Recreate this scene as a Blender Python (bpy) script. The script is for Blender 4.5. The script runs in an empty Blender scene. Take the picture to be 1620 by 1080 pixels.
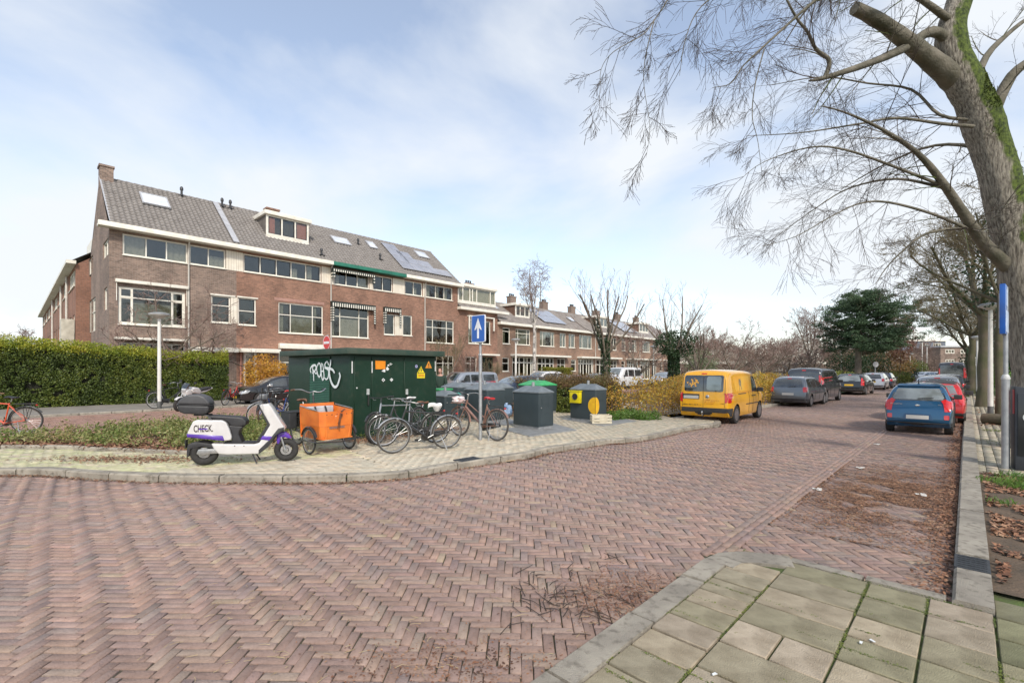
import bpy, bmesh, math, random
import numpy as np
from mathutils import Vector, Matrix, noise as mnoise
from mathutils.bvhtree import BVHTree
from mathutils.geometry import delaunay_2d_cdt
R = math.radians
PI = math.pi
S = bpy.context.scene
COL = S.collection
random.seed(7)
NP = np.random.default_rng(7)
# -- camera
CH = 1.75
FP = 737.0
cam_d = bpy.data.cameras.new('camera')
cam_d.sensor_width = 36.0
cam_d.lens = 36.0 * FP / 1620.0
cam_d.shift_y = 45.0 / 1620.0
cam_d.clip_start = 0.05
cam_d.clip_end = 3000
cam = bpy.data.objects.new('camera', cam_d)
COL.objects.link(cam)
cam.location = (0, 0, CH)
cam.rotation_euler = (R(90), 0, 0)
S.camera = cam
S.render.resolution_x = 1024
S.render.resolution_y = 682
# -- world + sun (bright overcast)
SUN_EL, SUN_AZ = 40.0, 166.0
W = bpy.data.worlds.new("World")
S.world = W
W.use_nodes = True
nt = W.node_tree
nt.nodes.clear()
wo = nt.nodes.new('ShaderNodeOutputWorld')
bg = nt.nodes.new('ShaderNodeBackground')
bg.inputs[1].default_value = 0.09
sky = nt.nodes.new('ShaderNodeTexSky')
sky.sky_type = 'NISHITA'
sky.sun_disc = False
sky.sun_elevation = R(SUN_EL)
sky.sun_rotation = R(SUN_AZ)
sky.air_density = 1.0
sky.dust_density = 0.6
sky.ozone_density = 1.6
tc = nt.nodes.new('ShaderNodeTexCoord')
mp = nt.nodes.new('ShaderNodeMapping')
mp.inputs['Scale'].default_value = (1.0, 1.3, 2.2)
mp.inputs['Rotation'].default_value = (0.25, -0.55, 0.35)
mp.inputs['Location'].default_value = (0.3, 1.7, 0.2)
nz = nt.nodes.new('ShaderNodeTexNoise')
nz.inputs['Scale'].default_value = 1.15
nz.inputs['Detail'].default_value = 7
nz.inputs['Roughness'].default_value = 0.52
nz.inputs['Distortion'].default_value = 0.35
cr = nt.nodes.new('ShaderNodeValToRGB')
cr.color_ramp.elements[0].position = 0.455
cr.color_ramp.elements[0].color = (0.20, 0.20, 0.20, 1)
cr.color_ramp.elements[1].position = 0.62
cr.color_ramp.elements[1].color = (0.97, 0.97, 0.97, 1)
sepz = nt.nodes.new('ShaderNodeSeparateXYZ')
hz = nt.nodes.new('ShaderNodeMapRange')
hz.inputs['From Min'].default_value = 0.0
hz.inputs['From Max'].default_value = 0.42
hz.inputs['To Min'].default_value = 0.62
hz.inputs['To Max'].default_value = 0.0
mxm = nt.nodes.new('ShaderNodeMath'); mxm.operation = 'MAXIMUM'
mx = nt.nodes.new('ShaderNodeMix'); mx.data_type = 'RGBA'
mx.inputs['B'].default_value = (5.75, 6.0, 6.3, 1)
gn = nt.nodes.new('ShaderNodeMix'); gn.data_type = 'RGBA'; gn.blend_type = 'MULTIPLY'
gn.inputs['Factor'].default_value = 1.0
gn.inputs['B'].default_value = (1.85, 1.66, 1.52, 1)
L_ = nt.links.new
L_(tc.outputs['Generated'], mp.inputs['Vector'])
L_(mp.outputs['Vector'], nz.inputs['Vector'])
L_(nz.outputs['Fac'], cr.inputs['Fac'])
L_(tc.outputs['Generated'], sepz.inputs[0])
L_(sepz.outputs['Z'], hz.inputs['Value'])
L_(cr.outputs['Color'], mxm.inputs[0])
L_(hz.outputs['Result'], mxm.inputs[1])
L_(mxm.outputs[0], mx.inputs['Factor'])
L_(sky.outputs['Color'], gn.inputs['A'])
L_(gn.outputs['Result'], mx.inputs['A'])
L_(mx.outputs['Result'], bg.inputs['Color'])
L_(bg.outputs[0], wo.inputs['Surface'])
sd = bpy.data.lights.new('sun', 'SUN')
sd.energy = 2.0
sd.angle = R(7)
sd.color = (1.0, 0.93, 0.83)
sun = bpy.data.objects.new('sun', sd)
COL.objects.link(sun)
_a = R(SUN_AZ); _e = R(SUN_EL)
_d = Vector((math.sin(_a) * math.cos(_e), math.cos(_a) * math.cos(_e), math.sin(_e)))
sun.rotation_euler = _d.to_track_quat('Z', 'Y').to_euler()
S.view_settings.view_transform = 'Standard'
S.view_settings.look = 'None'
S.view_settings.exposure = 0.84
S.view_settings.gamma = 1.0
S.view_settings.use_curve_mapping = False
# -- measuring helpers
def at(px, py, z=0.0):
 """point on the plane of height z seen at a photo pixel"""
 Y = FP * (CH - z) / (py - 585.0)
 return Vector(((px - 810.0) / FP * Y, Y, z))
def atd(px, py, Y):
 """point at depth Y seen at a photo pixel"""
 return Vector(((px - 810.0) / FP * Y, Y, CH + (585.0 - py) * Y / FP))
HU = Vector((0.6803, 0.7330, 0)).normalized()
HN = Vector((0.7330, -0.6803, 0)).normalized()
HANG = math.atan2(HU.y, HU.x)
SU = Vector((720, 737, 0)).normalized()
SN = Vector((SU.y, -SU.x, 0))
SANG = math.atan2(SU.y, SU.x)
def hn(xn, u, z=0.0):
 """house frame: xn = distance along HN, u along HU"""
 v = HN * xn + HU * u
 return Vector((v.x, v.y, z))
def hn_px(xn, px, z=0.0):
 """point of the vertical plane (.HN = xn) in the pixel column px"""
 r = (px - 810.0) / FP
 Y = xn / (HN.x * r + HN.y)
 return Vector((r * Y, Y, z))
# -- materials
MATS = {}
def nodes_of(m):
 m.use_nodes = True
 n = m.node_tree
 b = n.nodes['Principled BSDF']
 return n, b
def mat(name, col, rough=0.6, metal=0.0, var=0.15, vs=3.0, bump=0.0, bs=40.0, col2=None, coat=0.0, spec=0.5, dirt=0.0, coords='Object', detail=4, emit=None, attr=None, sheen=0.0):
 """principled material with noisy colour variation, fine bump and an optional dirt layer"""
 if name in MATS: return MATS[name]
 m = bpy.data.materials.new(name)
 n, b = nodes_of(m)
 N = n.nodes.new; K = n.links.new
 t = N('ShaderNodeTexCoord')
 c1 = tuple(col) + (1,)
 c2 = (tuple(col2) + (1,)) if col2 else tuple(max(0, c * (1 - 2 * var)) for c in col) + (1,)
 z = N('ShaderNodeTexNoise'); z.inputs['Scale'].default_value = vs; z.inputs['Detail'].default_value = detail
 K(t.outputs[coords], z.inputs['Vector'])
 rp = N('ShaderNodeMapRange'); rp.inputs['From Min'].default_value = 0.35; rp.inputs['From Max'].default_value = 0.68
 K(z.outputs['Fac'], rp.inputs['Value'])
 mixn = N('ShaderNodeMix'); mixn.data_type = 'RGBA'
 mixn.inputs['A'].default_value = c1; mixn.inputs['B'].default_value = c2
 K(rp.outputs['Result'], mixn.inputs['Factor'])
 out = mixn.outputs['Result']
 if attr:
  at_ = N('ShaderNodeAttribute'); at_.attribute_name = attr
  ml = N('ShaderNodeMix'); ml.data_type = 'RGBA'; ml.blend_type = 'MULTIPLY'; ml.inputs['Factor'].default_value = 1
  K(out, ml.inputs['A']); K(at_.outputs['Color'], ml.inputs['B'])
  out = ml.outputs['Result']
 if dirt > 0:
  z2 = N('ShaderNodeTexNoise'); z2.inputs['Scale'].default_value = vs * 4.7; z2.inputs['Detail'].default_value = 6
  K(t.outputs[coords], z2.inputs['Vector'])
  r2 = N('ShaderNodeMapRange'); r2.inputs['From Min'].default_value = 0.52; r2.inputs['From Max'].default_value = 0.75
  r2.inputs['To Max'].default_value = dirt
  K(z2.outputs['Fac'], r2.inputs['Value'])
  md = N('ShaderNodeMix'); md.data_type = 'RGBA'
  md.inputs['B'].default_value = (0.09, 0.075, 0.055, 1)
  K(out, md.inputs['A']); K(r2.outputs['Result'], md.inputs['Factor'])
  out = md.outputs['Result']
 K(out, b.inputs['Base Color'])
 b.inputs['Roughness'].default_value = rough
 b.inputs['Metallic'].default_value = metal
 b.inputs['Specular IOR Level'].default_value = spec
 if coat: 
  b.inputs['Coat Weight'].default_value = coat; b.inputs['Coat Roughness'].default_value = 0.06
 if bump > 0:
  z3 = N('ShaderNodeTexNoise'); z3.inputs['Scale'].default_value = bs; z3.inputs['Detail'].default_value = 5
  K(t.outputs[coords], z3.inputs['Vector'])
  bp = N('ShaderNodeBump'); bp.inputs['Strength'].default_value = bump; bp.inputs['Distance'].default_value = 0.02
  K(z3.outputs['Fac'], bp.inputs['Height']); K(bp.outputs['Normal'], b.inputs['Normal'])
 MATS[name] = m
 return m
def mat_brickwall(name, c1, c2, mortar, scale=1.0, bw=0.22, bh=0.065, stain=0.35):
 if name in MATS: return MATS[name]
 m = bpy.data.materials.new(name)
 n, b = nodes_of(m)
 N = n.nodes.new; K = n.links.new
 t = N('ShaderNodeTexCoord'); s = N('ShaderNodeSeparateXYZ'); K(t.outputs['Object'], s.inputs[0])
 ad = N('ShaderNodeMath'); ad.operation = 'ADD'; K(s.outputs['X'], ad.inputs[0]); K(s.outputs['Y'], ad.inputs[1])
 cb = N('ShaderNodeCombineXYZ'); K(ad.outputs[0], cb.inputs['X']); K(s.outputs['Z'], cb.inputs['Y'])
 br = N('ShaderNodeTexBrick'); K(cb.outputs[0], br.inputs['Vector'])
 br.inputs['Scale'].default_value = 1.0
 br.inputs['Brick Width'].default_value = bw; br.inputs['Row Height'].default_value = bh
 br.inputs['Mortar Size'].default_value = 0.009; br.inputs['Mortar Smooth'].default_value = 0.3; br.inputs['Bias'].default_value = -0.1
 br.inputs['Color1'].default_value = c1 + (1,); br.inputs['Color2'].default_value = c2 + (1,); br.inputs['Mortar'].default_value = mortar + (1,)
 z = N('ShaderNodeTexNoise'); z.inputs['Scale'].default_value = 0.5; z.inputs['Detail'].default_value = 6; K(t.outputs['Object'], z.inputs['Vector'])
 z4 = N('ShaderNodeTexNoise'); z4.inputs['Scale'].default_value = 9.0; z4.inputs['Detail'].default_value = 3; K(t.outputs['Object'], z4.inputs['Vector'])
 av = N('ShaderNodeMath'); av.operation = 'MULTIPLY_ADD'; av.inputs[1].default_value = 0.5; K(z4.outputs['Fac'], av.inputs[0]); K(z.outputs['Fac'], av.inputs[2])
 rp = N('ShaderNodeMapRange'); rp.inputs['From Min'].default_value = 0.55; rp.inputs['From Max'].default_value = 0.95
 rp.inputs['To Min'].default_value = 1 + stain * 0.6; rp.inputs['To Max'].default_value = 1 - stain
 K(av.outputs[0], rp.inputs['Value'])
 ml = N('ShaderNodeMix'); ml.data_type = 'RGBA'; ml.blend_type = 'MULTIPLY'; ml.inputs['Factor'].default_value = 1
 K(br.outputs['Color'], ml.inputs['A']); K(rp.outputs['Result'], ml.inputs['B'])
 K(ml.outputs['Result'], b.inputs['Base Color'])
 b.inputs['Roughness'].default_value = 0.9
 bp = N('ShaderNodeBump'); bp.inputs['Strength'].default_value = 0.5; bp.inputs['Distance'].default_value = 0.008; bp.invert = True
 K(br.outputs['Fac'], bp.inputs['Height']); K(bp.outputs['Normal'], b.inputs['Normal'])
 MATS[name] = m
 return m
def mat_glass(name, tint=0.35, refl=0.35, col=(0.82, 0.82, 0.77)):
 """thin window glass: see-through, with a mirror share that grows at a glancing view"""
 if name in MATS: return MATS[name]
 m = bpy.data.materials.new(name)
 n, b = nodes_of(m)
 N = n.nodes.new; K = n.links.new
 n.nodes.remove(b)
 o = n.nodes['Material Output']
 tr = N('ShaderNodeBsdfTransparent'); tr.inputs['Color'].default_value = tuple(c * tint for c in col) + (1,)
 gl = N('ShaderNodeBsdfGlossy'); gl.inputs['Roughness'].default_value = 0.03; gl.inputs['Color'].default_value = (0.95, 0.97, 1, 1)
 lw = N('ShaderNodeLayerWeight'); lw.inputs['Blend'].default_value = refl
 t = N('ShaderNodeTexCoord'); z = N('ShaderNodeTexNoise'); z.inputs['Scale'].default_value = 1.3; K(t.outputs['Object'], z.inputs['Vector'])
 bp = N('ShaderNodeBump'); bp.inputs['Strength'].default_value = 0.06; bp.inputs['Distance'].default_value = 0.05
 K(z.outputs['Fac'], bp.inputs['Height']); K(bp.outputs['Normal'], gl.inputs['Normal'])
 mr = N('ShaderNodeMapRange'); mr.inputs['To Min'].default_value = 0.05; mr.inputs['To Max'].default_value = 0.75
 K(lw.outputs['Fresnel'], mr.inputs['Value'])
 mxs = N('ShaderNodeMixShader'); K(mr.outputs['Result'], mxs.inputs[0]); K(tr.outputs[0], mxs.inputs[1]); K(gl.outputs[0], mxs.inputs[2])
 K(mxs.outputs[0], o.inputs['Surface'])
 MATS[name] = m
 return m
def mat_leaf(name, cols, rough=0.55, trans=0.25, scale=0.7):
 """foliage: colour picked per leaf clump from a ramp by position noise, some light through"""
 if name in MATS: return MATS[name]
 m = bpy.data.materials.new(name)
 n, b = nodes_of(m)
 N = n.nodes.new; K = n.links.new
 t = N('ShaderNodeTexCoord')
 z = N('ShaderNodeTexNoise'); z.inputs['Scale'].default_value = scale; z.inputs['Detail'].default_value = 3
 K(t.outputs['Object'], z.inputs['Vector'])
 z2 = N('ShaderNodeTexWhiteNoise'); z2.noise_dimensions = '3D'
 sn = N('ShaderNodeVectorMath'); sn.operation = 'SNAP'; sn.inputs[1].default_value = (0.05, 0.05, 0.05)
 K(t.outputs['Object'], sn.inputs[0]); K(sn.outputs[0], z2.inputs['Vector'])
 ma = N('ShaderNodeMath'); ma.operation = 'MULTIPLY_ADD'; ma.inputs[1].default_value = 0.45
 sb = N('ShaderNodeMath'); sb.operation = 'SUBTRACT'; sb.inputs[1].default_value = 0.22
 K(z.outputs['Fac'], sb.inputs[0])
 K(z2.outputs['Value'], ma.inputs[0]); K(sb.outputs[0], ma.inputs[2])
 rp = N('ShaderNodeValToRGB')
 e = rp.color_ramp.elements
 e[0].position = 0.2; e[0].color = cols[0] + (1,)
 e[1].position = 0.8; e[1].color = cols[-1] + (1,)
 for i, c in enumerate(cols[1:-1]):
  q = e.new(0.2 + 0.6 * (i + 1) / (len(cols) - 1)); q.color = c + (1,)
 K(ma.outputs[0], rp.inputs['Fac']); K(rp.outputs['Color'], b.inputs['Base Color'])
 b.inputs['Roughness'].default_value = rough
 if trans > 0:
  o = n.nodes['Material Output']
  tl = N('ShaderNodeBsdfTranslucent'); K(rp.outputs['Color'], tl.inputs['Color'])
  mxs = N('ShaderNodeMixShader'); mxs.inputs[0].default_value = trans
  K(b.outputs[0], mxs.inputs[1]); K(tl.outputs[0], mxs.inputs[2]); K(mxs.outputs[0], o.inputs['Surface'])
 MATS[name] = m
 return m
# -- mesh building
def link(name, me, parent=None, loc=None, rotz=None):
 o = bpy.data.objects.new(name, me)
 COL.objects.link(o)
 if parent is not None: o.parent = parent
 if loc is not None: o.location = loc
 if rotz is not None: o.rotation_euler = (0, 0, rotz)
 return o
def tag(o, label=None, cat=None, group=None, kind=None):
 if label: o['label'] = label
 if cat: o['category'] = cat
 if group: o['group'] = group
 if kind: o['kind'] = kind
 return o
def thing(name, label, cat, loc=(0, 0, 0), rotz=0.0, group=None):
 o = bpy.data.objects.new(name, None)
 COL.objects.link(o)
 o.empty_display_size = 0.3
 o.location = loc
 o.rotation_euler = (0, 0, rotz)
 return tag(o, label, cat, group)
def copy_tree(o, parent=None):
 c = o.copy(); COL.objects.link(c)
 if parent is not None: c.parent = parent
 for ch in list(o.children): copy_tree(ch, c)
 return c
class MB:
 def __init__(s): s.v = []; s.f = []; s.mi = []; s.cm = 0
 def add(s, vs, fs):
  o = len(s.v); s.v.extend([tuple(p) for p in vs]); s.f.extend([tuple(i + o for i in f) for f in fs]); s.mi.extend([s.cm] * len(fs)); return s
 def box(s, x0, x1, y0, y1, z0, z1, M=None):
  vs = [Vector((x, y, z)) for z in (z0, z1) for y in (y0, y1) for x in (x0, x1)]
  if M is not None: vs = [M @ v for v in vs]
  return s.add(vs, [(0, 2, 3, 1), (4, 5, 7, 6), (0, 1, 5, 4), (2, 6, 7, 3), (0, 4, 6, 2), (1, 3, 7, 5)])
 def cbox(s, c, d, rz=0.0):
  M = Matrix.Translation(Vector(c)) @ Matrix.Rotation(rz, 4, 'Z')
  return s.box(-d[0] / 2, d[0] / 2, -d[1] / 2, d[1] / 2, -d[2] / 2, d[2] / 2, M)
 def bar(s, a, b, w, h, up=Vector((0, 0, 1))):
  a = Vector(a); b = Vector(b); t = b - a; L = t.length
  if L < 1e-6: return s
  t.normalize(); x = t.cross(up)
  if x.length < 1e-4: x = t.cross(Vector((1, 0, 0)))
  x.normalize(); y = x.cross(t)
  M = Matrix((x, t, y)).transposed().to_4x4(); M.translation = a
  return s.box(-w / 2, w / 2, 0, L, -h / 2, h / 2, M)
 def tube(s, pts, r, n=8, cap=True, closed=False):
  pts = [Vector(p) for p in pts]; k = len(pts)
  rs = r if hasattr(r, '__len__') else [r] * k
  vs = []; fs = []; prev = None
  for i, p in enumerate(pts):
   if closed: t = pts[(i + 1) % k] - pts[i - 1]
   else: t = pts[min(i + 1, k - 1)] - pts[max(i - 1, 0)]
   if t.length < 1e-9: t = Vector((0, 0, 1))
   t.normalize()
   if prev is None:
    a = t.cross(Vector((0, 0, 1)))
    if a.length < 0.05: a = t.cross(Vector((1, 0, 0)))
   else:
    a = prev - t * prev.dot(t)
    if a.length < 1e-5: a = t.cross(Vector((0.3, 0.5, 0.8)))
   a.normalize(); prev = a; b = t.cross(a)
   for j in range(n):
    w = 2 * PI * j / n
    vs.append(p + (a * math.cos(w) + b * math.sin(w)) * rs[i])
  m = k if closed else k - 1
  for i in range(m):
   for j in range(n):
    q = (i + 1) % k
    fs.append((i * n + j, i * n + (j + 1) % n, q * n + (j + 1) % n, q * n + j))
  if cap and not closed:
   fs.append(tuple(range(n - 1, -1, -1))); fs.append(tuple((k - 1) * n + j for j in range(n)))
  return s.add(vs, fs)
 def lathe(s, prof, n=20, M=None, closed=False):
  """profile (r, z) spun about local z"""
  vs = []; fs = []; k = len(prof)
  for r, z in prof:
   for j in range(n):
    w = 2 * PI * j / n
    v = Vector((r * math.cos(w), r * math.sin(w), z)); vs.append(M @ v if M is not None else v)
  m = k if closed else k - 1
  for i in range(m):
   q = (i + 1) % k
   for j in range(n): fs.append((i * n + j, i * n + (j + 1) % n, q * n + (j + 1) % n, q * n + j))
  if not closed:
   if prof[0][0] > 1e-6: fs.append(tuple(range(n - 1, -1, -1)))
   if prof[-1][0] > 1e-6: fs.append(tuple((k - 1) * n + j for j in range(n)))
  return s.add(vs, fs)
 def prism(s, poly, a0, a1, axis='y', M=None):
  """2D polygon extruded along an axis: y -> poly is (x,z); z -> (x,y); x -> (y,z)"""
  n = len(poly); vs = []
  for a in (a0, a1):
   for p, q in poly:
    v = Vector((p, a, q)) if axis == 'y' else Vector((p, q, a)) if axis == 'z' else Vector((a, p, q))
    vs.append(M @ v if M is not None else v)
  fs = [tuple(range(n)), tuple(range(2 * n - 1, n - 1, -1))] + [(i, i + n, (i + 1) % n + n, (i + 1) % n) for i in range(n)]
  return s.add(vs, fs)
 def build(s, name, m, parent=None, smooth=False, bevel=0.0, seg=2, loc=None, rotz=None, ang=40, fixn=True, hide=False):
  me = bpy.data.meshes.new(name)
  me.from_pydata(s.v, [], s.f)
  ms = m if isinstance(m, (list, tuple)) else [m]
  for q in ms: me.materials.append(q)
  if len(ms) > 1: me.polygons.foreach_set('material_index', s.mi)
  if bevel > 0 or fixn:
   bm = bmesh.new(); bm.from_mesh(me)
   if fixn: bmesh.ops.recalc_face_normals(bm, faces=bm.faces)
   if bevel > 0:
    es = [e for e in bm.edges if len(e.link_faces) == 2 and e.calc_face_angle(0) > R(25)]
    bmesh.ops.bevel(bm, geom=es, offset=bevel, segments=seg, profile=0.6, affect='EDGES', clamp_overlap=True)
   bm.to_mesh(me); bm.free()
  if smooth or bevel > 0:
   me.polygons.foreach_set('use_smooth', [True] * len(me.polygons))
   me.set_sharp_from_angle(angle=R(ang))
  me.update()
  return link(name, me, parent, loc, rotz)
def mesh_np(name, verts, faces4, m, colors=None, parent=None, kind=None, smooth=False, tri=False):
 """fast mesh from numpy arrays: verts (N,3), faces (F,4 or 3); colors per vertex (N,3) -> attribute 'tint'"""
 me = bpy.data.meshes.new(name)
 k = 3 if tri else 4
 V = np.asarray(verts, dtype=np.float32); F = np.asarray(faces4, dtype=np.int32)
 me.vertices.add(len(V)); me.vertices.foreach_set('co', V.ravel())
 me.loops.add(F.size); me.loops.foreach_set('vertex_index', F.ravel())
 me.polygons.add(len(F)); me.polygons.foreach_set('loop_start', np.arange(0, F.size, k, dtype=np.int32))
 if smooth: me.polygons.foreach_set('use_smooth', np.ones(len(F), dtype=bool))
 me.update(calc_edges=True)
 me.materials.append(m)
 if colors is not None:
  ca = me.color_attributes.new('tint', 'FLOAT_COLOR', 'POINT')
  C = np.ones((len(V), 4), dtype=np.float32); C[:, :3] = colors
  ca.data.foreach_set('color', C.ravel())
 o = link(name, me, parent)
 if kind: o['kind'] = kind
 return o
def in_poly(P, poly):
 """vectorised point-in-polygon; P (N,2)"""
 x, y = P[:, 0], P[:, 1]; ins = np.zeros(len(P), bool)
 n = len(poly); j = n - 1
 for i in range(n):
  xi, yi = poly[i][0], poly[i][1]; xj, yj = poly[j][0], poly[j][1]
  c = ((yi > y) != (yj > y)) & (x < (xj - xi) * (y - yi) / (yj - yi + 1e-12) + xi)
  ins ^= c; j = i
 return ins
def visible(P, margin=1.2, near=0.6):
 """roughly inside the view (with room for a step to the side)"""
 return (P[:, 1] > near) & (np.abs(P[:, 0]) < P[:, 1] * 1.1 + margin)
def smooth_line(pts, n=4):
 """Catmull-Rom through 3D points"""
 pts = [Vector(p) for p in pts]; out = []
 for i in range(len(pts) - 1):
  p0 = pts[max(i - 1, 0)]; p1 = pts[i]; p2 = pts[i + 1]; p3 = pts[min(i + 2, len(pts) - 1)]
  for k in range(n):
   t = k / n
   out.append(0.5 * ((2 * p1) + (p2 - p0) * t + (2 * p0 - 5 * p1 + 4 * p2 - p3) * t * t + (3 * p1 - p0 - 3 * p2 + p3) * t ** 3))
 out.append(pts[-1]); return out
def sheet(name, poly, z, m, kind='structure', parent=None):
 me = bpy.data.meshes.new(name)
 bm = bmesh.new(); vs = [bm.verts.new((p[0], p[1], z)) for p in poly]
 f = bm.faces.new(vs); bmesh.ops.triangulate(bm, faces=[f]); 
 for f in bm.faces:
  f.normal_update()
  if f.normal.z < 0: f.normal_flip()
 bm.to_mesh(me); bm.free(); me.materials.append(m)
 o = link(name, me, parent)
 if kind: o['kind'] = kind
 return o
def text_mesh(txt, size, depth=0.002, sx=1.0, bold=0.0):
 cu = bpy.data.curves.new('lettering', 'FONT'); cu.body = txt; cu.size = size; cu.extrude = depth; cu.offset = bold
 cu.align_x = 'CENTER'; cu.align_y = 'CENTER'; cu.resolution_u = 3
 o = bpy.data.objects.new('lettering', cu); COL.objects.link(o)
 dg = bpy.context.evaluated_depsgraph_get()
 me = bpy.data.meshes.new_from_object(o.evaluated_get(dg))
 bpy.data.objects.remove(o); bpy.data.curves.remove(cu)
 if sx != 1.0:
  for v in me.vertices: v.co.x *= sx
 return me
def place_text(name, txt, size, m, parent, M, sx=1.0, bold=0.0, depth=0.002):
 me = text_mesh(txt, size, depth, sx, bold); me.transform(M); me.materials.clear(); me.materials.append(m)
 return link(name, me, parent)
# -- shared materials
M_mortar = mat('joint_sand', (0.075, 0.062, 0.046), 0.95, var=0.2, vs=0.9, col2=(0.060, 0.062, 0.030), bump=0.6, bs=60)
M_brick = mat('road_brick', (1.0, 1.0, 1.0), 0.78, vs=9.0, col2=(0.74, 0.72, 0.70), bump=0.5, bs=70, attr='tint', coords='Object', dirt=0.25)
M_slab = mat('paving_slab', (1.0, 1.0, 1.0), 0.85, vs=5.0, col2=(0.62, 0.60, 0.56), bump=0.6, bs=120, attr='tint', dirt=0.25)
M_moss_joint = mat('mossy_joint', (0.10, 0.15, 0.03), 0.95, vs=7.0, col2=(0.06, 0.055, 0.035), bump=0.8, bs=90)
M_kerb = mat('kerb_concrete', (0.42, 0.375, 0.30), 0.9, vs=3.0, col2=(0.26, 0.23, 0.185), bump=0.9, bs=140, dirt=0.8)
M_soil = mat('soil', (0.13, 0.088, 0.055), 0.95, vs=4.0, col2=(0.075, 0.055, 0.035), bump=1.0, bs=30)
M_earth = mat('ground_far', (0.12, 0.11, 0.08), 0.95, vs=0.3, col2=(0.09, 0.11, 0.05), bump=0.4, bs=8)
M_farpave = mat('far_pavement', (0.25, 0.225, 0.19), 0.9, vs=1.5, col2=(0.17, 0.155, 0.13), bump=0.5, bs=20)
M_steel = mat('galvanised_steel', (0.42, 0.43, 0.43), 0.5, 0.6, vs=8, col2=(0.30, 0.31, 0.32), bump=0.1, bs=60)
M_plate = mat('checker_plate', (0.34, 0.34, 0.33), 0.6, 0.3, vs=6, col2=(0.22, 0.22, 0.21), bump=0.6, bs=90)
def sn(s, n, z=0.0):
 v = SU * s + SN * n
 return Vector((v.x, v.y, z))
# -- outlines (world metres)
KL = [at(*p) for p in ((-150, 712), (-175, 724), (-150, 740), (-60, 752), (0, 752), (79, 753), (160, 759), (280, 763.6), (408, 764), (490, 764), (575, 761.6), (653, 755.6), (733, 740.7),
 (836, 725), (869, 716.7), (957.8, 703.3), (991, 701), (1040, 693), (1091, 681), (1135.5, 675.5), (1141, 671.5), (1132, 668.5), (1069, 665.6), (1052, 660))]
KL = [Vector((p.x, p.y, 0)) for p in KL]
KL2 = smooth_line(KL[:-4], 4) + KL[-4:]
n_left = SN.dot(at(1052, 660))
KR = [at(1222, 643)] + [sn(s, -6.4) for s in (34, 60, 80, 110)]
XN_NEAR, XN_FAR = -16.5, -24.2
Z_P = 0.10
main_road = [(p.x, p.y) for p in KL2] + [(p.x, p.y) for p in KR] + [tuple(sn(110, -0.08)[:2]), tuple(sn(4.72, -0.08)[:2]), tuple(sn(4.72, -1.15)[:2]), tuple(sn(4.6, -1.6)[:2]), tuple(sn(4.3, -1.7)[:2]), tuple(sn(-3, -1.7)[:2]), (-9, -3), (-20, 2)]
side_street = [tuple(hn(XN_NEAR, u)[:2]) for u in (-16, 60)] + [tuple(hn(XN_FAR, u)[:2]) for u in (60, -16)]
ground = sheet('ground', [(-700, -120), (700, -120), (700, 900), (-700, 900)], -0.09, M_earth)
road = sheet('road', [(-60, -20), (20, -20), tuple(sn(4.6, -1.0)[:2]), tuple(sn(4.7, 0.0)[:2]), tuple(sn(140, 0.0)[:2]), tuple(sn(140, n_left - 0.3)[:2]), tuple(sn(14, n_left - 0.3)[:2]), (-9, 22), (-60, 12)], -0.016, M_mortar)
side = sheet('side_street', side_street, 0.004, M_mortar)
# -- brick colours
PAL = np.array([(0.370, 0.262, 0.222), (0.345, 0.250, 0.220), (0.310, 0.240, 0.222), (0.395, 0.270, 0.225), (0.365, 0.275, 0.226), (0.315, 0.252, 0.228), (0.285, 0.215, 0.195), (0.410, 0.320, 0.240)])
PW = np.array([.27, .24, .14, .13, .07, .06, .07, .02])
def brick_tint(n):
 c = PAL[NP.choice(len(PAL), n, p=PW)] * np.array([0.97, 0.925, 0.865]) * NP.uniform(0.90, 1.09, (n, 1)) + NP.normal(0, 0.003, (n, 3))
 return np.clip(c, 0.08, 0.6)
def brick_mesh_arrays(C, ang, L, Wd, top, tint, depth=0.05, jit=0.0012, bev=0.004, lod=2):
 """C (N,2) centres, ang (N) heading of the long side; returns verts, faces, colours"""
 n = len(C)
 ca, sa = np.cos(ang), np.sin(ang)
 hx = L / 2 + NP.normal(0, 0.0018, n); hy = Wd / 2 + NP.normal(0, 0.0012, n)
 zt = top + NP.normal(0, jit, n)
 tx = NP.normal(0, 0.006, n); ty = NP.normal(0, 0.012, n)
 def P(u, v, dz):
  x = C[:, 0] + ca * u - sa * v; y = C[:, 1] + sa * u + ca * v
  return np.stack([x, y, zt + dz + u * tx + v * ty], 1)
 sx = [-1, 1, 1, -1]; sy = [-1, -1, 1, 1]
 rings = []
 if lod == 0: rings = [[P(a * hx, b * hy, 0) for a, b in zip(sx, sy)]]
 elif lod == 1: rings = [[P(a * hx, b * hy, -depth * 0.5) for a, b in zip(sx, sy)], [P(a * (hx - 0.002), b * (hy - 0.002), 0) for a, b in zip(sx, sy)]]
 else: rings = [[P(a * hx, b * hy, -depth) for a, b in zip(sx, sy)], [P(a * hx, b * hy, -bev) for a, b in zip(sx, sy)], [P(a * (hx - bev), b * (hy - bev), 0) for a, b in zip(sx, sy)]]
 V = np.stack([q for r in rings for q in r], 1).reshape(-1, 3)
 k = 4 * len(rings); F = []
 base = np.arange(n) * k
 for r in range(len(rings) - 1):
  for i in range(4):
   F.append(np.stack([base + r * 4 + i, base + r * 4 + (i + 1) % 4, base + (r + 1) * 4 + (i + 1) % 4, base + (r + 1) * 4 + i], 1))
 t = (len(rings) - 1) * 4
 F.append(np.stack([base + t, base + t + 1, base + t + 2, base + t + 3], 1))
 return V, np.concatenate(F), np.repeat(tint, k, axis=0)
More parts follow.
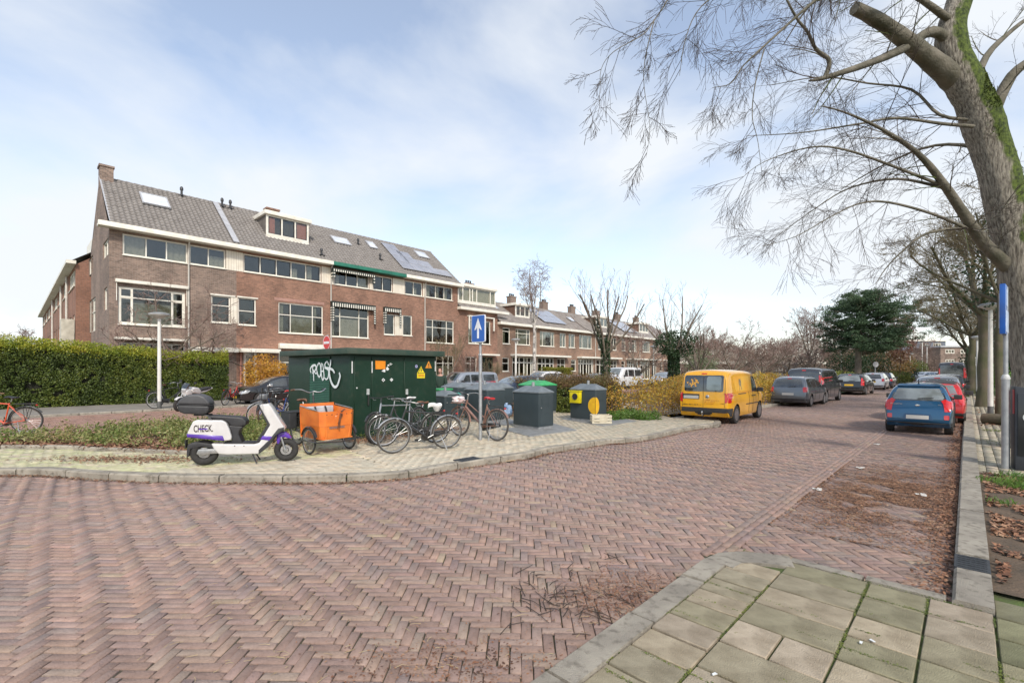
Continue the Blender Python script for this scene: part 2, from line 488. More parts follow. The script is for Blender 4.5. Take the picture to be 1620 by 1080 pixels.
def herringbone(x0, x1, y0, y1, L=0.21, Wd=0.07, n=3, rot=-0.03, org=(0, 0)):
 u = Wd
 a0, a1 = int(x0 / u) - 2, int(x1 / u) + 2; b0, b1 = int(y0 / u) - 2, int(y1 / u) + 2
 Cs = []; An = []
 ys = np.arange(b0, b1)
 ms = np.arange(int((a0 - b1) / (2 * n)) - 1, int((a1 - b0) / (2 * n)) + 2)
 Y, Mm = np.meshgrid(ys, ms)
 X = Y + 2 * n * Mm
 H = np.stack([(X + n / 2), (Y + 0.5)], -1).reshape(-1, 2)
 Xv = np.arange(a0, a1); Xg, Mg = np.meshgrid(Xv, np.arange(int((a0 - b1) / (2 * n)) - 2, int((a1 - b0) / (2 * n)) + 2))
 Y0 = Xg - 2 * n + 1 - 2 * n * Mg
 Vt = np.stack([Xg + 0.5, Y0 + n / 2], -1).reshape(-1, 2)
 C = np.concatenate([H, Vt]) * u; A = np.concatenate([np.zeros(len(H)), np.full(len(Vt), PI / 2)])
 C[:, 0] *= -1
 ok = (C[:, 0] > x0) & (C[:, 0] < x1) & (C[:, 1] > y0) & (C[:, 1] < y1)
 C, A = C[ok], A[ok]
 c, s = math.cos(rot), math.sin(rot)
 C = np.stack([C[:, 0] * c - C[:, 1] * s + org[0], C[:, 0] * s + C[:, 1] * c + org[1]], 1)
 wx = 0.035 * np.sin(C[:, 1] * 0.55 + 0.8) + 0.02 * np.sin(C[:, 0] * 0.9 + C[:, 1] * 0.35)
 wy = 0.05 * np.sin(C[:, 0] * 0.38 + 1.0) + 0.02 * np.sin(C[:, 0] * 0.8 - C[:, 1] * 0.5)
 C = C + np.stack([wx, wy], 1)
 C += NP.normal(0, 0.0022, C.shape)
 return C, A + rot + 0.03 * np.cos(C[:, 0] * 0.38 + 1.0) * 0.5 + NP.normal(0, 0.012, len(A))
def gz(C):
 """slow dips of the road surface"""
 return 0.003 * np.sin(C[:, 0] * 1.3 + 0.4 * C[:, 1]) + 0.003 * np.sin(C[:, 1] * 1.1 - 0.5 * C[:, 0])
def emit_bricks(nm, parent, C, A, L, Wd, top, tint, m, n_ind=300, lods=(9.0, 22.0)):
 d = np.hypot(C[:, 0], C[:, 1]); o = np.argsort(d)
 C, A, tint, d = C[o], A[o], tint[o], d[o]
 fr = (np.abs(C[:, 0]) < C[:, 1] * 1.06) & (C[:, 1] > 2.62)
 idx = np.where(fr)[0][:n_ind]
 ind = np.zeros(len(C), bool); ind[idx] = True
 var = []
 for k in range(10):
  V, F, T = brick_mesh_arrays(np.zeros((1, 2)), np.zeros(1), L, Wd, 0.0, tint[[NP.integers(len(tint))]], lod=2)
  tmp = mesh_np(nm, V, F, m, colors=T); var.append(tmp.data); bpy.data.objects.remove(tmp)
 g = gz(C)
 for i in idx:
  ob = link(nm, var[NP.integers(10)], parent)
  ob.location = (C[i, 0], C[i, 1], top + g[i] + NP.normal(0, 0.0012)); ob.rotation_euler = (NP.normal(0, .008), NP.normal(0, .006), A[i])
 r = ~ind
 Vs = []; Fs = []; Ts = []; off = 0
 for lo, hi, lod in ((0, lods[0], 2), (lods[0], lods[1], 1), (lods[1], 1e9, 0)):
  q = r & (d >= lo) & (d < hi)
  if not q.any(): continue
  V, F, T = brick_mesh_arrays(C[q], A[q], L, Wd, top + g[q] * (1 if lod else 0.5), tint[q], lod=lod, jit=0.0015 if lod else 0.001)
  Vs.append(V); Fs.append(F + off); Ts.append(T); off += len(V)
 if Vs:
  mesh_np(nm + '_paving', np.concatenate(Vs), np.concatenate(Fs), m, colors=np.concatenate(Ts), parent=parent, kind='stuff')
GUT = -1.72
C, A = herringbone(-38, 38, 0.4, 34, rot=-0.03)
s_ = C @ np.array(SU[:2]); n_ = C @ np.array(SN[:2])
ok = in_poly(C, main_road) & visible(C) & ~((np.abs(n_ - GUT) < 0.06) & (s_ > 4.4))
C, A = C[ok], A[ok]
s_ = C @ np.array(SU[:2]); n_ = C @ np.array(SN[:2])
t_ = brick_tint(len(C))
pn = np.array([mnoise.noise(Vector((c[0] * 0.35, c[1] * 0.35, 1.0))) for c in C])
t_ *= (1 + 0.14 * pn)[:, None]
bay = (n_ > GUT) & (s_ > 4.5)
t_[bay] *= 0.84
gs = np.arange(4.55, 60, 0.212)
Cg = []; 
for n0 in (GUT - 0.075, GUT, GUT + 0.075):
 for s0 in gs: Cg.append(sn(s0 + (0.1 if n0 == GUT else 0), n0)[:2])
Cg = np.array(Cg); Ag = np.full(len(Cg), SANG)
tg = brick_tint(len(Cg)) * 0.92
nmain = len(C)
C = np.concatenate([C, Cg]); A = np.concatenate([A, Ag]); t_ = np.concatenate([t_, tg])
gut_mask = np.arange(len(C)) >= nmain
emit_bricks('road_brick', road, C[~gut_mask], A[~gut_mask], 0.203, 0.0645, 0.0, t_[~gut_mask], M_brick)
V, F, T = brick_mesh_arrays(C[gut_mask], A[gut_mask], 0.205, 0.0665, 0.009, t_[gut_mask], lod=2)
mesh_np('gutter_bricks', V, F, M_brick, colors=T, parent=road, kind='stuff')
C, A = herringbone(-120, 120, 26, 110, L=0.42, Wd=0.14, rot=-0.03)
d_ = np.hypot(C[:, 0], C[:, 1])
ok = in_poly(C, main_road) & visible(C, 2) & (C[:, 1] >= 33.9)
C, A = C[ok], A[ok]
V, F, T = brick_mesh_arrays(C, A, 0.405, 0.127, 0.0, brick_tint(len(C)), lod=0, jit=0.001)
mesh_np('far_brick_paving', V, F, M_brick, colors=T, parent=road, kind='stuff')
def running(s0, s1, n0, n1, L, Wd, U, Nn, j=0.008):
 rows = np.arange(n0, n1, Wd + j); Cs = []
 for i, r in enumerate(rows):
  q = np.arange(s0 + (L / 2 if i % 2 else 0), s1, L + j)
  Cs.append(np.stack([q, np.full(len(q), r)], 1))
 Cs = np.concatenate(Cs)
 return Cs[:, :1] * np.array(U[:2])[None] + Cs[:, 1:] * np.array(Nn[:2])[None]
C = running(-14, 38, XN_FAR + 0.1, XN_NEAR - 0.05, 0.2, 0.095, HU, HN)
ok = visible(C); C = C[ok]
V, F, T = brick_mesh_arrays(C, np.full(len(C), HANG), 0.2, 0.095, 0.02, brick_tint(len(C)) * np.array([1.25, 1.08, 1.0]), lod=0, jit=0.0015)
mesh_np('brick_paving', V, F, M_brick, colors=T, parent=side, kind='stuff')
# -- island pavement
isl = [(p.x, p.y) for p in KL2] + [(p.x, p.y) for p in KR] + [tuple(hn(XN_NEAR, 62)[:2]), tuple(hn(XN_NEAR, 45)[:2]), tuple(hn_px(XN_NEAR, -110)[:2])]
island = sheet('pavement', isl, Z_P - 0.022, M_moss_joint)
def tint_set(cols, w, n, amp=0.12):
 c = np.array(cols)[NP.choice(len(cols), n, p=w)]
 return np.clip(c * NP.uniform(1 - amp, 1 + amp, (n, 1)), 0.03, 0.8)
bed_front = [at(*p, Z_P) for p in ((-300, 706), (0, 709), (96, 710), (296, 719), (330, 719), (420, 706), (452, 690))]
bed_poly = [tuple(p[:2]) for p in bed_front] + [tuple(hn_px(XN_NEAR + 0.15, p)[:2]) for p in (470, 300, 200, 100, 0, -60)]
K2 = np.array([(p.x, p.y) for p in KL2])
def dist_poly(P, line):
 d = np.full(len(P), 1e9)
 for a, b in zip(line[:-1], line[1:]):
  a = np.array(a); b = np.array(b); ab = b - a; t = np.clip(((P - a) @ ab) / (ab @ ab), 0, 1)
  d = np.minimum(d, np.hypot(*(P - (a + t[:, None] * ab)).T))
 return d
plates = []
split = np.array(at(640, 750, Z_P)[:2])
Ca = running(-16, 4, 5.5, 13.5, 0.2, 0.098, (math.cos(-0.03), math.sin(-0.03)), (-math.sin(-0.03), math.cos(-0.03)), 0.007)
Cb = running(-2, 34, -12.5, 4, 0.2, 0.098, SU, SN, 0.007)
def right_of(P):
 q = P - split
 return (q[:, 0] * 0.80 + q[:, 1] * 0.6) > 0
Ca = Ca[~right_of(Ca)]; Cb = Cb[right_of(Cb)]
def clean(P): return P[in_poly(P, isl) & ~in_poly(P, bed_poly) & (dist_poly(P, K2) > 0.2) & visible(P) & (P[:, 1] < 26)]
Ca, Cb = clean(Ca), clean(Cb)
tA = tint_set([(0.58, 0.55, 0.33), (0.62, 0.57, 0.38), (0.52, 0.52, 0.29), (0.56, 0.48, 0.35)], [.4, .25, .2, .15], len(Ca))
tB = tint_set([(0.56, 0.48, 0.35), (0.53, 0.48, 0.37), (0.48, 0.44, 0.33), (0.60, 0.52, 0.39)], [.35, .25, .2, .2], len(Cb))
sh = np.clip((2.5 - dist_poly(Ca, K2)) / 2.5, 0, 1)
C = np.concatenate([Ca, Cb]); A = np.concatenate([np.full(len(Ca), -0.03), np.full(len(Cb), SANG)]); T0 = np.concatenate([tA, tB])
emit_bricks('paver', island, C, A, 0.2, 0.098, Z_P, T0, M_brick, lods=(11.0, 18.0))
def kerb_row(line, w, h, name, parent, m, L=0.95, inward=1, z0=-0.12, n_max=80, gap=0.012):
 pts = [Vector((p[0], p[1], 0)) for p in line]; k = 0
 seg = []; acc = [pts[0]]; 
 lens = [0]
 for a, b in zip(pts[:-1], pts[1:]): lens.append(lens[-1] + (b - a).length)
 def P(d):
  for i in range(len(pts) - 1):
   if d <= lens[i + 1] or i == len(pts) - 2:
    t = (d - lens[i]) / max(lens[i + 1] - lens[i], 1e-6); return pts[i].lerp(pts[i + 1], min(max(t, 0), 1))
 d = 0.0
 while d < lens[-1] - 0.2 and k < n_max:
  l = min(L * random.uniform(0.95, 1.05), lens[-1] - d)
  q = [P(d + gap + (l - 2 * gap) * t) for t in (0, 0.25, 0.5, 0.75, 1)]
  outer = []; inner = []; dz = random.uniform(-0.006, 0.006)
  for i, p in enumerate(q):
   tg_ = (q[min(i + 1, 4)] - q[max(i - 1, 0)]).normalized(); nn = Vector((-tg_.y, tg_.x, 0)) * inward
   outer.append(p); inner.append(p + nn * w)
  mb = MB(); hz = h + dz
  prof = [(0.0, z0), (0.0, hz - 0.02), (0.02 / w, hz), (1.0, hz), (1.0, z0)]
  vs = []; fs = []
  for i in range(5):
   for t, z in prof: v = outer[i].lerp(inner[i], t); vs.append((v.x, v.y, z))
  for i in range(4):
   for j in range(4): fs.append((i * 5 + j, i * 5 + j + 1, i * 5 + j + 6, i * 5 + j + 5))
  fs.append((0, 1, 2, 3, 4)); fs.append((24, 23, 22, 21, 20))
  mb.add(vs, fs); mb.build(name, m, parent); k += 1; d += l
kerb_row([KL[-2], KR[0], sn(34, -6.4)], 0.17, Z_P + 0.012, 'kerb_stone', island, M_kerb)
kerb_row(KL2[:-1], 0.17, Z_P + 0.012, 'kerb_stone', island, M_kerb)
sheet('bed_soil', bed_poly, Z_P + 0.004, M_soil, kind='structure')
kerb_row(bed_front[1:5], 0.07, Z_P + 0.07, 'edging_stone', island, M_kerb, L=1.0)
# -- far kerb and pavement of the side street
farp = [tuple(hn(XN_FAR - 0.02, u)[:2]) for u in (-16, 60)] + [tuple(hn(-33.6, u)[:2]) for u in (60, -16)]
far_pavement = sheet('far_pavement', farp, Z_P - 0.004, M_farpave)
kerb_row([hn(XN_FAR, u) for u in (-2, 10, 20, 34)], 0.2, Z_P + 0.004, 'kerb_stone', far_pavement, M_kerb, inward=1)
# -- pavement on the right
right_sheet = [tuple(sn(s, -0.06)[:2]) for s in (4.74, 120)] + [tuple(sn(120, 14)[:2]), tuple(sn(-2, 14)[:2]), tuple(sn(-3, -1.55)[:2]), tuple(sn(4.3, -1.55)[:2]), tuple(sn(4.6, -1.45)[:2]), tuple(sn(4.62, -1.1)[:2])]
ZR = 0.055
right_pavement = sheet('right_pavement', right_sheet, ZR - 0.02, M_moss_joint)
def slab(n0, n1, s0, s1, tint, parent, top=ZR, g=0.007, nm='paving_slab'):
 c = sn((s0 + s1) / 2, (n0 + n1) / 2)
 me = MB(); a = (s1 - s0) / 2 - g; b = (n1 - n0) / 2 - g
 me.box(-a, a, -b, b, -0.05, 0)
 ob = me.build(nm, M_slab, parent, bevel=0.005, seg=1, loc=(c.x, c.y, top + random.uniform(-0.004, 0.004)), rotz=SANG + random.uniform(-0.006, 0.006))
 ob.rotation_euler[0] = random.uniform(-0.008, 0.008); ob.rotation_euler[1] = random.uniform(-0.008, 0.008)
 ca = ob.data.color_attributes.new('tint', 'FLOAT_COLOR', 'POINT')
 for q in ca.data: q.color = tuple(tint) + (1,)
SLT = [(0.39, 0.325, 0.225), (0.335, 0.29, 0.195), (0.43, 0.355, 0.26), (0.30, 0.265, 0.17), (0.27, 0.245, 0.15), (0.40, 0.335, 0.24), (0.31, 0.27, 0.185)]
cols = [-1.50, -1.12, -0.56, -0.205, 0.135, 0.44, 0.74, 1.04, 1.34, 1.64, 1.94, 2.3]
for i in range(len(cols) - 1):
 s0 = 4.66 - (0.0 if cols[i] > -1.3 else 0.26)
 if cols[i] > 0.1: s0 = 4.95
 step = 0.34 if i != 0 else 0.26
 k = 0
 while s0 > 0.6:
  st = step if not (i == 1 and s0 > 4.4) else 0.3
  t = random.choice(SLT); f = random.uniform(0.85, 1.12)
  if cols[i] > 0.1: f *= 0.8; t = (t[0] * 0.92, t[1], t[2] * 0.85)
  a, b = cols[i], cols[i + 1]
  if i == 1 and s0 <= 3.6:
   if k % 2 == 0 and s0 > 1.2:
    slab(a, (a + b) / 2, s0 - st, s0, tuple(c * f for c in t), right_pavement)
    slab((a + b) / 2, b, s0 - st, s0, tuple(c * f * 0.94 for c in t), right_pavement)
    s0 -= st; k += 1; continue
  slab(a, b, s0 - st, s0, tuple(c * f for c in t), right_pavement)
  s0 -= st; k += 1
kerb_row([sn(s, -1.70) for s in (0.2, 4.2)][::1], 0.2, ZR + 0.012, 'kerb_stone', right_pavement, M_kerb, inward=-1, L=0.88)
kerb_row([sn(4.2, -1.70), sn(4.45, -1.66), sn(4.66, -1.48), sn(4.80, -1.15)], 0.27, ZR + 0.012, 'kerb_stone', right_pavement, M_kerb, inward=-1, L=1.0)
kerb_row([sn(4.80, -1.14), sn(4.80, -0.10)], 0.12, ZR + 0.004, 'kerb_stone', right_pavement, M_kerb, inward=-1, L=0.52)
kerb_row([sn(s, -0.08) for s in (4.66, 5.45)], 0.22, ZR + 0.03, 'kerb_stone', right_pavement, M_kerb, inward=-1, L=0.8)
kerb_row([sn(s, -0.08) for s in (5.86, 40)], 0.22, ZR + 0.035, 'kerb_stone', right_pavement, M_kerb, inward=-1, n_max=40)
drain = thing('gutter_drain', 'dark cast-iron gutter drain set in the kerb at the right edge of the road', 'drain', sn(5.655, 0.03, ZR + 0.012), SANG)
MB().box(-0.19, 0.19, -0.112, 0.112, -0.09, 0.02).build('drain_box', mat('cast_iron', (0.06, 0.065, 0.07), 0.55, 0.4, vs=20, bump=0.3, bs=80), drain, bevel=0.008)
mb = MB()
for k in range(6): mb.box(-0.16 + k * 0.058, -0.135 + k * 0.058, -0.09, 0.09, 0.02, 0.026)
mb.build('cover_rib', MATS['cast_iron'], drain)
d2 = at(742, 738, 0.0)
drain2 = thing('gutter_drain', 'dark cast-iron drain cover set in the kerb between the road and the parked bicycles', 'drain', (d2.x - 0.03, d2.y + 0.13, Z_P + 0.018), SANG - 0.05)
MB().box(-0.24, 0.24, -0.14, 0.14, -0.09, 0.0).build('drain_box', MATS['cast_iron'], drain2, bevel=0.008)
mb = MB()
for k in range(6): mb.box(-0.2 + k * 0.072, -0.17 + k * 0.072, -0.10, 0.10, 0.0, 0.006)
mb.build('cover_rib', MATS['cast_iron'], drain2)
soil_poly = [tuple(sn(5.1, 0.14)[:2]), tuple(sn(10.9, 0.14)[:2]), tuple(sn(10.9, 3.2)[:2]), tuple(sn(5.1, 3.2)[:2])]
sheet('soil_strip', soil_poly, ZR + 0.012, M_soil, kind='structure')
Ct = running(11.0, 46, 0.16, 3.2, 0.295, 0.145, SU, SN, 0.006)
ok = visible(Ct); Ct = Ct[ok]
tt = tint_set([(0.44, 0.39, 0.29), (0.38, 0.35, 0.26), (0.49, 0.42, 0.32)], [.4, .35, .25], len(Ct))
V, F, T = brick_mesh_arrays(Ct, np.full(len(Ct), SANG), 0.295, 0.145, ZR, tt, lod=1)
mesh_np('tile_paving', V, F, M_slab, colors=T, parent=right_pavement, kind='stuff')
# -- white painted brick marks of the parking bay
M_white_paint = mat('road_paint', (0.72, 0.70, 0.64), 0.7, vs=30, col2=(0.42, 0.38, 0.33), bump=0.2)
for px, py in ((1389, 703.5), (1363, 741), (1296, 775), (1461, 784)):
 p = at(px, py)
 mb = MB(); mb.prism([(-.10, -.03), (.02, -.035), (.10, -.02), (.09, .03), (-.02, .035), (-.09, .02)], 0, 0.003, axis='z'); mb.prism([(-.02, .045), (.04, .045), (.05, .09), (-.03, .08)], 0, 0.003, axis='z')
 tag(mb.build('painted_mark', M_white_paint, loc=(p.x, p.y, 0.014), rotz=SANG + random.uniform(-.2, .2)), None, None, None, 'structure')
# -- materials of the houses
M_bw1 = mat_brickwall('brown_brickwork', (0.27, 0.185, 0.14), (0.13, 0.088, 0.068), (0.31, 0.26, 0.22))
M_bw2 = mat_brickwall('red_brickwork', (0.325, 0.165, 0.108), (0.18, 0.090, 0.062), (0.29, 0.20, 0.15))
M_bw3 = mat_brickwall('tan_brickwork', (0.31, 0.175, 0.11), (0.185, 0.112, 0.078), (0.29, 0.225, 0.175))
M_bw4 = mat_brickwall('orange_brickwork', (0.33, 0.150, 0.09), (0.24, 0.11, 0.07), (0.27, 0.19, 0.15))
M_wht = mat('white_paint', (0.80, 0.77, 0.68), 0.5, vs=2.5, col2=(0.68, 0.64, 0.54), bump=0.05)
M_cream = mat('cream_boards', (0.76, 0.71, 0.60), 0.6, vs=2, col2=(0.66, 0.60, 0.49))
M_green_g = mat('green_gutter', (0.02, 0.17, 0.11), 0.45, vs=4)
M_tile = mat('roof_tile', (0.245, 0.225, 0.208), 0.8, vs=2.2, col2=(0.185, 0.168, 0.156), bump=0.5, bs=25, dirt=0.2)
M_tile2 = mat('roof_tile_grey', (0.30, 0.27, 0.245), 0.8, vs=2.0, col2=(0.20, 0.175, 0.16), bump=0.5, bs=25)
M_lead = mat('lead_flashing', (0.46, 0.46, 0.47), 0.55, 0.1, vs=4, col2=(0.36, 0.36, 0.37))
M_pipe = mat('pale_pipe', (0.62, 0.59, 0.53), 0.5, vs=3, col2=(0.5, 0.47, 0.42))
M_blackpl = mat('black_plastic', (0.022, 0.022, 0.024), 0.42, vs=10, col2=(0.03, 0.03, 0.032))
M_glass = mat_glass('window_glass', 0.85, 0.22)
M_glass_d = mat_glass('dormer_glass', 0.9, 0.15)
M_curt = mat('curtain_white', (0.82, 0.81, 0.77), 0.9, vs=6, col2=(0.68, 0.68, 0.64))
M_curt_p = mat('curtain_pink', (0.80, 0.36, 0.28), 0.9, vs=6, col2=(0.66, 0.3, 0.24))
M_curt_g = mat('curtain_cream', (0.62, 0.62, 0.52), 0.9, vs=6)
M_blackf = mat('dark_frame', (0.035, 0.03, 0.03), 0.4, vs=6)
M_solar = mat('solar_cell', (0.030, 0.033, 0.045), 0.22, 0.0, vs=2, coat=1.0, spec=0.9)
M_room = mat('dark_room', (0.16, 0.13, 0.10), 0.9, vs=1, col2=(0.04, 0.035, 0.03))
M_shutter = mat('awning_black', (0.02, 0.03, 0.025), 0.6, vs=6)
M_sillb = mat('brick_sill', (0.10, 0.06, 0.05), 0.8, vs=9)
M_doorg = mat('door_green', (0.03, 0.07, 0.045), 0.4, vs=4)
C0 = hn_px(-33.0, 172.7)
def fx(px): 
 """pixel column -> metres along the main front"""
 return (hn_px(-33.0, px) - C0).dot(HU)
def fz(px, py):
 return CH + (585.0 - py) * hn_px(-33.0, px).y / FP
def gy(px):
 """pixel column on the left gable -> metres back from the corner"""
 r = (px - 810) / FP
 return (C0.x - r * C0.y) / (HN.x + r * (-HN.y))
def gz_(px, py):
 d = gy(px); return CH + (585.0 - py) * (C0.y - HN.y * d) / FP
def wall_holes(mb, x0, x1, z0, z1, holes, rev=0.13, axis='x', c=0.0, sgn=1):
 """wall face with rectangular openings and reveals. axis x: plane y=c; axis y: plane x=c"""
 xs = sorted(set([x0, x1] + [min(max(q, x0), x1) for h in holes for q in h[:2]])); zs = sorted(set([z0, z1] + [min(max(q, z0), z1) for h in holes for q in h[2:4]]))
 def V(a, z, d=0): return (a, c + d * sgn, z) if axis == 'x' else (c + d * sgn, a, z)
 for i in range(len(xs) - 1):
  for j in range(len(zs) - 1):
   a, b = xs[i], xs[i + 1]; p, q = zs[j], zs[j + 1]
   if b - a < 1e-5 or q - p < 1e-5: continue
   m, n = (a + b) / 2, (p + q) / 2
   if any(h[0] < m < h[1] and h[2] < n < h[3] for h in holes): continue
   mb.add([V(a, p), V(b, p), V(b, q), V(a, q)], [(0, 1, 2, 3)])
 for h in holes:
  a, b, p, q = h[:4]
  mb.add([V(a, p), V(b, p), V(b, q), V(a, q), V(a, p, rev), V(b, p, rev), V(b, q, rev), V(a, q, rev)], [(0, 1, 5, 4), (1, 2, 6, 5), (2, 3, 7, 6), (3, 0, 4, 7)])
def window(parent, x0, x1, z0, z1, mull=(), trans=(), y=0.06, fr=0.075, mr=0.055, M=None, frame=None, curtain=0.4, inner=None, glass=None, name='window', sill=True, trans_cols=None, cm=None, sashes=None):
 """frame with mullions, a pane in each opening, sometimes a curtain; M maps the local (x, y-depth, z)"""
 frame = frame or M_wht; M = M or Matrix.Identity(4)
 mb = MB(); d = 0.09
 mb.box(x0, x1, y, y + d, z0, z0 + fr, M); mb.box(x0, x1, y, y + d, z1 - fr, z1, M)
 mb.box(x0, x0 + fr, y, y + d, z0 + fr, z1 - fr, M); mb.box(x1 - fr, x1, y, y + d, z0 + fr, z1 - fr, M)
 xs = [x0 + fr / 2] + [x0 + (x1 - x0) * m for m in mull] + [x1 - fr / 2]; zs = [z0 + fr / 2] + [z0 + (z1 - z0) * t for t in trans] + [z1 - fr / 2]
 for m in xs[1:-1]: mb.box(m - mr / 2, m + mr / 2, y + 0.002, y + d - 0.002, z0 + fr, z1 - fr, M)
 for t in zs[1:-1]: mb.box(x0 + fr, x1 - fr, y - 0.006, y + d - 0.004, t - mr / 2, t + mr / 2, M)
 if sill: mb.box(x0 - 0.03, x1 + 0.03, y - 0.13, y - 0.002, z0 - 0.045, z0 + 0.004, M)
 w = mb.build(name, frame, parent)
 k = 0
 for i in range(len(xs) - 1):
  for j in range(len(zs) - 1):
   a, b = xs[i] + (mr / 2 if i else fr / 2), xs[i + 1] - (mr / 2 if i < len(xs) - 2 else fr / 2)
   p, q = zs[j] + (mr / 2 if j else fr / 2), zs[j + 1] - (mr / 2 if j < len(zs) - 2 else fr / 2)
   if sashes and (i, j) in sashes:
    sb = MB(); e = 0.045
    sb.box(a, b, y + 0.012, y + 0.06, p, p + e, M); sb.box(a, b, y + 0.012, y + 0.06, q - e, q, M); sb.box(a, a + e, y + 0.012, y + 0.06, p + e, q - e, M); sb.box(b - e, b, y + 0.012, y + 0.06, p + e, q - e, M)
    sb.build('sash', inner or M_blackf, w)
   MB().box(a, b, y + 0.045, y + 0.051, p, q, M).build('pane', glass or M_glass, w)
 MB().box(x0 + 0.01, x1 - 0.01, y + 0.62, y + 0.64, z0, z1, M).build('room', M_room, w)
 if curtain > 0:
  ccm = cm or random.choice([M_curt, M_curt, M_curt_g])
  for i in range(len(xs) - 1):
   if random.random() < curtain:
    a, b = xs[i], xs[i + 1]; zt = z0 + (z1 - z0) * random.choice([1, 1, 0.6]); n = 10
    if random.random() < 0.5: b = a + (b - a) * 0.45
    vs = []; fs = []
    for q in range(n + 1):
     t = q / n; yy = y + 0.12 + 0.03 * math.sin(t * n * 1.9)
     vs += [M @ Vector((a + (b - a) * t, yy, z0 + 0.03)), M @ Vector((a + (b - a) * t, yy, zt))]
    for q in range(n): fs.append((2 * q, 2 * q + 2, 2 * q + 3, 2 * q + 1))
    MB().add(vs, fs).build('curtain', ccm, w, smooth=True)
 return w
def roof_tiles(parent, x0, x1, y0, z0, y1, z1, m, tw=0.25, tl=0.34, name='roof_tiles', seg=4):
 """pantiles in rows from the eave (y0,z0) to the ridge (y1,z1)"""
 Ls = math.hypot(y1 - y0, z1 - z0); nr = max(1, int(Ls / tl)); nc = max(1, int((x1 - x0) / tw))
 uy, uz = (y1 - y0) / Ls, (z1 - z0) / Ls
 prof = np.array([0.0, 0.055, 0.085, 0.030][:seg]) if seg == 4 else np.array([0.0, 0.045])
 k = len(prof); xs = x0 + (x1 - x0) * np.arange(nc * k + 1) / (nc * k); h = np.tile(prof, nc + 1)[:nc * k + 1]
 V = []; F = []; off = 0; n = len(xs)
 for r in range(nr):
  for (s, lift) in ((r * Ls / nr - 0.02, 0.075), ((r + 1) * Ls / nr, 0.0)):
   y = y0 + uy * s - uz * (h + lift); z = z0 + uz * s + uy * (h + lift)
   V.append(np.stack([xs, np.broadcast_to(y, n), np.broadcast_to(z, n)], 1))
  s = r * Ls / nr - 0.02
  V.append(np.stack([xs, y0 + uy * s + 0 * h, z0 + uz * s + 0 * h], 1))
  a = np.arange(n - 1)
  F.append(np.stack([off + a, off + a + 1, off + n + a + 1, off + n + a], 1))
  F.append(np.stack([off + 2 * n + a, off + 2 * n + a + 1, off + a + 1, off + a], 1))
  off += 3 * n
 V = np.concatenate(V); F = np.concatenate(F)
 return mesh_np(name, V, F, m, parent=parent, kind='stuff')
def chimney(parent, x, y, z0, z1, w=0.6, d=0.6, pots=2, m=None):
 mb = MB(); mb.box(x - w / 2, x + w / 2, y - d / 2, y + d / 2, z0, z1 - 0.12); mb.box(x - w / 2 - 0.05, x + w / 2 + 0.05, y - d / 2 - 0.05, y + d / 2 + 0.05, z1 - 0.12, z1)
 c = mb.build('chimney', m or M_bw1, parent)
 for i in range(pots):
  px = x + (i - (pots - 1) / 2) * 0.3
  MB().lathe([(0.10, z1), (0.085, z1 + 0.25), (0.11, z1 + 0.27), (0.11, z1 + 0.31), (0.06, z1 + 0.31)], 10, Matrix.Translation((px, y, 0))).build('chimney_pot', M_blackpl, c, smooth=True)
 return c
def vent_pipe(parent, x, y, z, h=0.5):
 mb = MB(); M = Matrix.Translation((x, y, z))
 mb.lathe([(0.07, -0.1), (0.065, h * 0.6), (0.10, h * 0.62), (0.10, h * 0.85), (0.05, h), (0, h)], 10, M)
 mb.box(-0.2, 0.2, -0.2, 0.15, -0.03, 0.0, M)
 mb.build('vent_pipe', M_blackpl, parent, smooth=True)
def on_roof(parent_x0, x, t, y0, z0, y1, z1, lift=0.08):
 """matrix of a patch lying on the roof: local x along the eave, y up the slope, z outward"""
 Ls = math.hypot(y1 - y0, z1 - z0); uy, uz = (y1 - y0) / Ls, (z1 - z0) / Ls
 o = Vector((x - parent_x0, y0 + uy * t * Ls - uz * lift, z0 + uz * t * Ls + uy * lift))
 M = Matrix(((1, 0, 0), (0, uy, -uz), (0, uz, uy))).to_4x4(); M.translation = o
 return M
def skylight(parent, M, w, h):
 mb = MB()
 e = 0.07
 mb.box(-w / 2, w / 2, -h / 2, -h / 2 + e, -0.02, 0.07, M); mb.box(-w / 2, w / 2, h / 2 - e, h / 2, -0.02, 0.07, M)
 mb.box(-w / 2, -w / 2 + e, -h / 2 + e, h / 2 - e, -0.02, 0.07, M); mb.box(w / 2 - e, w / 2, -h / 2 + e, h / 2 - e, -0.02, 0.07, M)
 s = mb.build('roof_window', M_lead, parent)
 MB().box(-w / 2 + e, w / 2 - e, -h / 2 + e, h / 2 - e, 0.03, 0.045, M).build('pane', M_skyl, s)
M_skyl = mat('skylight_glass', (0.85, 0.88, 0.90), 0.15, 0.2, vs=1, coat=1.0)
def solar(parent, M, w, h):
 mb = MB(); mb.box(-w / 2, w / 2, -h / 2, h / 2, 0.02, 0.055, M)
 s = mb.build('solar_panel', M_lead, parent)
 MB().box(-w / 2 + 0.02, w / 2 - 0.02, -h / 2 + 0.02, h / 2 - 0.02, 0.045, 0.06, M).build('cell_sheet', M_solarb, s)
M_solarb = mat('solar_sheet', (0.42, 0.41, 0.43), 0.2, 0.3, vs=2, coat=1.0, spec=1.0)
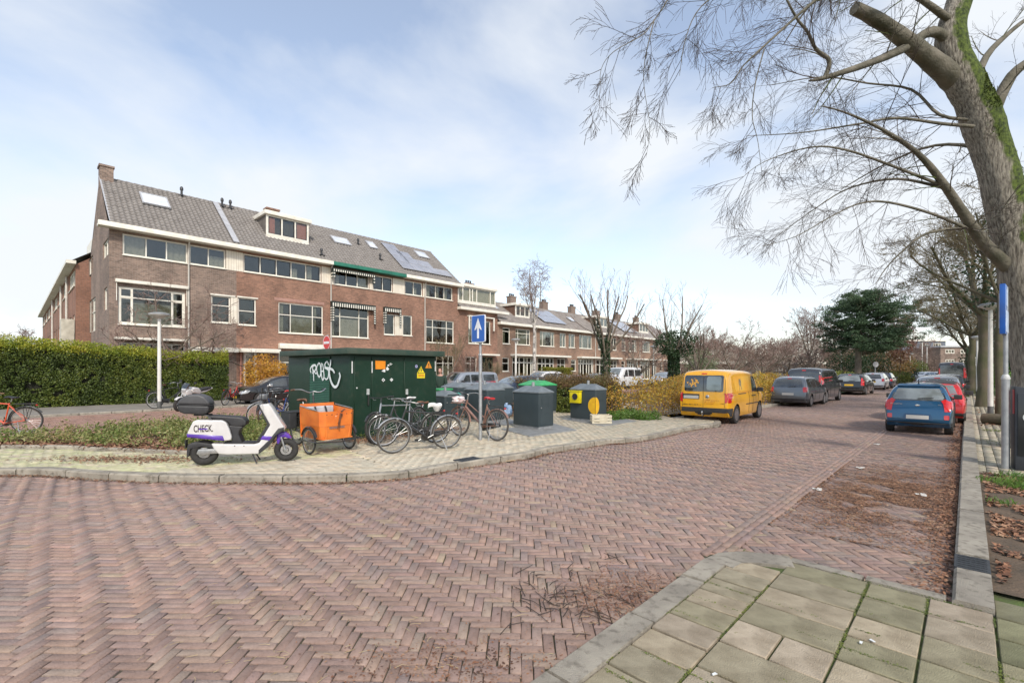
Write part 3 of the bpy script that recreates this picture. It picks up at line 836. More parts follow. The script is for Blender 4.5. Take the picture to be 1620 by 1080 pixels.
def roof_hit(px, py, y0, z0, y1, z1):
 """pixel -> (x along the front, t up the slope) on the roof plane of block A"""
 d = Vector(((px - 810) / FP, 1, (585 - py) / FP)); o = Vector((0, 0, CH))
 uy, uz = (y1 - y0), (z1 - z0)
 nrm = (-HN) * (-uz) + Vector((0, 0, 1)) * uy
 p0 = C0 + (-HN) * y0 + Vector((0, 0, z0))
 k = (p0 - o).dot(nrm) / d.dot(nrm); P = o + d * k - C0
 return P.dot(HU), (P.dot(-HN) - y0) / (y1 - y0)
# -- block A: four tall row houses
EA, RA = (-0.42, 9.62), (4.1, 13.25)
DEP = 8.2
ub = [0.0, fx(374), fx(522), fx(637), fx(724)]
def rect(px0, px1, pt, pb, x0, pref=None):
 """window rectangle from pixels, measured in the column px0"""
 a, b = fx(px0) - x0, fx(px1) - x0
 return [a, b, fz(pref or px0, pb), fz(pref or px0, pt)]
BZ0, BZ1 = fz(194, 402.5), fz(194, 369)
def rowhouse(i, label, wm, wins, panels, holes_extra=(), gutter=None, left_gable=None, right_gable=False):
 x0, x1 = ub[i], ub[i + 1]; W_ = x1 - x0
 t = thing('row_house', label, 'house', C0 + HU * x0, HANG)
 holes = [w['r'] for w in wins] + [list(h) for h in holes_extra]
 mb = MB(); wall_holes(mb, 0, W_, -0.1, 9.36, holes)
 if left_gable is not None:
  ghol = [g['r'] for g in left_gable]
  wall_holes(mb, 0, DEP, -0.1, 9.36, ghol, axis='y', c=0.0, sgn=1)
  mb.add([(0, 0, 9.36), (0, DEP, 9.36), (0, RA[0], RA[1] + 0.05)], [(0, 1, 2)])
  mb.add([(0.25, -0.02, 9.30), (0.25, DEP, 9.30), (0.25, RA[0], RA[1] - 0.02)], [(0, 1, 2)])
 if right_gable:
  mb.add([(W_, 0, -0.1), (W_, DEP, -0.1), (W_, DEP, 9.36), (W_, RA[0], RA[1]), (W_, 0, 9.36)], [(0, 1, 2, 3, 4)])
 mb.add([(0, DEP, -0.1), (W_, DEP, -0.1), (W_, DEP, 9.5), (0, DEP, 9.5)], [(0, 1, 2, 3)])
 mb.build('wall', wm, t, fixn=False)
 for w in wins:
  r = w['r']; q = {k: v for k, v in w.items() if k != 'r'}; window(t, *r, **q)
 if left_gable is not None:
  Mg = Matrix.Rotation(-PI / 2, 4, 'Z')
  Mg = Matrix(((0, 1, 0, 0), (1, 0, 0, 0), (0, 0, 1, 0), (0, 0, 0, 1)))
  for g in left_gable:
   q = {k: v for k, v in g.items() if k != 'r'}; window(t, *g['r'], M=Mg, **q)
 for (a, b, z0, z1) in panels:
  pb = MB(); n = max(1, round((b - a) / 0.14)); s = (b - a) / n
  for k in range(n): pb.box(a + k * s + 0.006, a + (k + 1) * s - 0.006, -0.012, 0.06, z0, z1)
  pb.box(a, b, 0.062, 0.075, z0, z1)
  pb.build('cladding_board', M_cream, t)
 rb = MB(); 
 uy, uz = RA[0] - EA[0], RA[1] - EA[1]
 rb.add([(0, EA[0], EA[1]), (W_, EA[0], EA[1]), (W_, RA[0], RA[1]), (0, RA[0], RA[1])], [(0, 1, 2, 3)])
 rb.add([(0, DEP + 0.4, 9.3), (W_, DEP + 0.4, 9.3), (W_, RA[0], RA[1]), (0, RA[0], RA[1])], [(0, 1, 2, 3)])
 roof = rb.build('roof', M_tile, t)
 rt = roof_tiles(roof, 0, W_, EA[0] - 0.06, EA[1] - 0.03, RA[0], RA[1] + 0.02, M_tile)
 mb = MB(); k = int(W_ / 0.4)
 for q in range(k): mb.tube([(q * W_ / k, RA[0], RA[1] + 0.05), ((q + 1) * W_ / k + 0.03, RA[0], RA[1] + 0.035)], [0.12, 0.105], 8)
 mb.build('ridge_tiles', M_tile, roof, smooth=True)
 gm = gutter or M_wht; ga = -0.5 if left_gable is not None else 0.0
 MB().prism([(-0.62, 9.36), (-0.60, 9.62), (-0.36, 9.62), (-0.34, 9.50), (0.0, 9.50), (0.0, 9.36)], ga, W_ + (0.25 if right_gable else 0), axis='x').build('gutter', gm, t, bevel=0.012)
 return t
def lx(i, px): return fx(px) - ub[i]
h1w = [dict(r=rect(194, 297, 0, 0, 0), mull=(0.345, 0.66), curtain=0.8, frame=M_wht, cm=M_curt, sashes=()),
 dict(r=rect(299.5, 357, 0, 0, 0), mull=(0.52,), curtain=0.9, cm=M_curt),
 dict(r=rect(187, 293, 452, 512, 0), mull=(0.2, 0.79), trans=(0.72,), curtain=0.5, inner=M_wht, sashes=[(0, 0), (0, 1), (2, 0), (2, 1)], fr=0.09),
 dict(r=rect(334, 364.5, 466.5, 509.5, 0), trans=(0.64,), curtain=0.0, inner=M_blackf, sashes=[(0, 0), (0, 1)]),
 dict(r=rect(187, 293, 541, 590, 0), mull=(0.2, 0.79), trans=(0.7,), curtain=0.3),
 dict(r=rect(318, 336, 560, 600, 0), trans=(0.7,), curtain=0.3)]
for w in h1w[:2]: w['r'][2], w['r'][3] = BZ0, BZ1
gab = [dict(r=[gy(171.2), gy(163), gz_(167, 407), gz_(167, 381)], curtain=0.5, mull=(0.5,), sill=False),
 dict(r=[gy(147), gy(140.5), gz_(144, 433), gz_(144, 407)], mull=(0.5,), curtain=0.4, sill=False),
 dict(r=[gy(169.3), gy(164.5), gz_(166, 491), gz_(166, 456)], curtain=0.0, sill=False),
 dict(r=[gy(151), gy(141.5), gz_(146, 525), gz_(146, 473)], mull=(0.5,), trans=(0.6,), curtain=0.5, sill=False),
 dict(r=[gy(147.5), gy(141), gz_(144, 553), gz_(144, 543)], curtain=0.0, sill=False)]
H1 = rowhouse(0, 'corner row house of brown brick with a bare gable, chimney and large first-floor window', M_bw1, h1w,
 [(lx(0, 357.5), ub[1], BZ0 - 0.03, BZ1 + 0.02), (lx(0, 364.9), ub[1], fz(334, 509.5), fz(334, 466.5))],
 holes_extra=[], left_gable=gab)
h2w = [dict(r=rect(385, 508, 0, 0, ub[1]), mull=(0.2, 0.4, 0.59, 0.79), curtain=0.35, frame=M_wht, inner=M_blackf, sashes=[(k, 0) for k in (0, 1, 2, 4)]),
 dict(r=rect(376.5, 405, 470, 513.5, ub[1]), trans=(0.52,), curtain=0.0, inner=M_blackf, sashes=[(0, 0), (0, 1)]),
 dict(r=rect(440.5, 511, 477.5, 526, ub[1]), mull=(0.26, 0.76), trans=(0.6,), curtain=0.9, cm=M_curt_g, inner=M_blackf, sashes=[(0, 0), (0, 1), (2, 0), (2, 1)]),
 dict(r=rect(388, 404, 556, 632, ub[1]), trans=(0.8,), curtain=0.0, frame=M_wht, sill=False),
 dict(r=rect(441, 511, 557, 610, ub[1]), mull=(0.26, 0.76), trans=(0.7,), curtain=0.5)]
h2w[0]['r'][2], h2w[0]['r'][3] = BZ0, BZ1
H2 = rowhouse(1, 'red brick row house with a white dormer with pink curtains on its roof', M_bw2, h2w,
 [(0, lx(1, 384.5), BZ0 - 0.03, BZ1 + 0.02), (lx(1, 508.5), lx(1, 522), BZ0 - 0.03, BZ1 + 0.02), (0, lx(1, 376), fz(334, 509.5), fz(334, 466.5))])
h3w = [dict(r=rect(528.5, 584, 0, 0, ub[2]), mull=(0.34, 0.66), curtain=0.3, inner=M_blackf, sashes=[(0, 0), (2, 0)]),
 dict(r=rect(590, 621, 0, 0, ub[2]), mull=(0.5,), curtain=0.5, inner=M_blackf, sashes=[(0, 0), (1, 0)]),
 dict(r=rect(523, 583.5, 482, 532, ub[2]), mull=(0.24, 0.74), trans=(0.66,), curtain=0.8, cm=M_curt),
 dict(r=rect(607.5, 624.5, 496, 529, ub[2]), trans=(), curtain=0.0),
 dict(r=rect(633.3 - 0.6, 636.2, 498, 530, ub[2]), curtain=0.0),
 dict(r=rect(530, 600, 562, 605, ub[2]), mull=(0.26, 0.76), trans=(0.7,), curtain=0.5)]
h3w.pop(4)
for w in h3w[:2]: w['r'][2], w['r'][3] = BZ0, BZ1
H3 = rowhouse(2, 'red brick row house with green gutter and black and white striped awning trims', M_bw2, h3w,
 [(0, lx(2, 528), BZ0 - 0.03, BZ1 + 0.02), (lx(2, 584.4), lx(2, 589.6), BZ0 - 0.03, BZ1 + 0.02), (lx(2, 621.4), ub[3] - ub[2], BZ0 - 0.03, BZ1 + 0.02), (lx(2, 624.7), ub[3] - ub[2], fz(607, 529), fz(607, 496))], gutter=M_green_g)
h4w = [dict(r=rect(640.5, 668.5, 0, 0, ub[3]), mull=(0.5,), curtain=0.6),
 dict(r=rect(674, 716, 0, 0, ub[3]), mull=(0.36, 0.68), curtain=0.7),
 dict(r=rect(637.3, 652, 498, 530.5, ub[3]), curtain=0.0),
 dict(r=rect(674, 718, 504, 541.5, ub[3]), mull=(0.24, 0.74), trans=(0.66,), curtain=0.4),
 dict(r=rect(690, 718, 562, 603, ub[3]), mull=(0.4, 0.7), trans=(0.7,), curtain=1.0)]
for w in h4w[:2]: w['r'][2], w['r'][3] = BZ0, BZ1
H4 = rowhouse(3, 'red brick row house with a block of solar panels on its tiled roof', M_bw2, h4w,
 [(0, lx(3, 640), BZ0 - 0.03, BZ1 + 0.02), (lx(3, 669), lx(3, 673.6), BZ0 - 0.03, BZ1 + 0.02)], right_gable=True)
HS = [H1, H2, H3, H4]
chimney(H1, 0.30, RA[0] - 0.05, 12.6, fz(165, 258) * 1.0 + 1.15, 0.62, 0.75, pots=0)
MB().tube([(0.02, EA[0] + 0.1, EA[1] + 0.1), (0.02, RA[0], RA[1] + 0.1)], 0.05, 6).build('verge_strip', M_lead, H1)
Ms = on_roof(ub[0], ub[1] - 0.15, 0.5, *EA, *RA, lift=0.19)
MB().box(-0.16, 0.16, -2.95, 2.75, -0.03, 0.02, Ms).build('flashing_strip', M_lead, H1)
chimney(H2, lx(1, 474), RA[0] + 1.0, 12.0, 14.15, 0.9, 0.6, pots=0, m=M_bw2)
for px, py, i in ((287, 312, 0), (351, 329, 0), (364, 332, 0), (508, 405, 1), (566, 388, 2), (601, 412, 3)):
 x, t = roof_hit(px, py, *EA, *RA); i = max(k for k in range(4) if ub[k] <= x)
 M = on_roof(ub[i], x, t, *EA, *RA); o = M.translation
 vent_pipe(HS[i], o.x, o.y, o.z, 0.62 if py < 340 else 0.5)
for (pa, pb, pc) in (((213, 307), (259, 316), (219, 324)), ((517, 375), (545, 381), (526, 386)), ((573, 383), (587, 387), (583, 394)), ((650, 398), (669, 403), (659, 408))):
 x0, t0 = roof_hit(*pa, *EA, *RA); x1, t1 = roof_hit(*pb, *EA, *RA); _, t2 = roof_hit(*pc, *EA, *RA)
 x = (x0 + x1) / 2 + 0.15; i = max(k for k in range(4) if ub[k] <= x); Ls = math.hypot(RA[0] - EA[0], RA[1] - EA[1])
 skylight(HS[i], on_roof(ub[i], x, (t0 + t2) / 2, *EA, *RA, lift=0.17), abs(x1 - x0) * 0.95, abs(t0 - t2) * Ls)
xs0, ts0 = roof_hit(638, 430, *EA, *RA); xs1, _ = roof_hit(718, 445, *EA, *RA); 
pw = (xs1 - xs0) / 4.0; Ls = math.hypot(RA[0] - EA[0], RA[1] - EA[1]); ph = 1.12
for row, cells in enumerate(((0, 1, 2, 3), (0, 1, 2), (0, 1), (0,))):
 for cidx in cells:
  t = ts0 + 0.04 + (row + 0.5) * ph / Ls; x = xs0 + (cidx + 0.5) * pw - row * 0.22
  if t + 0.5 * ph / Ls > 0.97: continue
  if x - pw / 2 < ub[3]: x = ub[3] + pw / 2 + 0.02 + cidx * pw
  solar(H4, on_roof(ub[3], x, t, *EA, *RA, lift=0.20), pw - 0.03, ph - 0.03)
def dormer(parent, x0, x1, z0, z1, yf, wmull, side_m, cm=None, curtain=1.0, sashes=None, over=0.15, depth=2.6, glass=None, wallside=None, trans=()):
 mb = MB(); mb.box(x0, x1, yf + 0.1, yf + depth, z0 - 0.9, z1 - 0.02)
 d = mb.build('dormer', side_m, parent)
 MB().box(x0 - 0.02, x1 + 0.02, yf - 0.03, yf + 0.10, z0 - 0.16, z0).build('apron', M_wht, d)
 mb = MB(); mb.box(x0 - over, x1 + over, yf - 0.22, yf + depth, z1 - 0.02, z1 + 0.24); mb.build('dormer_roof', M_wht, d, bevel=0.015)
 w = window(parent, x0, x1, z0, z1, mull=wmull, trans=trans, y=yf - 0.04, fr=0.13, mr=0.1, curtain=0, sill=False, glass=glass or M_glass_d, inner=M_blackf, sashes=sashes)
 return d, w
def inner_curtain(w, x0, x1, z0, z1, y, m):
 vs = []; fs = []; n = 12
 for q in range(n + 1):
  t = q / n; yy = y + 0.012 * math.sin(q * 2.1); vs += [(x0 + (x1 - x0) * t, yy, z0), (x0 + (x1 - x0) * t, yy, z1)]
 for q in range(n): fs.append((2 * q, 2 * q + 2, 2 * q + 3, 2 * q + 1))
 MB().add(vs, fs).build('curtain', m, w, smooth=True)
DY = 1.05
def dxz(px, py):
 """pixel on the dormer front plane (y = DY behind the main front)"""
 P = hn_px(-33.0 - DY, px); return (P - C0).dot(HU), CH + (585 - py) * P.y / FP
(xa, za), (xb, _) = dxz(421, 371), dxz(488, 383); _, zt = dxz(421, 337)
xa -= ub[1]; xb -= ub[1]
d, w = dormer(H2, xa, xb, za, zt - 0.05, DY, (0.355, 0.67), mat('dormer_side', (0.16, 0.14, 0.12), 0.8), sashes=[(0, 0), (1, 0), (2, 0)])
inner_curtain(w, xa + 0.1, xa + (xb - xa) * 0.2, za + .08, zt - .08, DY + 0.035, M_curt_p)
inner_curtain(w, xa + (xb - xa) * 0.69, xb - 0.15, za + .08, zt - .08, DY + 0.035, M_curt_p)
def drainpipe(parent, x, z0, z1, y=-0.08):
 MB().tube([(x, y - 0.25, z1), (x, y, z1 - 0.35), (x, y, z0)], 0.045, 8).build('drainpipe', M_pipe, parent, smooth=True)
for i, px in ((0, 298), (2, 523.0), (3, 671.5)): drainpipe(HS[i], lx(i, px), 0.1, 9.4)
def strip(parent, i, px0, px1, py0, py1, d0=-0.22, nm='awning_box', m=None):
 a, b = lx(i, px0), lx(i, px1); MB().box(a, b, d0, -0.003, fz(px0, py1), fz(px0, py0)).build(nm, m or M_wht, parent, bevel=0.01)
strip(H1, 0, 182, 297, 441, 446)
MB().tube([(lx(0, 184), -0.1, fz(184, 446)), (lx(0, 184), -0.1, fz(184, 475))], 0.02, 6).build('awning_arm', M_wht, H1)
MB().tube([(lx(0, 295), -0.1, fz(184, 446)), (lx(0, 295), -0.1, fz(184, 475))], 0.02, 6).build('awning_arm', M_wht, H1)
strip(H1, 0, 180, 294, 533, 536.5, -0.5, 'canopy')
strip(H1, 0, 300, 372, 549, 556, -0.7, 'canopy')
strip(H2, 1, 375, 438, 551, 557, -0.7, 'canopy')
strip(H2, 1, 440, 513, 543, 551, -0.35)
strip(H2, 1, 434, 513, 470, 475, -0.02, 'lintel', mat('pink_lintel', (0.42, 0.24, 0.19), 0.8))
strip(H1, 0, 332, 372, 464, 466.3, -0.06, 'window_head'); strip(H2, 1, 374.5, 408, 468, 470, -0.06, 'window_head')
strip(H3, 2, 523, 600, 552, 556, -0.35)
def valance(parent, i, px0, px1, pt, pb, drop, out=0.35):
 a, b = lx(i, px0), lx(i, px1); zt, zb = fz(px0, pt), fz(px0, pb); zd = fz(px0, drop)
 base = MB(); base.box(a, b, -out, -out + 0.02, zb, zt); base.box(a, b, -out, -0.005, zt, zt + 0.03)
 for x in (a, b - 0.02): base.box(x, x + 0.02, -out + 0.022, -0.06, zd, zt - 0.002); 
 for x in (a, b - 0.18): base.box(x, x + 0.18, -out + 0.001, -out + 0.018, zd, zb - 0.002)
 v = base.build('awning_valance', M_shutter, parent)
 st = MB(); n = int((b - a) / 0.17)
 for k in range(n): st.box(a + (k + 0.28) * (b - a) / n, a + (k + 0.72) * (b - a) / n, -out - 0.008, -out - 0.001, zb + 0.02, zt - (zt - zb) * 0.25)
 m = int((zb - zd) / 0.17)
 for k in range(max(0, m)):
  z = zd + (k + 0.25) * (zb - zd) / m
  st.box(a - 0.012, a - 0.002, -out + 0.03, -0.08, z, z + 0.08); st.box(b - 0.15, b - 0.03, -out - 0.008, -out, z, z + 0.08); st.box(a + 0.03, a + 0.15, -out - 0.008, -out, z, z + 0.08)
 st.build('white_stripe', M_wht, v)['kind'] = 'stuff'
valance(H3, 2, 522, 591, 477, 485, 508)
valance(H3, 2, 605.5, 632, 486, 493, 512, 0.3)
valance(H3, 2, 522.5, 589, 425, 430, 440, 0.45)
MB().box(lx(1, 389), lx(1, 403), 0.16, 0.2, 0.1, 2.6).build('door', M_doorg, H2)
for px in (387, 404): MB().box(lx(1, px) - 0.06, lx(1, px) + 0.06, -0.03, 0.1, 0.1, 3.1).build('door_post', M_wht, H2)
MB().tube([(lx(1, 380.5), -0.06, 0.1), (lx(1, 380.5), -0.06, 3.2)], 0.05, 8).build('flagpole', mat('red_pipe', (0.6, 0.25, 0.18), 0.5), H2)
# -- the linking house and row B
def lowhouse(x0, x1, label, wins, wm, eave, ridge, depth=8.0, ground=None, dorm=None, sky_=(), chim=True, gut_ext=(0, 0), rt=True, name='row_house', group=None, canopy=None, base=None, ang=None, seg=2):
 W_ = x1 - x0; t = thing(name, label, 'house', (base or C0) + (HU if ang is None else Vector((math.cos(ang), math.sin(ang), 0))) * x0, HANG if ang is None else ang, group)
 allw = list(wins) + list(ground or [])
 mb = MB(); ez = eave[1]
 wall_holes(mb, 0, W_, -0.1, ez - 0.2, [w['r'] for w in allw])
 mb.add([(0, 0, -0.1), (0, depth, -0.1), (0, depth, ez - 0.2), (0, ridge[0], ridge[1]), (0, 0, ez - 0.2)], [(0, 1, 2, 3, 4)])
 mb.add([(W_, 0, -0.1), (W_, depth, -0.1), (W_, depth, ez - 0.2), (W_, ridge[0], ridge[1]), (W_, 0, ez - 0.2)], [(0, 1, 2, 3, 4)])
 mb.add([(0, depth, -0.1), (W_, depth, -0.1), (W_, depth, ez - 0.2), (0, depth, ez - 0.2)], [(0, 1, 2, 3)])
 mb.build('wall', wm, t, fixn=False)
 for w in allw:
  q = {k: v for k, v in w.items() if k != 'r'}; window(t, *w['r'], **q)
 rb = MB(); rb.add([(0, eave[0], eave[1]), (W_, eave[0], eave[1]), (W_, ridge[0], ridge[1]), (0, ridge[0], ridge[1])], [(0, 1, 2, 3)])
 rb.add([(0, depth + 0.3, eave[1] - 0.2), (W_, depth + 0.3, eave[1] - 0.2), (W_, ridge[0], ridge[1]), (0, ridge[0], ridge[1])], [(0, 1, 2, 3)])
 rf = rb.build('roof', M_tile2, t)
 if rt: roof_tiles(rf, 0, W_, eave[0] - 0.03, eave[1] - 0.02, ridge[0], ridge[1] + 0.02, M_tile2, seg=seg)
 MB().box(gut_ext[0], W_ + gut_ext[1], eave[0] - 0.12, -0.003, eave[1] - 0.28, eave[1] - 0.02).build('gutter', M_wht, t, bevel=0.012, seg=1)
 if chim: chimney(t, 0.0 + 0.4, ridge[0] + 0.1, ridge[1] - 0.6, ridge[1] + 0.95, 1.0, 0.6, pots=3)
 return t
def bw(x0, x1, z0, z1, **k): return dict(r=[x0, x1, z0, z1], **k)
u5 = [ub[4] + 0.003, fx(787)]
EV5 = (-0.40, 7.62); RD5 = (4.0, 9.9)
link_w = [bw(lx(3, 741) + ub[3] - u5[0], lx(3, 776) + ub[3] - u5[0], fz(741, 543), fz(741, 505), mull=(0.33, 0.66), curtain=0.6)]
link_g = [bw(0.9, 2.4, 0.5, 3.0, mull=(0.5,), trans=(0.75,), curtain=0.3), bw(3.0, 4.6, 0.2, 3.0, mull=(0.3, 0.7), curtain=0.0, frame=M_doorg)]
H5 = lowhouse(u5[0], u5[1], 'brick house with a wide white dormer behind the one-way street sign', link_w, M_bw2, EV5, RD5, ground=link_g, chim=False, gut_ext=(-0.05, 1.2))
_w = u5[1] - u5[0]
d, w = dormer(H5, 0.05, _w - 0.25, 8.15, 9.6, 0.05, (0.12, 0.3, 0.37, 0.48, 0.85), M_wht, sashes=None)
inner_curtain(w, _w * 0.5, _w * 0.8, 8.25, 9.5, 0.16, mat('curtain_rose', (0.62, 0.42, 0.40), 0.9))
inner_curtain(w, 0.2, _w * 0.32, 8.25, 8.8, 0.16, M_curt)
MB().box(2.6, 4.9, -0.7, -0.003, 3.15, 3.3).build('canopy', M_wht, H5)
vb = MB()
for x in (lx(3, 739) + ub[3] - u5[0], lx(3, 778) + ub[3] - u5[0]): vb.box(x, x + 0.12, -0.3, -0.2, 5.6, 6.8)
vb.box(lx(3, 739) + ub[3] - u5[0], lx(3, 778) + ub[3] - u5[0] + 0.12, -0.3, -0.003, 6.8, 6.9); vb.build('awning_frame', M_wht, H5)
EVB = (-0.38, 6.62); RDB = (3.9, 9.35)
xB = [u5[1] + 0.002 + 5.97 * k for k in range(9)]
ZW0, ZW1 = 4.42, 6.08
pats = [
 [(0.75, 1.85, (), (0.78,)), (2.7, 5.05, (0.18, 0.8), (0.72,))],
 [(0.75, 3.4, (0.2, 0.8), ()), (4.4, 5.6, (0.5,), ())],
 [(0.2, 1.5, (0.4,), ()), (2.4, 5.2, (0.25, 0.72), ())],
 [(0.7, 2.9, (0.3, 0.7), ()), (3.9, 5.4, (0.5,), ())]]
descr = ['brick row house of two storeys, nearest of the low row, white birch trunk before it', 'low brick row house with a clipped green-yellow hedge in its front garden', 'low brick row house behind the parked white van and the ivy-clad bare tree',
 'low brick row house right of the ivy-clad bare tree', 'low brick row house between the ivy tree and the thick dark ivy bush', 'low brick row house behind the thick ivy bush left of the yellow van',
 'low brick row house seen through branches above the yellow van']
grp = []
for k in range(7):
 p = pats[k % 4]
 ws = [bw(a, b, ZW0, ZW1, mull=m, trans=t_, curtain=0.5) for a, b, m, t_ in p]
 if k % 2 == 0: g = [bw(0.7, 1.7, 1.6, 3.0, trans=(0.6,), curtain=0.3), bw(2.2, 5.6, 0.35, 3.15, mull=(0.16, 0.34, 0.56, 0.72, 0.9), trans=(0.78,), curtain=0.35, fr=0.11, mr=0.12)]
 else: g = [bw(0.3, 3.3, 0.35, 3.15, mull=(0.3, 0.5, 0.78), trans=(0.75,), curtain=0.35, fr=0.11, mr=0.12), bw(3.9, 5.5, 0.2, 3.1, mull=(0.45,), trans=(0.75,), curtain=0.2, fr=0.1)]
 h = lowhouse(xB[k], xB[k + 1] - 0.003, descr[k], ws, M_bw3, EVB, RDB, ground=g, chim=(k > 0), rt=(k < 5), group=None)
 MB().box(1.9 if k % 2 == 0 else 0.1, 5.85 if k % 2 == 0 else 5.7, -0.75, -0.003, 3.2, 3.4).build('canopy', M_wht, h, bevel=0.01, seg=1)
 if k % 2 == 0: drainpipe(h, 5.93, 0.1, 6.4)
 MB().box(0.0, 0.12, -0.02, 0.02, ZW1, ZW1 + 0.01)
 if k in (0, 3, 5):
  dd, w = dormer(h, 3.6 if k == 0 else 1.5, 5.9 if k == 0 else 4.4, 7.55, 8.75, 0.85, (0.33, 0.66), mat('dormer_brown', (0.16, 0.09, 0.06), 0.8))
 if k == 0:
  skylight(h, on_roof(0, 1.6, 0.62, *EVB, *RDB, lift=0.18), 1.0, 0.9)
 if k in (1, 4):
  for a in range(4):
   for b_ in range(2): solar(h, on_roof(0, 2.3 + a * 1.05, 0.30 + b_ * 0.33, *EVB, *RDB, lift=0.19), 1.0, 1.62)
 if k in (2, 3): skylight(h, on_roof(0, 3.0, 0.5, *EVB, *RDB, lift=0.18), 0.9, 1.1)
chimney(H5, _w + 0.0, 4.4, 9.0, 11.0, 1.1, 0.6, pots=3, m=M_bw1)
# -- the row round the corner on the far left
PERP = -HN
bL = C0 - HU * 0.6 + PERP * 10.2
M_bung0 = mat('weathered_boards', (0.55, 0.51, 0.42), 0.8, vs=3, col2=(0.38, 0.35, 0.28))
def siderow():
 """fronts face away from HU; local x runs back along PERP"""
 ang = math.atan2(PERP.y, PERP.x)
 ws = 5.9
 lab = ['orange-brown brick side-street house with a pale lean-to screen, just left of the corner gable', 'orange-brown brick side-street house, second behind the corner gable', 'side-street brick house with small white windows under the long white gutter', 'farthest-left orange-brown house of the side row above the tall hedge',
 'side-row house under the sinking end of the long white gutter', 'distant side-row house nearly hidden by the tall hedge', 'last distant house of the side row, a sliver above the tall hedge', 'very last house at the far end of the side row']
 for k in range(8):
  o = bL + PERP * (k * ws); t = thing('row_house', lab[k], 'house', o, ang)
  holes = [[0.6, 5.3, 7.55, 8.75], [0.9, 2.2, 3.6, 5.6], [3.4, 4.8, 3.6, 5.6]]
  mb = MB(); wall_holes(mb, 0, ws - 0.004, -0.1, 8.9, holes, sgn=-1)
  if k == 0: mb.add([(0, 0, -0.1), (0, -9, -0.1), (0, -9, 8.9), (0, -4.5, 12.3), (0, 0, 8.9)], [(0, 1, 2, 3, 4)])
  mb.build('wall', M_bw4 if k % 2 == 0 else M_bw2, t, fixn=False)
  Mf = Matrix(((1, 0, 0, 0), (0, -1, 0, 0), (0, 0, 1, 0), (0, 0, 0, 1)))
  for h in holes: window(t, *h, M=Mf, mull=(0.25, 0.5, 0.75) if h[1] - h[0] > 3 else (0.5,), curtain=0.4)
  rb = MB(); rb.add([(0, 0.5, 8.95), (ws, 0.5, 8.95), (ws, -4.5, 12.6), (0, -4.5, 12.6)], [(0, 1, 2, 3)]); rb.build('roof', M_tile2, t)
  MB().box(-0.3 if k == 0 else 0, ws, 0.003, 0.5, 8.9, 9.12).build('gutter', M_wht, t)
  if k in (1, 2, 4): MB().tube([(0.1, 0.1, 9), (0.1, 0.1, 0)], 0.07, 8).build('drainpipe', M_pipe, t)
  if k == 0: MB().box(0.3, 1.3, 0.05, 0.7, 2.4, 5.2).build('screen', M_bung0, t, bevel=0.02)
  if k in (0, 3): dormer(t, 1.0, 4.2, 9.7, 10.9, -1.2, (0.5,), M_wht) if False else MB().box(1.0, 4.2, -3.0, -0.9, 9.3, 11.0).build('dormer', M_wht, t)
siderow()
# -- far buildings
M_bung = mat('pale_render', (0.62, 0.60, 0.54), 0.8, vs=1.0, col2=(0.5, 0.47, 0.42))
def bungalow(px0, px1, Y, label, h=3.0, wm=None, nwin=5):
 a = atd(px0, 585, Y); b = atd(px1, 585, Y * 1.02); L = (b - a).length; ang = math.atan2(b.y - a.y, b.x - a.x)
 t = thing('bungalow', label, 'house', (a.x, a.y, 0), ang)
 holes = []; x = 1.0
 while x + 2.5 < L - 0.5: w_ = random.uniform(1.4, 2.6); holes.append([x, x + w_, 0.7, 2.3]); x += w_ + random.uniform(0.8, 2.4)
 mb = MB(); wall_holes(mb, 0, L, -0.1, h - 0.3, holes); mb.box(0, L, 8, 8.1, -0.1, h - 0.3); mb.add([(0, 0, -0.1), (0, 8, -0.1), (0, 8, h - .3), (0, 0, h - .3)], [(0, 1, 2, 3)]); mb.add([(L, 0, -0.1), (L, 8, -0.1), (L, 8, h - .3), (L, 0, h - .3)], [(0, 1, 2, 3)])
 mb.build('wall', wm or M_bw3, t, fixn=False)
 for q in holes: window(t, *q, mull=(0.35,), curtain=0.5, fr=0.14, mr=0.1)
 MB().box(-0.5, L + 0.5, -0.7, 8.4, h - 0.3, h + 0.15).build('flat_roof', M_wht, t)
 return t
bungalow(1060, 1186, 74, 'low flat-roofed bungalow with white fascia behind the yellow van')
bungalow(1196, 1300, 82, 'low flat-roofed bungalow with white fascia above the grey estate car', wm=M_bung)
bungalow(985, 1052, 84, 'low flat-roofed house far behind the ivy bush')
def apartment(px0, px1, Y, h, label, m1, m2, floors, skew=0.0, hgt0=0.0):
 a = atd(px0, 585, Y); b = atd(px1, 585, Y * (1 + skew)); L = (b - a).length; ang = math.atan2(b.y - a.y, b.x - a.x)
 t = thing('apartment_building', label, 'apartments', (a.x, a.y, 0), ang)
 fh = h / floors; holes = []
 for f in range(floors):
  x = 1.2
  while x + 2.6 < L: holes.append([x, x + 2.2, f * fh + 0.9, (f + 1) * fh - 0.5]); x += 3.6
 mb = MB(); wall_holes(mb, 0, L, -0.1, h, holes, rev=0.25); mb.add([(0, 0, -0.1), (0, 10, -0.1), (0, 10, h), (0, 0, h)], [(0, 1, 2, 3)]); mb.add([(L, 0, -0.1), (L, 10, -0.1), (L, 10, h), (L, 0, h)], [(0, 1, 2, 3)]); mb.box(0, L, 10, 10.1, -.1, h)
 mb.build('wall', m1, t, fixn=False)
 for q in holes: window(t, *q, mull=(0.33, 0.66), curtain=0.4, fr=0.16, mr=0.12, sill=False)
 MB().box(-0.2, L + 0.2, -0.3, 10.2, h, h + 0.35).build('flat_roof', m2, t)
 return t
M_bluegrey = mat('blue_grey_cladding', (0.16, 0.19, 0.23), 0.7, vs=0.6, col2=(0.12, 0.14, 0.17))
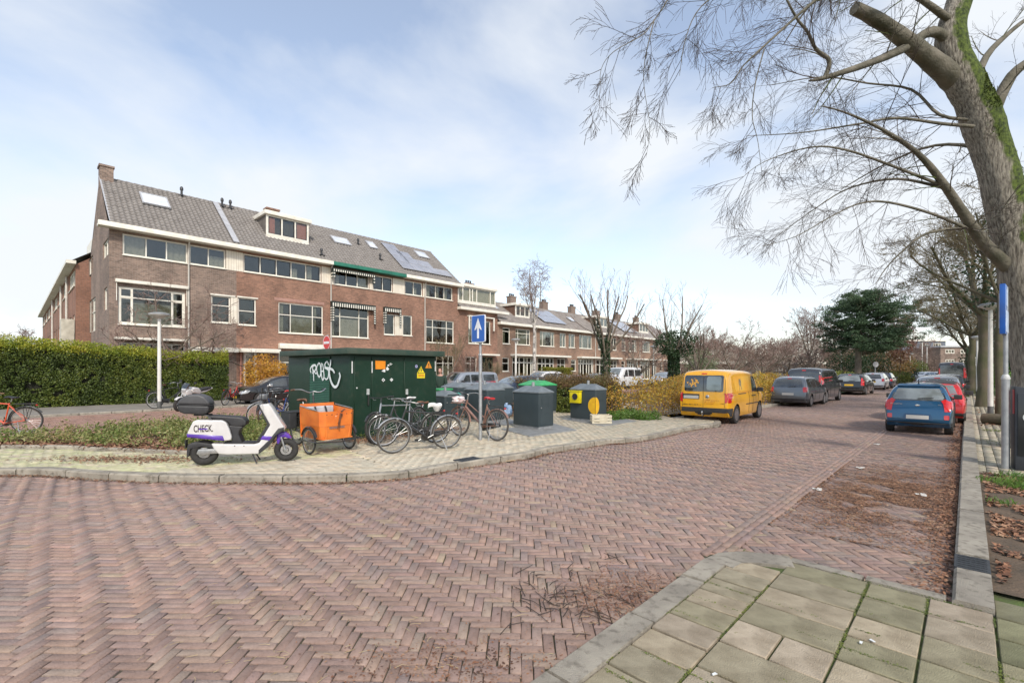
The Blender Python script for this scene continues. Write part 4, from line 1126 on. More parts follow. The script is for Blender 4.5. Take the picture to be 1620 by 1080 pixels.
apartment(1428, 1496, 128, 9.6, 'blue-grey apartment block at the far end of the street', M_bluegrey, M_wht, 3)
apartment(1488, 1540, 112, 7.2, 'dark brick apartment block with white windows at the far end of the street', M_bw1, M_lead, 3)
apartment(1398, 1440, 92, 6.0, 'distant brown terrace half hidden by the orange bush beside the pine', M_bw3, M_tile2, 2, skew=0.35)
apartment(1545, 1720, 60, 8.6, 'dim brown brick terrace behind the street trees on the right', M_bw3, M_tile2, 3, skew=-0.35)
# -- vehicles
def carpaint(name, col, metal=0.35, rough=0.32):
 return mat(name, col, rough, metal, var=0.04, vs=2.0, coat=0.9, spec=0.5, dirt=0.10)
M_cglass = mat('car_glass', (0.018, 0.022, 0.024), 0.04, vs=3, col2=(0.05, 0.055, 0.055), coat=1.0, spec=0.9)
M_cglassl = mat('car_glass_light', (0.22, 0.25, 0.25), 0.05, vs=1.6, col2=(0.07, 0.08, 0.08), coat=1.0, spec=0.9, detail=8)
M_tyre = mat('tyre_rubber', (0.022, 0.021, 0.020), 0.85, vs=20, col2=(0.035, 0.033, 0.03), bump=0.2, bs=60)
M_rim = mat('alloy_rim', (0.42, 0.42, 0.43), 0.35, 0.8, vs=10, col2=(0.25, 0.25, 0.25), dirt=0.25)
M_under = mat('underbody', (0.012, 0.012, 0.012), 0.9)
M_trim = mat('car_trim', (0.028, 0.028, 0.030), 0.6, vs=12, col2=(0.045, 0.044, 0.042), bump=0.1, bs=120)
M_red = mat('tail_light_red', (0.62, 0.02, 0.018), 0.15, vs=8, col2=(0.42, 0.01, 0.012), coat=1.0)
M_lamp = mat('lamp_clear', (0.62, 0.64, 0.64), 0.12, 0.3, vs=14, col2=(0.4, 0.42, 0.43), coat=1.0)
M_plate_g = mat('blank_plate', (0.52, 0.50, 0.44), 0.5, vs=3, col2=(0.46, 0.44, 0.40))
M_plate_y = mat('yellow_plate', (0.80, 0.48, 0.03), 0.5, vs=3)
M_chrome = mat('chrome', (0.7, 0.7, 0.7), 0.18, 1.0, vs=5)
M_seam = mat('panel_gap', (0.01, 0.01, 0.01), 0.8)
def interp(pts, x):
 if x <= pts[0][0]: return pts[0][1]
 for (a, b), (c, d) in zip(pts[:-1], pts[1:]):
  if x <= c: return b + (d - b) * (x - a) / max(c - a, 1e-9)
 return pts[-1][1]
def smooth_prof(pts, it=2):
 for _ in range(it):
  o = [pts[0]]
  for a, b in zip(pts[:-1], pts[1:]):
   o.append((a[0] * .75 + b[0] * .25, a[1] * .75 + b[1] * .25)); o.append((a[0] * .25 + b[0] * .75, a[1] * .25 + b[1] * .75))
  o.append(pts[-1]); pts = o
 return pts
STY = {
 'van':   dict(top=[(0, .40), (0.004, .60), (.012, .80), (.035, .95), (.09, .99), (.30, 1.0), (.58, .985), (.66, .955), (.73, .86), (.80, .70), (.84, .615), (.93, .555), (.975, .50), (.993, .40), (1.0, .30)], bot=.13, belt=.56, roofw=.86, R=.13),
 'hatch': dict(top=[(0, .36), (.004, .52), (.02, .64), (.035, .70), (.075, .86), (.12, .95), (.20, .985), (.42, 1.0), (.56, .975), (.66, .88), (.76, .72), (.80, .675), (.90, .62), (.96, .54), (.99, .42), (1.0, .30)], bot=.15, belt=.62, roofw=.76, R=.10),
 'mini': dict(top=[(0, .33), (.004, .44), (.012, .52), (.04, .60), (.062, .68), (.11, .87), (.15, .955), (.22, .985), (.42, 1.0), (.56, .975), (.66, .88), (.76, .72), (.80, .675), (.90, .62), (.96, .54), (.99, .42), (1.0, .30)], bot=.15, belt=.64, roofw=.73, R=.13),
 'wagon': dict(top=[(0, .36), (.004, .52), (.015, .64), (.022, .70), (.055, .86), (.095, .945), (.17, .98), (.42, 1.0), (.55, .975), (.64, .88), (.735, .72), (.77, .67), (.88, .61), (.95, .53), (.99, .42), (1.0, .30)], bot=.14, belt=.61, roofw=.76, R=.10),
 'sedan': dict(top=[(0, .36), (.004, .55), (.015, .66), (.06, .70), (.13, .715), (.17, .76), (.27, .93), (.36, .985), (.48, 1.0), (.58, .97), (.67, .85), (.74, .71), (.78, .665), (.88, .61), (.95, .53), (.99, .42), (1.0, .30)], bot=.14, belt=.61, roofw=.74, R=.10),
 'bigvan': dict(top=[(0, .30), (.003, .5), (.008, .8), (.015, .95), (.05, .99), (.3, 1.0), (.70, .99), (.77, .95), (.84, .76), (.88, .60), (.94, .52), (.98, .44), (1.0, .28)], bot=.13, belt=.53, roofw=.86, R=.16),
 'minivan': dict(top=[(0, .34), (.004, .55), (.012, .80), (.03, .94), (.07, .985), (.3, 1.0), (.66, .985), (.72, .95), (.80, .76), (.86, .61), (.93, .555), (.975, .48), (.993, .38), (1.0, .28)], bot=.13, belt=.56, roofw=.85, R=.13),
 }
def raypanel(bvh, poly, view, off, thick=0.004, step=0.09, far=6.0):
 """a patch lying on the body: polygon in view plane, projected on to the surface"""
 pts = []
 n = len(poly)
 for i in range(n):
  a = Vector(poly[i]); b = Vector(poly[(i + 1) % n]); k = max(1, int((b - a).length / step))
  for q in range(k): pts.append(a.lerp(b, q / k))
 m = len(pts)
 xs = [p.x for p in pts]; ys = [p.y for p in pts]
 arr = np.array([(p.x, p.y) for p in pts])
 gx = np.arange(min(xs) + step / 2, max(xs), step); gyy = np.arange(min(ys) + step / 2, max(ys), step)
 if len(gx) and len(gyy):
  G = np.array([(a, b) for a in gx for b in gyy]); G = G[in_poly(G, [tuple(q) for q in arr])]
  d = np.array([np.min(np.hypot(arr[:, 0] - g[0], arr[:, 1] - g[1])) for g in G]) if len(G) else np.array([])
  G = G[d > step * 0.35] if len(G) else G
 else: G = []
 vin = [Vector((p.x, p.y)) for p in pts] + [Vector((float(g[0]), float(g[1]))) for g in G]
 vo, eo, fo, _, _, _ = delaunay_2d_cdt(vin, [], [list(range(m))], 1, 1e-5)
 D = {'left': Vector((0, -1, 0)), 'right': Vector((0, 1, 0)), 'rear': Vector((1, 0, 0)), 'front': Vector((-1, 0, 0)), 'top': Vector((0, 0, -1))}[view]
 out = []; nr = []; last = None
 for v in vo:
  if view in ('left', 'right'): o = Vector((v.x, 0, v.y)) - D * far
  elif view in ('rear', 'front'): o = Vector((0, v.x, v.y)) - D * far
  else: o = Vector((v.x, v.y, 0)) - D * far
  h, nn, _, _ = bvh.ray_cast(o, D)
  if h is None or (h - o).length > far * 1.9:
   q = bvh.find_nearest(o + D * far); h, nn = q[0], q[1]
  if nn.dot(D) > 0: nn = -nn
  out.append(h); nr.append(nn)
 vs = [h + nn * off for h, nn in zip(out, nr)]; fs = [tuple(f) for f in fo]
 from collections import Counter
 cnt = Counter()
 for f in fs:
  for a, b in zip(f, f[1:] + f[:1]): cnt[frozenset((a, b))] += 1
 k = len(vs); vs += [h - nn * thick for h, nn in zip(out, nr)]
 for f in list(fs[:len(fo)]):
  for a, b in zip(f, f[1:] + f[:1]):
   if cnt[frozenset((a, b))] == 1: fs.append((a, b, b + k, a + k))
 mb = MB(); mb.add(vs, fs); return mb
def rrect(x0, x1, z0, z1, r=0.04, n=3, skew=0.0):
 """rounded rectangle; skew shifts the top edge in x"""
 P = []
 for cx, cy, a0 in ((x1 - r, z1 - r, 0), (x0 + r, z1 - r, 90), (x0 + r, z0 + r, 180), (x1 - r, z0 + r, 270)):
  for k in range(n + 1):
   a = R(a0 + 90 * k / n); P.append((cx + r * math.cos(a), cy + r * math.sin(a)))
 return [(x + skew * (z - z0) / (z1 - z0), z) for x, z in P]
WHEEL_CACHE = {}
def wheel_part(parent, x, y, r, w, spokes=5, rimm=None, dark=False, side=1):
 """wheel > tyre, rim; the outer side looks along side*y"""
 key = (round(r, 3), round(w, 3), spokes, dark)
 if key not in WHEEL_CACHE:
  rr = r * 0.66
  t = MB(); t.lathe([(rr, -w / 2 + .01), (r * .93, -w / 2), (r * .985, -w / 2 + .02), (r, -w * .3), (r, w * .3), (r * .985, w / 2 - .02), (r * .93, w / 2), (rr, w / 2 - .01)], 26)
  rm = MB(); rm.lathe([(rr, -w / 2 + .012), (rr - .012, -w / 2 + .012), (rr * .93, 0.0), (rr * .93, w * .1), (rr - .008, w / 2 - .012), (rr, w / 2 - .008)], 26)
  rm.lathe([(0.0, w * .36), (rr * .16, w * .36), (rr * .2, w * .3), (rr * .2, 0), (0, 0)], 12)
  dk = MB(); dk.lathe([(rr * .92, w * .02), (0, w * .02)], 20)
  for k in range(spokes):
   a = 2 * PI * k / spokes
   for da in (-.13, .13):
    p0 = (rr * .15 * math.cos(a), rr * .15 * math.sin(a), w * .3); p1 = (rr * .95 * math.cos(a + da), rr * .95 * math.sin(a + da), w * .34)
    rm.bar(p0, p1, rr * .11, .02)
  to = t.build('tyre', M_tyre, smooth=True); ro = rm.build('rim', M_trim if dark else M_rim, smooth=True); ho = dk.build('wheel_disc', M_under)
  WHEEL_CACHE[key] = (to.data, ro.data, ho.data)
  for q in (to, ro, ho): bpy.data.objects.remove(q)
 e = MB(); e.lathe([(0.0, -.05), (.05, -.05), (.05, .03), (0, .03)], 8); hub = e.build('wheel', M_under, parent)
 hub.location = (x, y, r); hub.rotation_euler = (R(-90) if side > 0 else R(90), 0, 0)
 a, b, c = WHEEL_CACHE[key]
 link('tyre', a, hub); link('rim', b, hub); link('brake_disc', c, hub)
 return hub
def car(name, label, cat, pos, heading, style, L, Wd, H, paint, wb=None, wr=0.31, rear_over=None, spec=None, group=None, detail=2, scale=1.0):
 sp = STY[style]; s = spec or {}
 t = thing(name, label, cat, (pos[0], pos[1], pos[2] if len(pos) > 2 else 0), heading, group)
 if scale != 1.0: t.scale = (scale,) * 3
 wb = wb or L * .60; ro = rear_over if rear_over is not None else (L - wb) * .47
 top = smooth_prof([(a * L - L / 2, b * H) for a, b in sp['top']], 2)
 belt = sp['belt'] * H; bot = sp['bot'] * H; Rr = sp['R']
 def plan(x):
  u = (x + L / 2) / L
  k = 1.0
  if u < .12: k = .90 + .10 * math.sin(PI / 2 * u / .12) ** .7
  if u > .80: k = 1.0 - .16 * ((u - .80) / .2) ** 2.2
  return k * Wd / 2
 zprof = [(0, .90), (bot, .93), (bot + .06, .965), (H * .36, .995), (H * .46, 1.0), (belt * .96, .975), (belt, .962), (belt + .02, .945), (H * .96, sp['roofw']), (H, sp['roofw'] - .01)]
 xs = sorted(set([round(p[0], 4) for p in top] + [round(-L / 2 + L * k / 36, 4) for k in range(37)]))
 xs = [x for i, x in enumerate(xs) if i == 0 or x - xs[i - 1] > 0.006]
 lev = [0, .05, .14, .25, .36, .46, .54, .60, .66, .73, .80, .87, .93, .97, .99, 1.0]
 bm_v = []; nring = None
 for x in xs:
  T = interp(top, x); u = (x + L / 2) / L
  B = bot + (.10 * H * max(0, (.03 - u) / .03)) + (.07 * H * max(0, (u - .95) / .05))
  ring = [(x, 0, B)]
  for q in lev:
   z = B + (T - B) * q
   w = plan(x) * interp(zprof, z); d = T - z
   rr = min(Rr, (T - B) * .4, w * .5)
   if d < rr: w = w - rr + math.sqrt(max(0, rr * rr - (rr - d) ** 2)) 
   ring.append((x, w, z))
  ring.append((x, ring[-1][1] * .55, T + .018 * H)); ring.append((x, 0, T + .024 * H))
  full = ring + [(p[0], -p[1], p[2]) for p in reversed(ring[1:-1])]
  nring = len(full); bm_v.append(full)
 vs = [p for r in bm_v for p in r]; fs = []
 for i in range(len(xs) - 1):
  for j in range(nring): fs.append((i * nring + j, i * nring + (j + 1) % nring, (i + 1) * nring + (j + 1) % nring, (i + 1) * nring + j))
 for end in (0, len(xs) - 1):
  x = xs[end]; c = len(vs); zz = [p[2] for p in bm_v[end]]; vs.append((x + (-.012 if end == 0 else .02), 0, (min(zz) + max(zz)) / 2))
  for j in range(nring):
   a, b = end * nring + j, end * nring + (j + 1) % nring
   fs.append((b, a, c) if end == 0 else (a, b, c))
 body = MB().add(vs, fs).build('body', [paint, M_under], t, smooth=True, ang=50)
 bm = bmesh.new(); bm.from_mesh(body.data); bmesh.ops.recalc_face_normals(bm, faces=bm.faces); bvh = BVHTree.FromBMesh(bm); bm.free()
 xr, xf = -L / 2 + ro, -L / 2 + ro + wb
 cut = MB()
 for wx in (xr, xf):
  for sd_ in (-1, 1):
   M = Matrix.Translation((wx, sd_ * Wd / 2, wr)) @ Matrix.Rotation(R(90), 4, 'X')
   cut.lathe([(wr + .055, -.24), (wr + .055, .24)], 24, M)
 co = cut.build('cutter', M_under)
 co.parent = t
 md = body.modifiers.new('b', 'BOOLEAN'); md.operation = 'DIFFERENCE'; md.object = co; md.solver = 'EXACT'; md.use_self = True
 try: md.material_mode = 'TRANSFER'
 except Exception: pass
 dg = bpy.context.evaluated_depsgraph_get(); nm = bpy.data.meshes.new_from_object(body.evaluated_get(dg))
 if len(nm.polygons) > 100:
  body.modifiers.clear(); old = body.data; body.data = nm; bpy.data.meshes.remove(old)
  nm.polygons.foreach_set('use_smooth', [True] * len(nm.polygons)); nm.set_sharp_from_angle(angle=R(40))
 bpy.data.objects.remove(co)
 for wx in (xr, xf):
  for sd_ in (-1, 1): wheel_part(t, wx, sd_ * (Wd / 2 - .115), wr, .2, s.get('spokes', 5), dark=s.get('darkrim', False), side=sd_)
 def P(nm_, poly, view, m, off=.004, par=None, step=.09): return raypanel(bvh, poly, view, off, step=step).build(nm_, m, par or t, smooth=True, ang=35)
 tz = lambda u: interp(top, u * L - L / 2)
 X = lambda u: u * L - L / 2
 g = M_cglass
 hw = Wd / 2
 if style in ('van', 'minivan', 'bigvan'):
  rear_z0, rear_z1 = H * .56, H * .90
  if s.get('rearglass', True):
   rw = P('rear_window', rrect(-hw * .74, hw * .74, rear_z0, rear_z1, .06), 'rear', g)
  sw = [(.60, .715)] if s.get('panelvan') else [(.10, .33), (.36, .575), (.60, .715)]
  for (u0, u1) in sw:
   for sd_ in ('left', 'right'):
    z0 = belt + .015; z1 = H * .885
    if u1 > .7:
     ue = .80 if style == 'van' else (.79 if style == 'minivan' else .85)
     u0_ = u0 if style != 'bigvan' else .70
     poly = [(X(u0_), z0), (X(ue - .035), z0 - .01), (X(ue - .05), z0 + .10), (X(ue - .115), z1 - .03), (X(ue - .15), z1), (X(u0_) + .02, z1)]
    else: poly = rrect(X(u0), X(u1), z0, z1, .04)
    P('side_window', poly, sd_, g)
  wf = {'van': (.655, .835), 'minivan': (.72, .855), 'bigvan': (.775, .875)}[style]
 else:
  z0, z1 = belt + .02, H * (.90 if style != 'sedan' else .86)
  if style == 'sedan': rear_z0, rear_z1 = H * .725, H * .93
  elif style == 'mini': rear_z0, rear_z1 = H * .69, H * .905
  else: rear_z0, rear_z1 = H * .645, H * .915
  rp = [(-hw * .70, rear_z0), (hw * .70, rear_z0), (hw * .74, rear_z0 + .06), (hw * .60, rear_z1), (-hw * .60, rear_z1), (-hw * .74, rear_z0 + .06)]
  P('rear_window', rp, 'rear', s.get('rearglass_m', g))
  cuts = {'mini': [(.20, .27), (.29, .48), (.50, .70)], 'hatch': [(.155, .255), (.275, .475), (.495, .70)], 'wagon': [(.10, .235), (.25, .445), (.465, .68)], 'sedan': [(.245, .445), (.465, .69)]}[style]
  for k, (u0, u1) in enumerate(cuts):
   for sd_ in ('left', 'right'):
    zt = min(H * .925, tz((u0 + u1) / 2) - .085)
    def top_at(u): return min(H * .925, tz(u) - .075)
    n = 5; poly = [(X(u0 + (u1 - u0) * q / n), z0 + (.03 if k == 0 else 0)) for q in range(n + 1)]
    poly += [(X(u1 - (u1 - u0) * q / n), max(z0 + .05, top_at(u1 - (u1 - u0) * q / n))) for q in range(n + 1)]
    P('side_window', poly, sd_, g)
  wf = {'mini': (.575, .775), 'hatch': (.575, .775), 'wagon': (.56, .75), 'sedan': (.59, .755)}[style]
 a, b = X(wf[0]), X(wf[1])
 P('windscreen', [(b, -hw * .70), (b, hw * .70), (a, hw * .56), (a, -hw * .56)], 'top', s.get('ws', M_cglassl), step=.12)
 tl = s.get('tail', 'block')
 if tl == 'block':
  for q in (-1, 1):
   for vw in ('rear',):
    zz0, zz1 = s.get('tail_z', (.46, .60)); xa, xb = sorted((q * hw * .80, q * hw * .965))
    P('tail_light', rrect(xa, xb, zz0 * H, zz1 * H, .025), 'rear', M_red, off=.012, step=.05)
   P('tail_light', rrect(X(0.004), X(s.get('tail_side', .028)), zz0 * H, zz1 * H, .02), 'left' if q > 0 else 'right', M_red, off=.010, step=.05)
 elif tl == 'tall':
  for q in (-1, 1):
   xa, xb = sorted((q * hw * .76, q * hw * .93))
   P('tail_light', rrect(xa, xb, .45 * H, .80 * H, .03), 'rear', M_red, off=.012, step=.05)
   if style in ('hatch', 'wagon'): P('tail_light', [(X(.012), .45 * H), (X(.03), .45 * H), (X(.05), .78 * H), (X(.04), .78 * H)], 'left' if q > 0 else 'right', M_red, off=.01, step=.05)
 elif tl == 'wedge':
  for q in (-1, 1):
   poly = [(q * hw * .90, .495 * H), (q * hw * .77, .495 * H), (q * hw * .74, .63 * H), (q * hw * .80, .665 * H), (q * hw * .90, .64 * H)]
   P('tail_light', poly, 'rear', M_red, off=.014, step=.05)
   P('tail_light', [(X(.008), .495 * H), (X(.022), .50 * H), (X(.065), .655 * H), (X(.03), .66 * H)], 'left' if q > 0 else 'right', M_red, off=.012, step=.05)
 for q in (-1, 1):
  xa, xb = sorted((q * hw * .52, q * hw * .88))
  P('headlight', rrect(xa, xb, .40 * H, .49 * H, .03), 'front', M_lamp, off=.01, step=.06)
  P('headlight', [(X(.93), .42 * H), (X(.985), .40 * H), (X(.985), .47 * H), (X(.90), .51 * H)], 'left' if q > 0 else 'right', M_lamp, off=.008, step=.06)
 P('grille', rrect(-hw * .45, hw * .45, .36 * H, .45 * H, .03), 'front', M_trim, off=.008)
 pm = s.get('plate', M_plate_g); pz = s.get('plate_z', .33); py = s.get('plate_y', 0)
 P('number_plate', rrect(py - .26, py + .26, pz * H - .055, pz * H + .055, .012), 'rear', pm, off=.014, step=.1)
 P('number_plate', rrect(-.26, .26, .24 * H, .24 * H + .11, .012), 'front', M_plate_y, off=.014, step=.1)
 bt = s.get('bump_top', .27)
 if s.get('bump', True):
  P('rear_bumper', rrect(-hw * .93, hw * .93, bot + .10 * H * .9, bt * H, .03), 'rear', M_trim, off=.022)
  for q in ('left', 'right'): P('rear_bumper', rrect(X(.002), X(.002) + max(.12, ro - wr - .10), bot + .03, bt * H, .02), q, M_trim, off=.016)
 P('lower_grille', rrect(-hw * .6, hw * .6, .18 * H, .25 * H, .03), 'front', M_trim, off=.01)
 seams = s.get('seams', [.33, .535, .755])
 for u in seams:
  for q in (-1, 1):
   pts = []
   for k in range(9):
    z = bot + .08 + (belt - bot - .06) * k / 8
    o = Vector((X(u), q * 6, z)); h, nn, _, _ = bvh.ray_cast(o, Vector((0, -q, 0)))
    if h is not None: pts.append(h + nn * .001)
   if len(pts) > 2: MB().tube(pts, .006, 4).build('door_gap', M_seam, t)
 for u in s.get('handles', [.36, .56]):
  for q in ('left', 'right'): P('door_handle', rrect(X(u), X(u) + .16, belt - .13, belt - .10, .012), q, M_trim if s.get('darkhandle', True) else paint, off=.028, step=.08)
 for q in (-1, 1):
  um = {'van': .745, 'minivan': .765, 'bigvan': .83, 'mini': .69, 'hatch': .69, 'wagon': .675, 'sedan': .68}[style]
  mb = MB(); M = Matrix.Translation((X(um), q * (hw + .07), belt + .08))
  mb.box(-.05, .06, -.10, .10, -.07, .08, M); mb.box(-.02, .02, -q * .1 - .05, -q * .1 + .05, -.07, -.04, M)
  mb.build('mirror', s.get('mirror', M_trim), t, bevel=.03, seg=3)
 if s.get('side_strip'):
  for q in ('left', 'right'): P('rub_strip', rrect(X(.40), X(.78), .335 * H, .352 * H, .008), q, M_trim, off=.012, step=.15)
 if s.get('rails'):
  for q in (-1, 1):
   pts = []
   for k in range(9):
    x = X(.14 + .42 * k / 8); h, nn, _, _ = bvh.ray_cast(Vector((x, q * hw * .66, 5)), Vector((0, 0, -1)))
    pts.append(h + Vector((0, 0, .035 if 0 < k < 8 else 0)))
   MB().tube(pts, .016, 6).build('roof_rail', s.get('rail_m', M_lead), t, smooth=True)
 if s.get('wiper', True):
  h, nn, _, _ = bvh.ray_cast(Vector((-9, 0, rear_z0 + .03)), Vector((1, 0, 0)))
  if h is not None: MB().bar(h + Vector((-.02, 0, 0)), h + Vector((-.02, -.36, .03)), .015, .02).build('rear_wiper', M_trim, t)
 if style != 'sedan' and s.get('third', True):
  P('brake_light', rrect(-.09, .09, H * .925, H * .945, .006), 'rear', M_red, off=.012, step=.05)
 return t, P, bvh, dict(X=X, hw=hw, H=H, L=L)
def heading_from(a, b): return math.atan2(b[1] - a[1], b[0] - a[0])
# --- yellow delivery van
M_yel = carpaint('yellow_paint', (0.80, 0.39, 0.008), 0.0, 0.3)
def rear_pose(pl, pr, L, side_in=0.0, scale=1.0):
 """ground points of the two rear tyres' outer contact -> centre of the car and its heading"""
 pl, pr = Vector(pl), Vector(pr); ax = (pr - pl); fwd = Vector((-ax.y, ax.x, 0)).normalized()
 return (pl + pr) / 2, fwd
yh = SANG + R(1.5)
fw = Vector((math.cos(yh), math.sin(yh), 0)); rt = Vector((fw.y, -fw.x, 0))
pr = at(1165.7, 670); L = 4.2; sc = .95
ro = (L - 2.68) * .47
c = pr - rt * (1.79 / 2 - .02) * sc + fw * (L / 2 - ro) * sc
van, P, bvh, q = car('delivery_van', 'bright yellow delivery van with a cat picture on its side', 'van', (c.x, c.y, 0), yh, 'van', L, 1.79, 1.83, M_yel, wb=2.68, wr=.315, scale=sc,
 spec=dict(panelvan=True, tail='block', tail_z=(.40, .58), plate_y=.42, plate_z=.495, bump_top=.30, seams=[.49, .60, .765], handles=[.565, .62], side_strip=True, spokes=5, rearglass=False, wiper=False))
hw, H = q['hw'], q['H']; X = q['X']
P('rear_window', rrect(-hw * .02, hw * .74, H * .60, H * .905, .07), 'rear', M_cglass)
w2 = P('rear_window', rrect(-hw * .74, hw * .02, H * .60, H * .905, .07), 'rear', M_cglass, off=.0055)
P('window_blind', rrect(-hw * .66, -hw * .12, H * .63, H * .885, .07), 'rear', mat('pale_glass', (0.22, 0.27, 0.27), 0.1, vs=2, coat=1.0), off=.009, par=w2)
P('plate_recess', rrect(.13, .71, H * .455, H * .55, .02), 'rear', M_trim, off=.006)
P('tailgate_handle', rrect(.13, .71, H * .53, H * .552, .01), 'rear', M_trim, off=.03)
for yy in (0.0, hw * .80, -hw * .80):
 pts = []
 for k in range(11):
  z = H * .31 + H * .60 * k / 10; h, nn, _, _ = bvh.ray_cast(Vector((-9, yy, z)), Vector((1, 0, 0)))
  if h is not None: pts.append(h - Vector((.008 if yy == 0 and z > H * .6 else .001, 0, 0)))
 MB().tube(pts, .006, 4).build('door_gap', M_seam, van)
h, nn, _, _ = bvh.ray_cast(Vector((-9, -.14, H * .505)), Vector((1, 0, 0)))
Mb = Matrix.Translation(h + Vector((-.004, 0, 0))) @ Matrix.Rotation(R(-90), 4, 'Y')
MB().lathe([(0, .012), (.05, .012), (.062, .006), (.065, 0)], 20, Mb).build('badge', M_chrome, van, smooth=True)
bd = MB()
for a0, a1 in (((-.035, .03), (-.012, -.03)), ((-.012, -.03), (0, .0)), ((0, 0), (.012, -.03)), ((.012, -.03), (.035, .03)), ((-.016, .04), (0, .01)), ((0, .01), (.016, .04))):
 bd.bar(h + Vector((-.018, a0[0], a0[1])), h + Vector((-.018, a1[0], a1[1])), .008, .006)
bd.build('badge_letters', M_trim, van)
random.seed(11)
mbk = MB()
for k in range(34):
 a = random.random() * 2 * PI; r_ = random.random() ** .6 * .17
 cy, cz = hw * .40 + r_ * 1.15 * math.cos(a), H * .765 + r_ * math.sin(a) * .9
 h, nn, _, _ = bvh.ray_cast(Vector((-9, cy, cz)), Vector((1, 0, 0)))
 if h is None: continue
 s_ = random.uniform(.012, .034); o = h + Vector((-.012 - k * .00012, 0, 0)); n = 6
 mbk.add([o + Vector((0, s_ * math.cos(2 * PI * j / n + k), s_ * random.uniform(.6, 1.3) * math.sin(2 * PI * j / n + k))) for j in range(n)], [tuple(range(n))])
st = mbk.build('window_sticker', mat('sticker_yellow', (0.85, 0.52, 0.08), 0.6, vs=30, col2=(0.7, 0.28, 0.06)), van, fixn=False); st['kind'] = 'stuff'
M_ink = mat('dark_print', (0.05, 0.035, 0.03), 0.6)
def van_text(txt, y, z, size, m=M_ink, sx=1.0):
 h, nn, _, _ = bvh.ray_cast(Vector((-9, y, z)), Vector((1, 0, 0)))
 M = Matrix(((0, 0, -1, h.x - .006), (-1, 0, 0, y), (0, 1, 0, z), (0, 0, 0, 1)))
 return place_text('lettering', txt, size, m, van, M, sx=sx, depth=.001)
van_text('Caddy', -.64, H * .385, .045)
M_orp = mat('orange_print', (0.60, 0.20, 0.02), 0.6)
def print_line(y0, y1, z, h_, m):
 """a line of print too small to read: little uneven strokes"""
 mb = MB(); y = y0
 while y > y1:
  w_ = random.uniform(.012, .03); hh = h_ * random.choice([.6, .6, .8, 1])
  h, nn, _, _ = bvh.ray_cast(Vector((-9, y, z)), Vector((1, 0, 0))); x = h.x - .006
  mb.box(x, x + .003, y - w_, y, z, z + hh); y -= w_ + random.choice([.008, .008, .03])
 o = mb.build('print', m, van); o['kind'] = 'stuff'
print_line(.70, .10, H * .342, .035, M_ink)
for i, wdt in enumerate((.46, .34, .30)): print_line(-.05, -.05 - wdt, H * (.435 - i * .033), .028, M_orp)
fld = P('side_picture', [(X(.17), H * .60), (X(.53), H * .60), (X(.545), H * .885), (X(.16), H * .885), (X(.145), H * .78)], 'right', mat('van_picture', (0.84, 0.50, 0.06), 0.35, vs=1.6, col2=(0.80, 0.36, 0.02), coat=.6), off=.004)
cat_ = [(.0, .0), (.03, .16), (.0, .26), (-.03, .40), (.02, .52), (.02, .60), (.07, .56), (.13, .57), (.19, .63), (.20, .52), (.24, .42), (.22, .30), (.20, .20), (.25, .05), (.26, -.05), (.22, -.04), (.19, .10), (.12, .20), (.06, .18), (.04, .02), (.03, -.10), (-.01, -.10)]
P('cat_picture', [(X(.27) + a, H * .635 + b * .62) for a, b in cat_], 'right', mat('cat_print', (0.10, 0.09, 0.08), 0.4, vs=12, col2=(0.34, 0.27, 0.16), coat=.5), off=.0065, par=fld, step=.05)
P('door_rail', rrect(X(.22), X(.42), H * .545, H * .562, .008), 'right', M_trim, off=.01, step=.1)
mb = MB(); mb.tube([(-L / 2 + .12, 0, .30), (-L / 2 - .08, 0, .28), (-L / 2 - .11, 0, .38)], .018, 8)
mb.lathe([(0, .365), (.03, .375), (.04, .40), (.03, .43), (0, .44)], 12, Matrix.Translation((-L / 2 - .11, 0, 0)))
mb.build('tow_ball', M_chrome, van, smooth=True)
# --- blue hatchback on the right
M_blue = carpaint('blue_paint', (0.013, 0.085, 0.175), 0.5, 0.28)
def parked_right(s_rear, n_c, L): return sn(s_rear + L / 2, n_c)
bs = .90
kc = sn(16.75 + 3.6 * bs / 2 + .0, -.97)
kia, P, bvh, q = car('hatchback_car', 'small blue hatchback parked nearest along the right kerb', 'car', (kc.x, kc.y, 0), SANG, 'mini', 3.6, 1.6, 1.52, M_blue, wb=2.39, wr=.29, scale=bs,
 spec=dict(tail='none', plate_z=.345, bump_top=.235, rearglass_m=M_cglassl, seams=[.33, .54, .76], darkrim=True, third=False))
hw, H, X, L = q['hw'], q['H'], q['X'], q['L']
for s_ in (-1, 1):
 xa, xb = sorted((s_ * hw * .74, s_ * hw * .88)); P('reflector', rrect(xa, xb, .315 * H, .40 * H, .02), 'rear', M_red, off=.01, step=.05)
P('window_surround', [(-hw * .66, .665 * H), (hw * .66, .665 * H), (hw * .80, .70 * H), (hw * .66, .93 * H), (-hw * .66, .93 * H), (-hw * .80, .70 * H)], 'rear', M_cglass, off=.0015)
for s_ in (-1, 1):
 P('tail_light', [(s_ * hw * .90, .47 * H), (s_ * hw * .76, .46 * H), (s_ * hw * .72, .60 * H), (s_ * hw * .66, .665 * H), (s_ * hw * .76, .70 * H), (s_ * hw * .88, .66 * H), (s_ * hw * .93, .58 * H)], 'rear', M_red, off=.02, step=.05)
 P('tail_light', [(X(.03), .50 * H), (X(.055), .53 * H), (X(.10), .665 * H), (X(.065), .665 * H)], 'left' if s_ > 0 else 'right', M_red, off=.014, step=.05)
P('plate_recess', [(-.36, .295 * H), (.36, .295 * H), (.30, .41 * H), (-.30, .41 * H)], 'rear', mat('blue_dark', (0.015, 0.07, 0.16), 0.35, .4, coat=.6), off=.006)
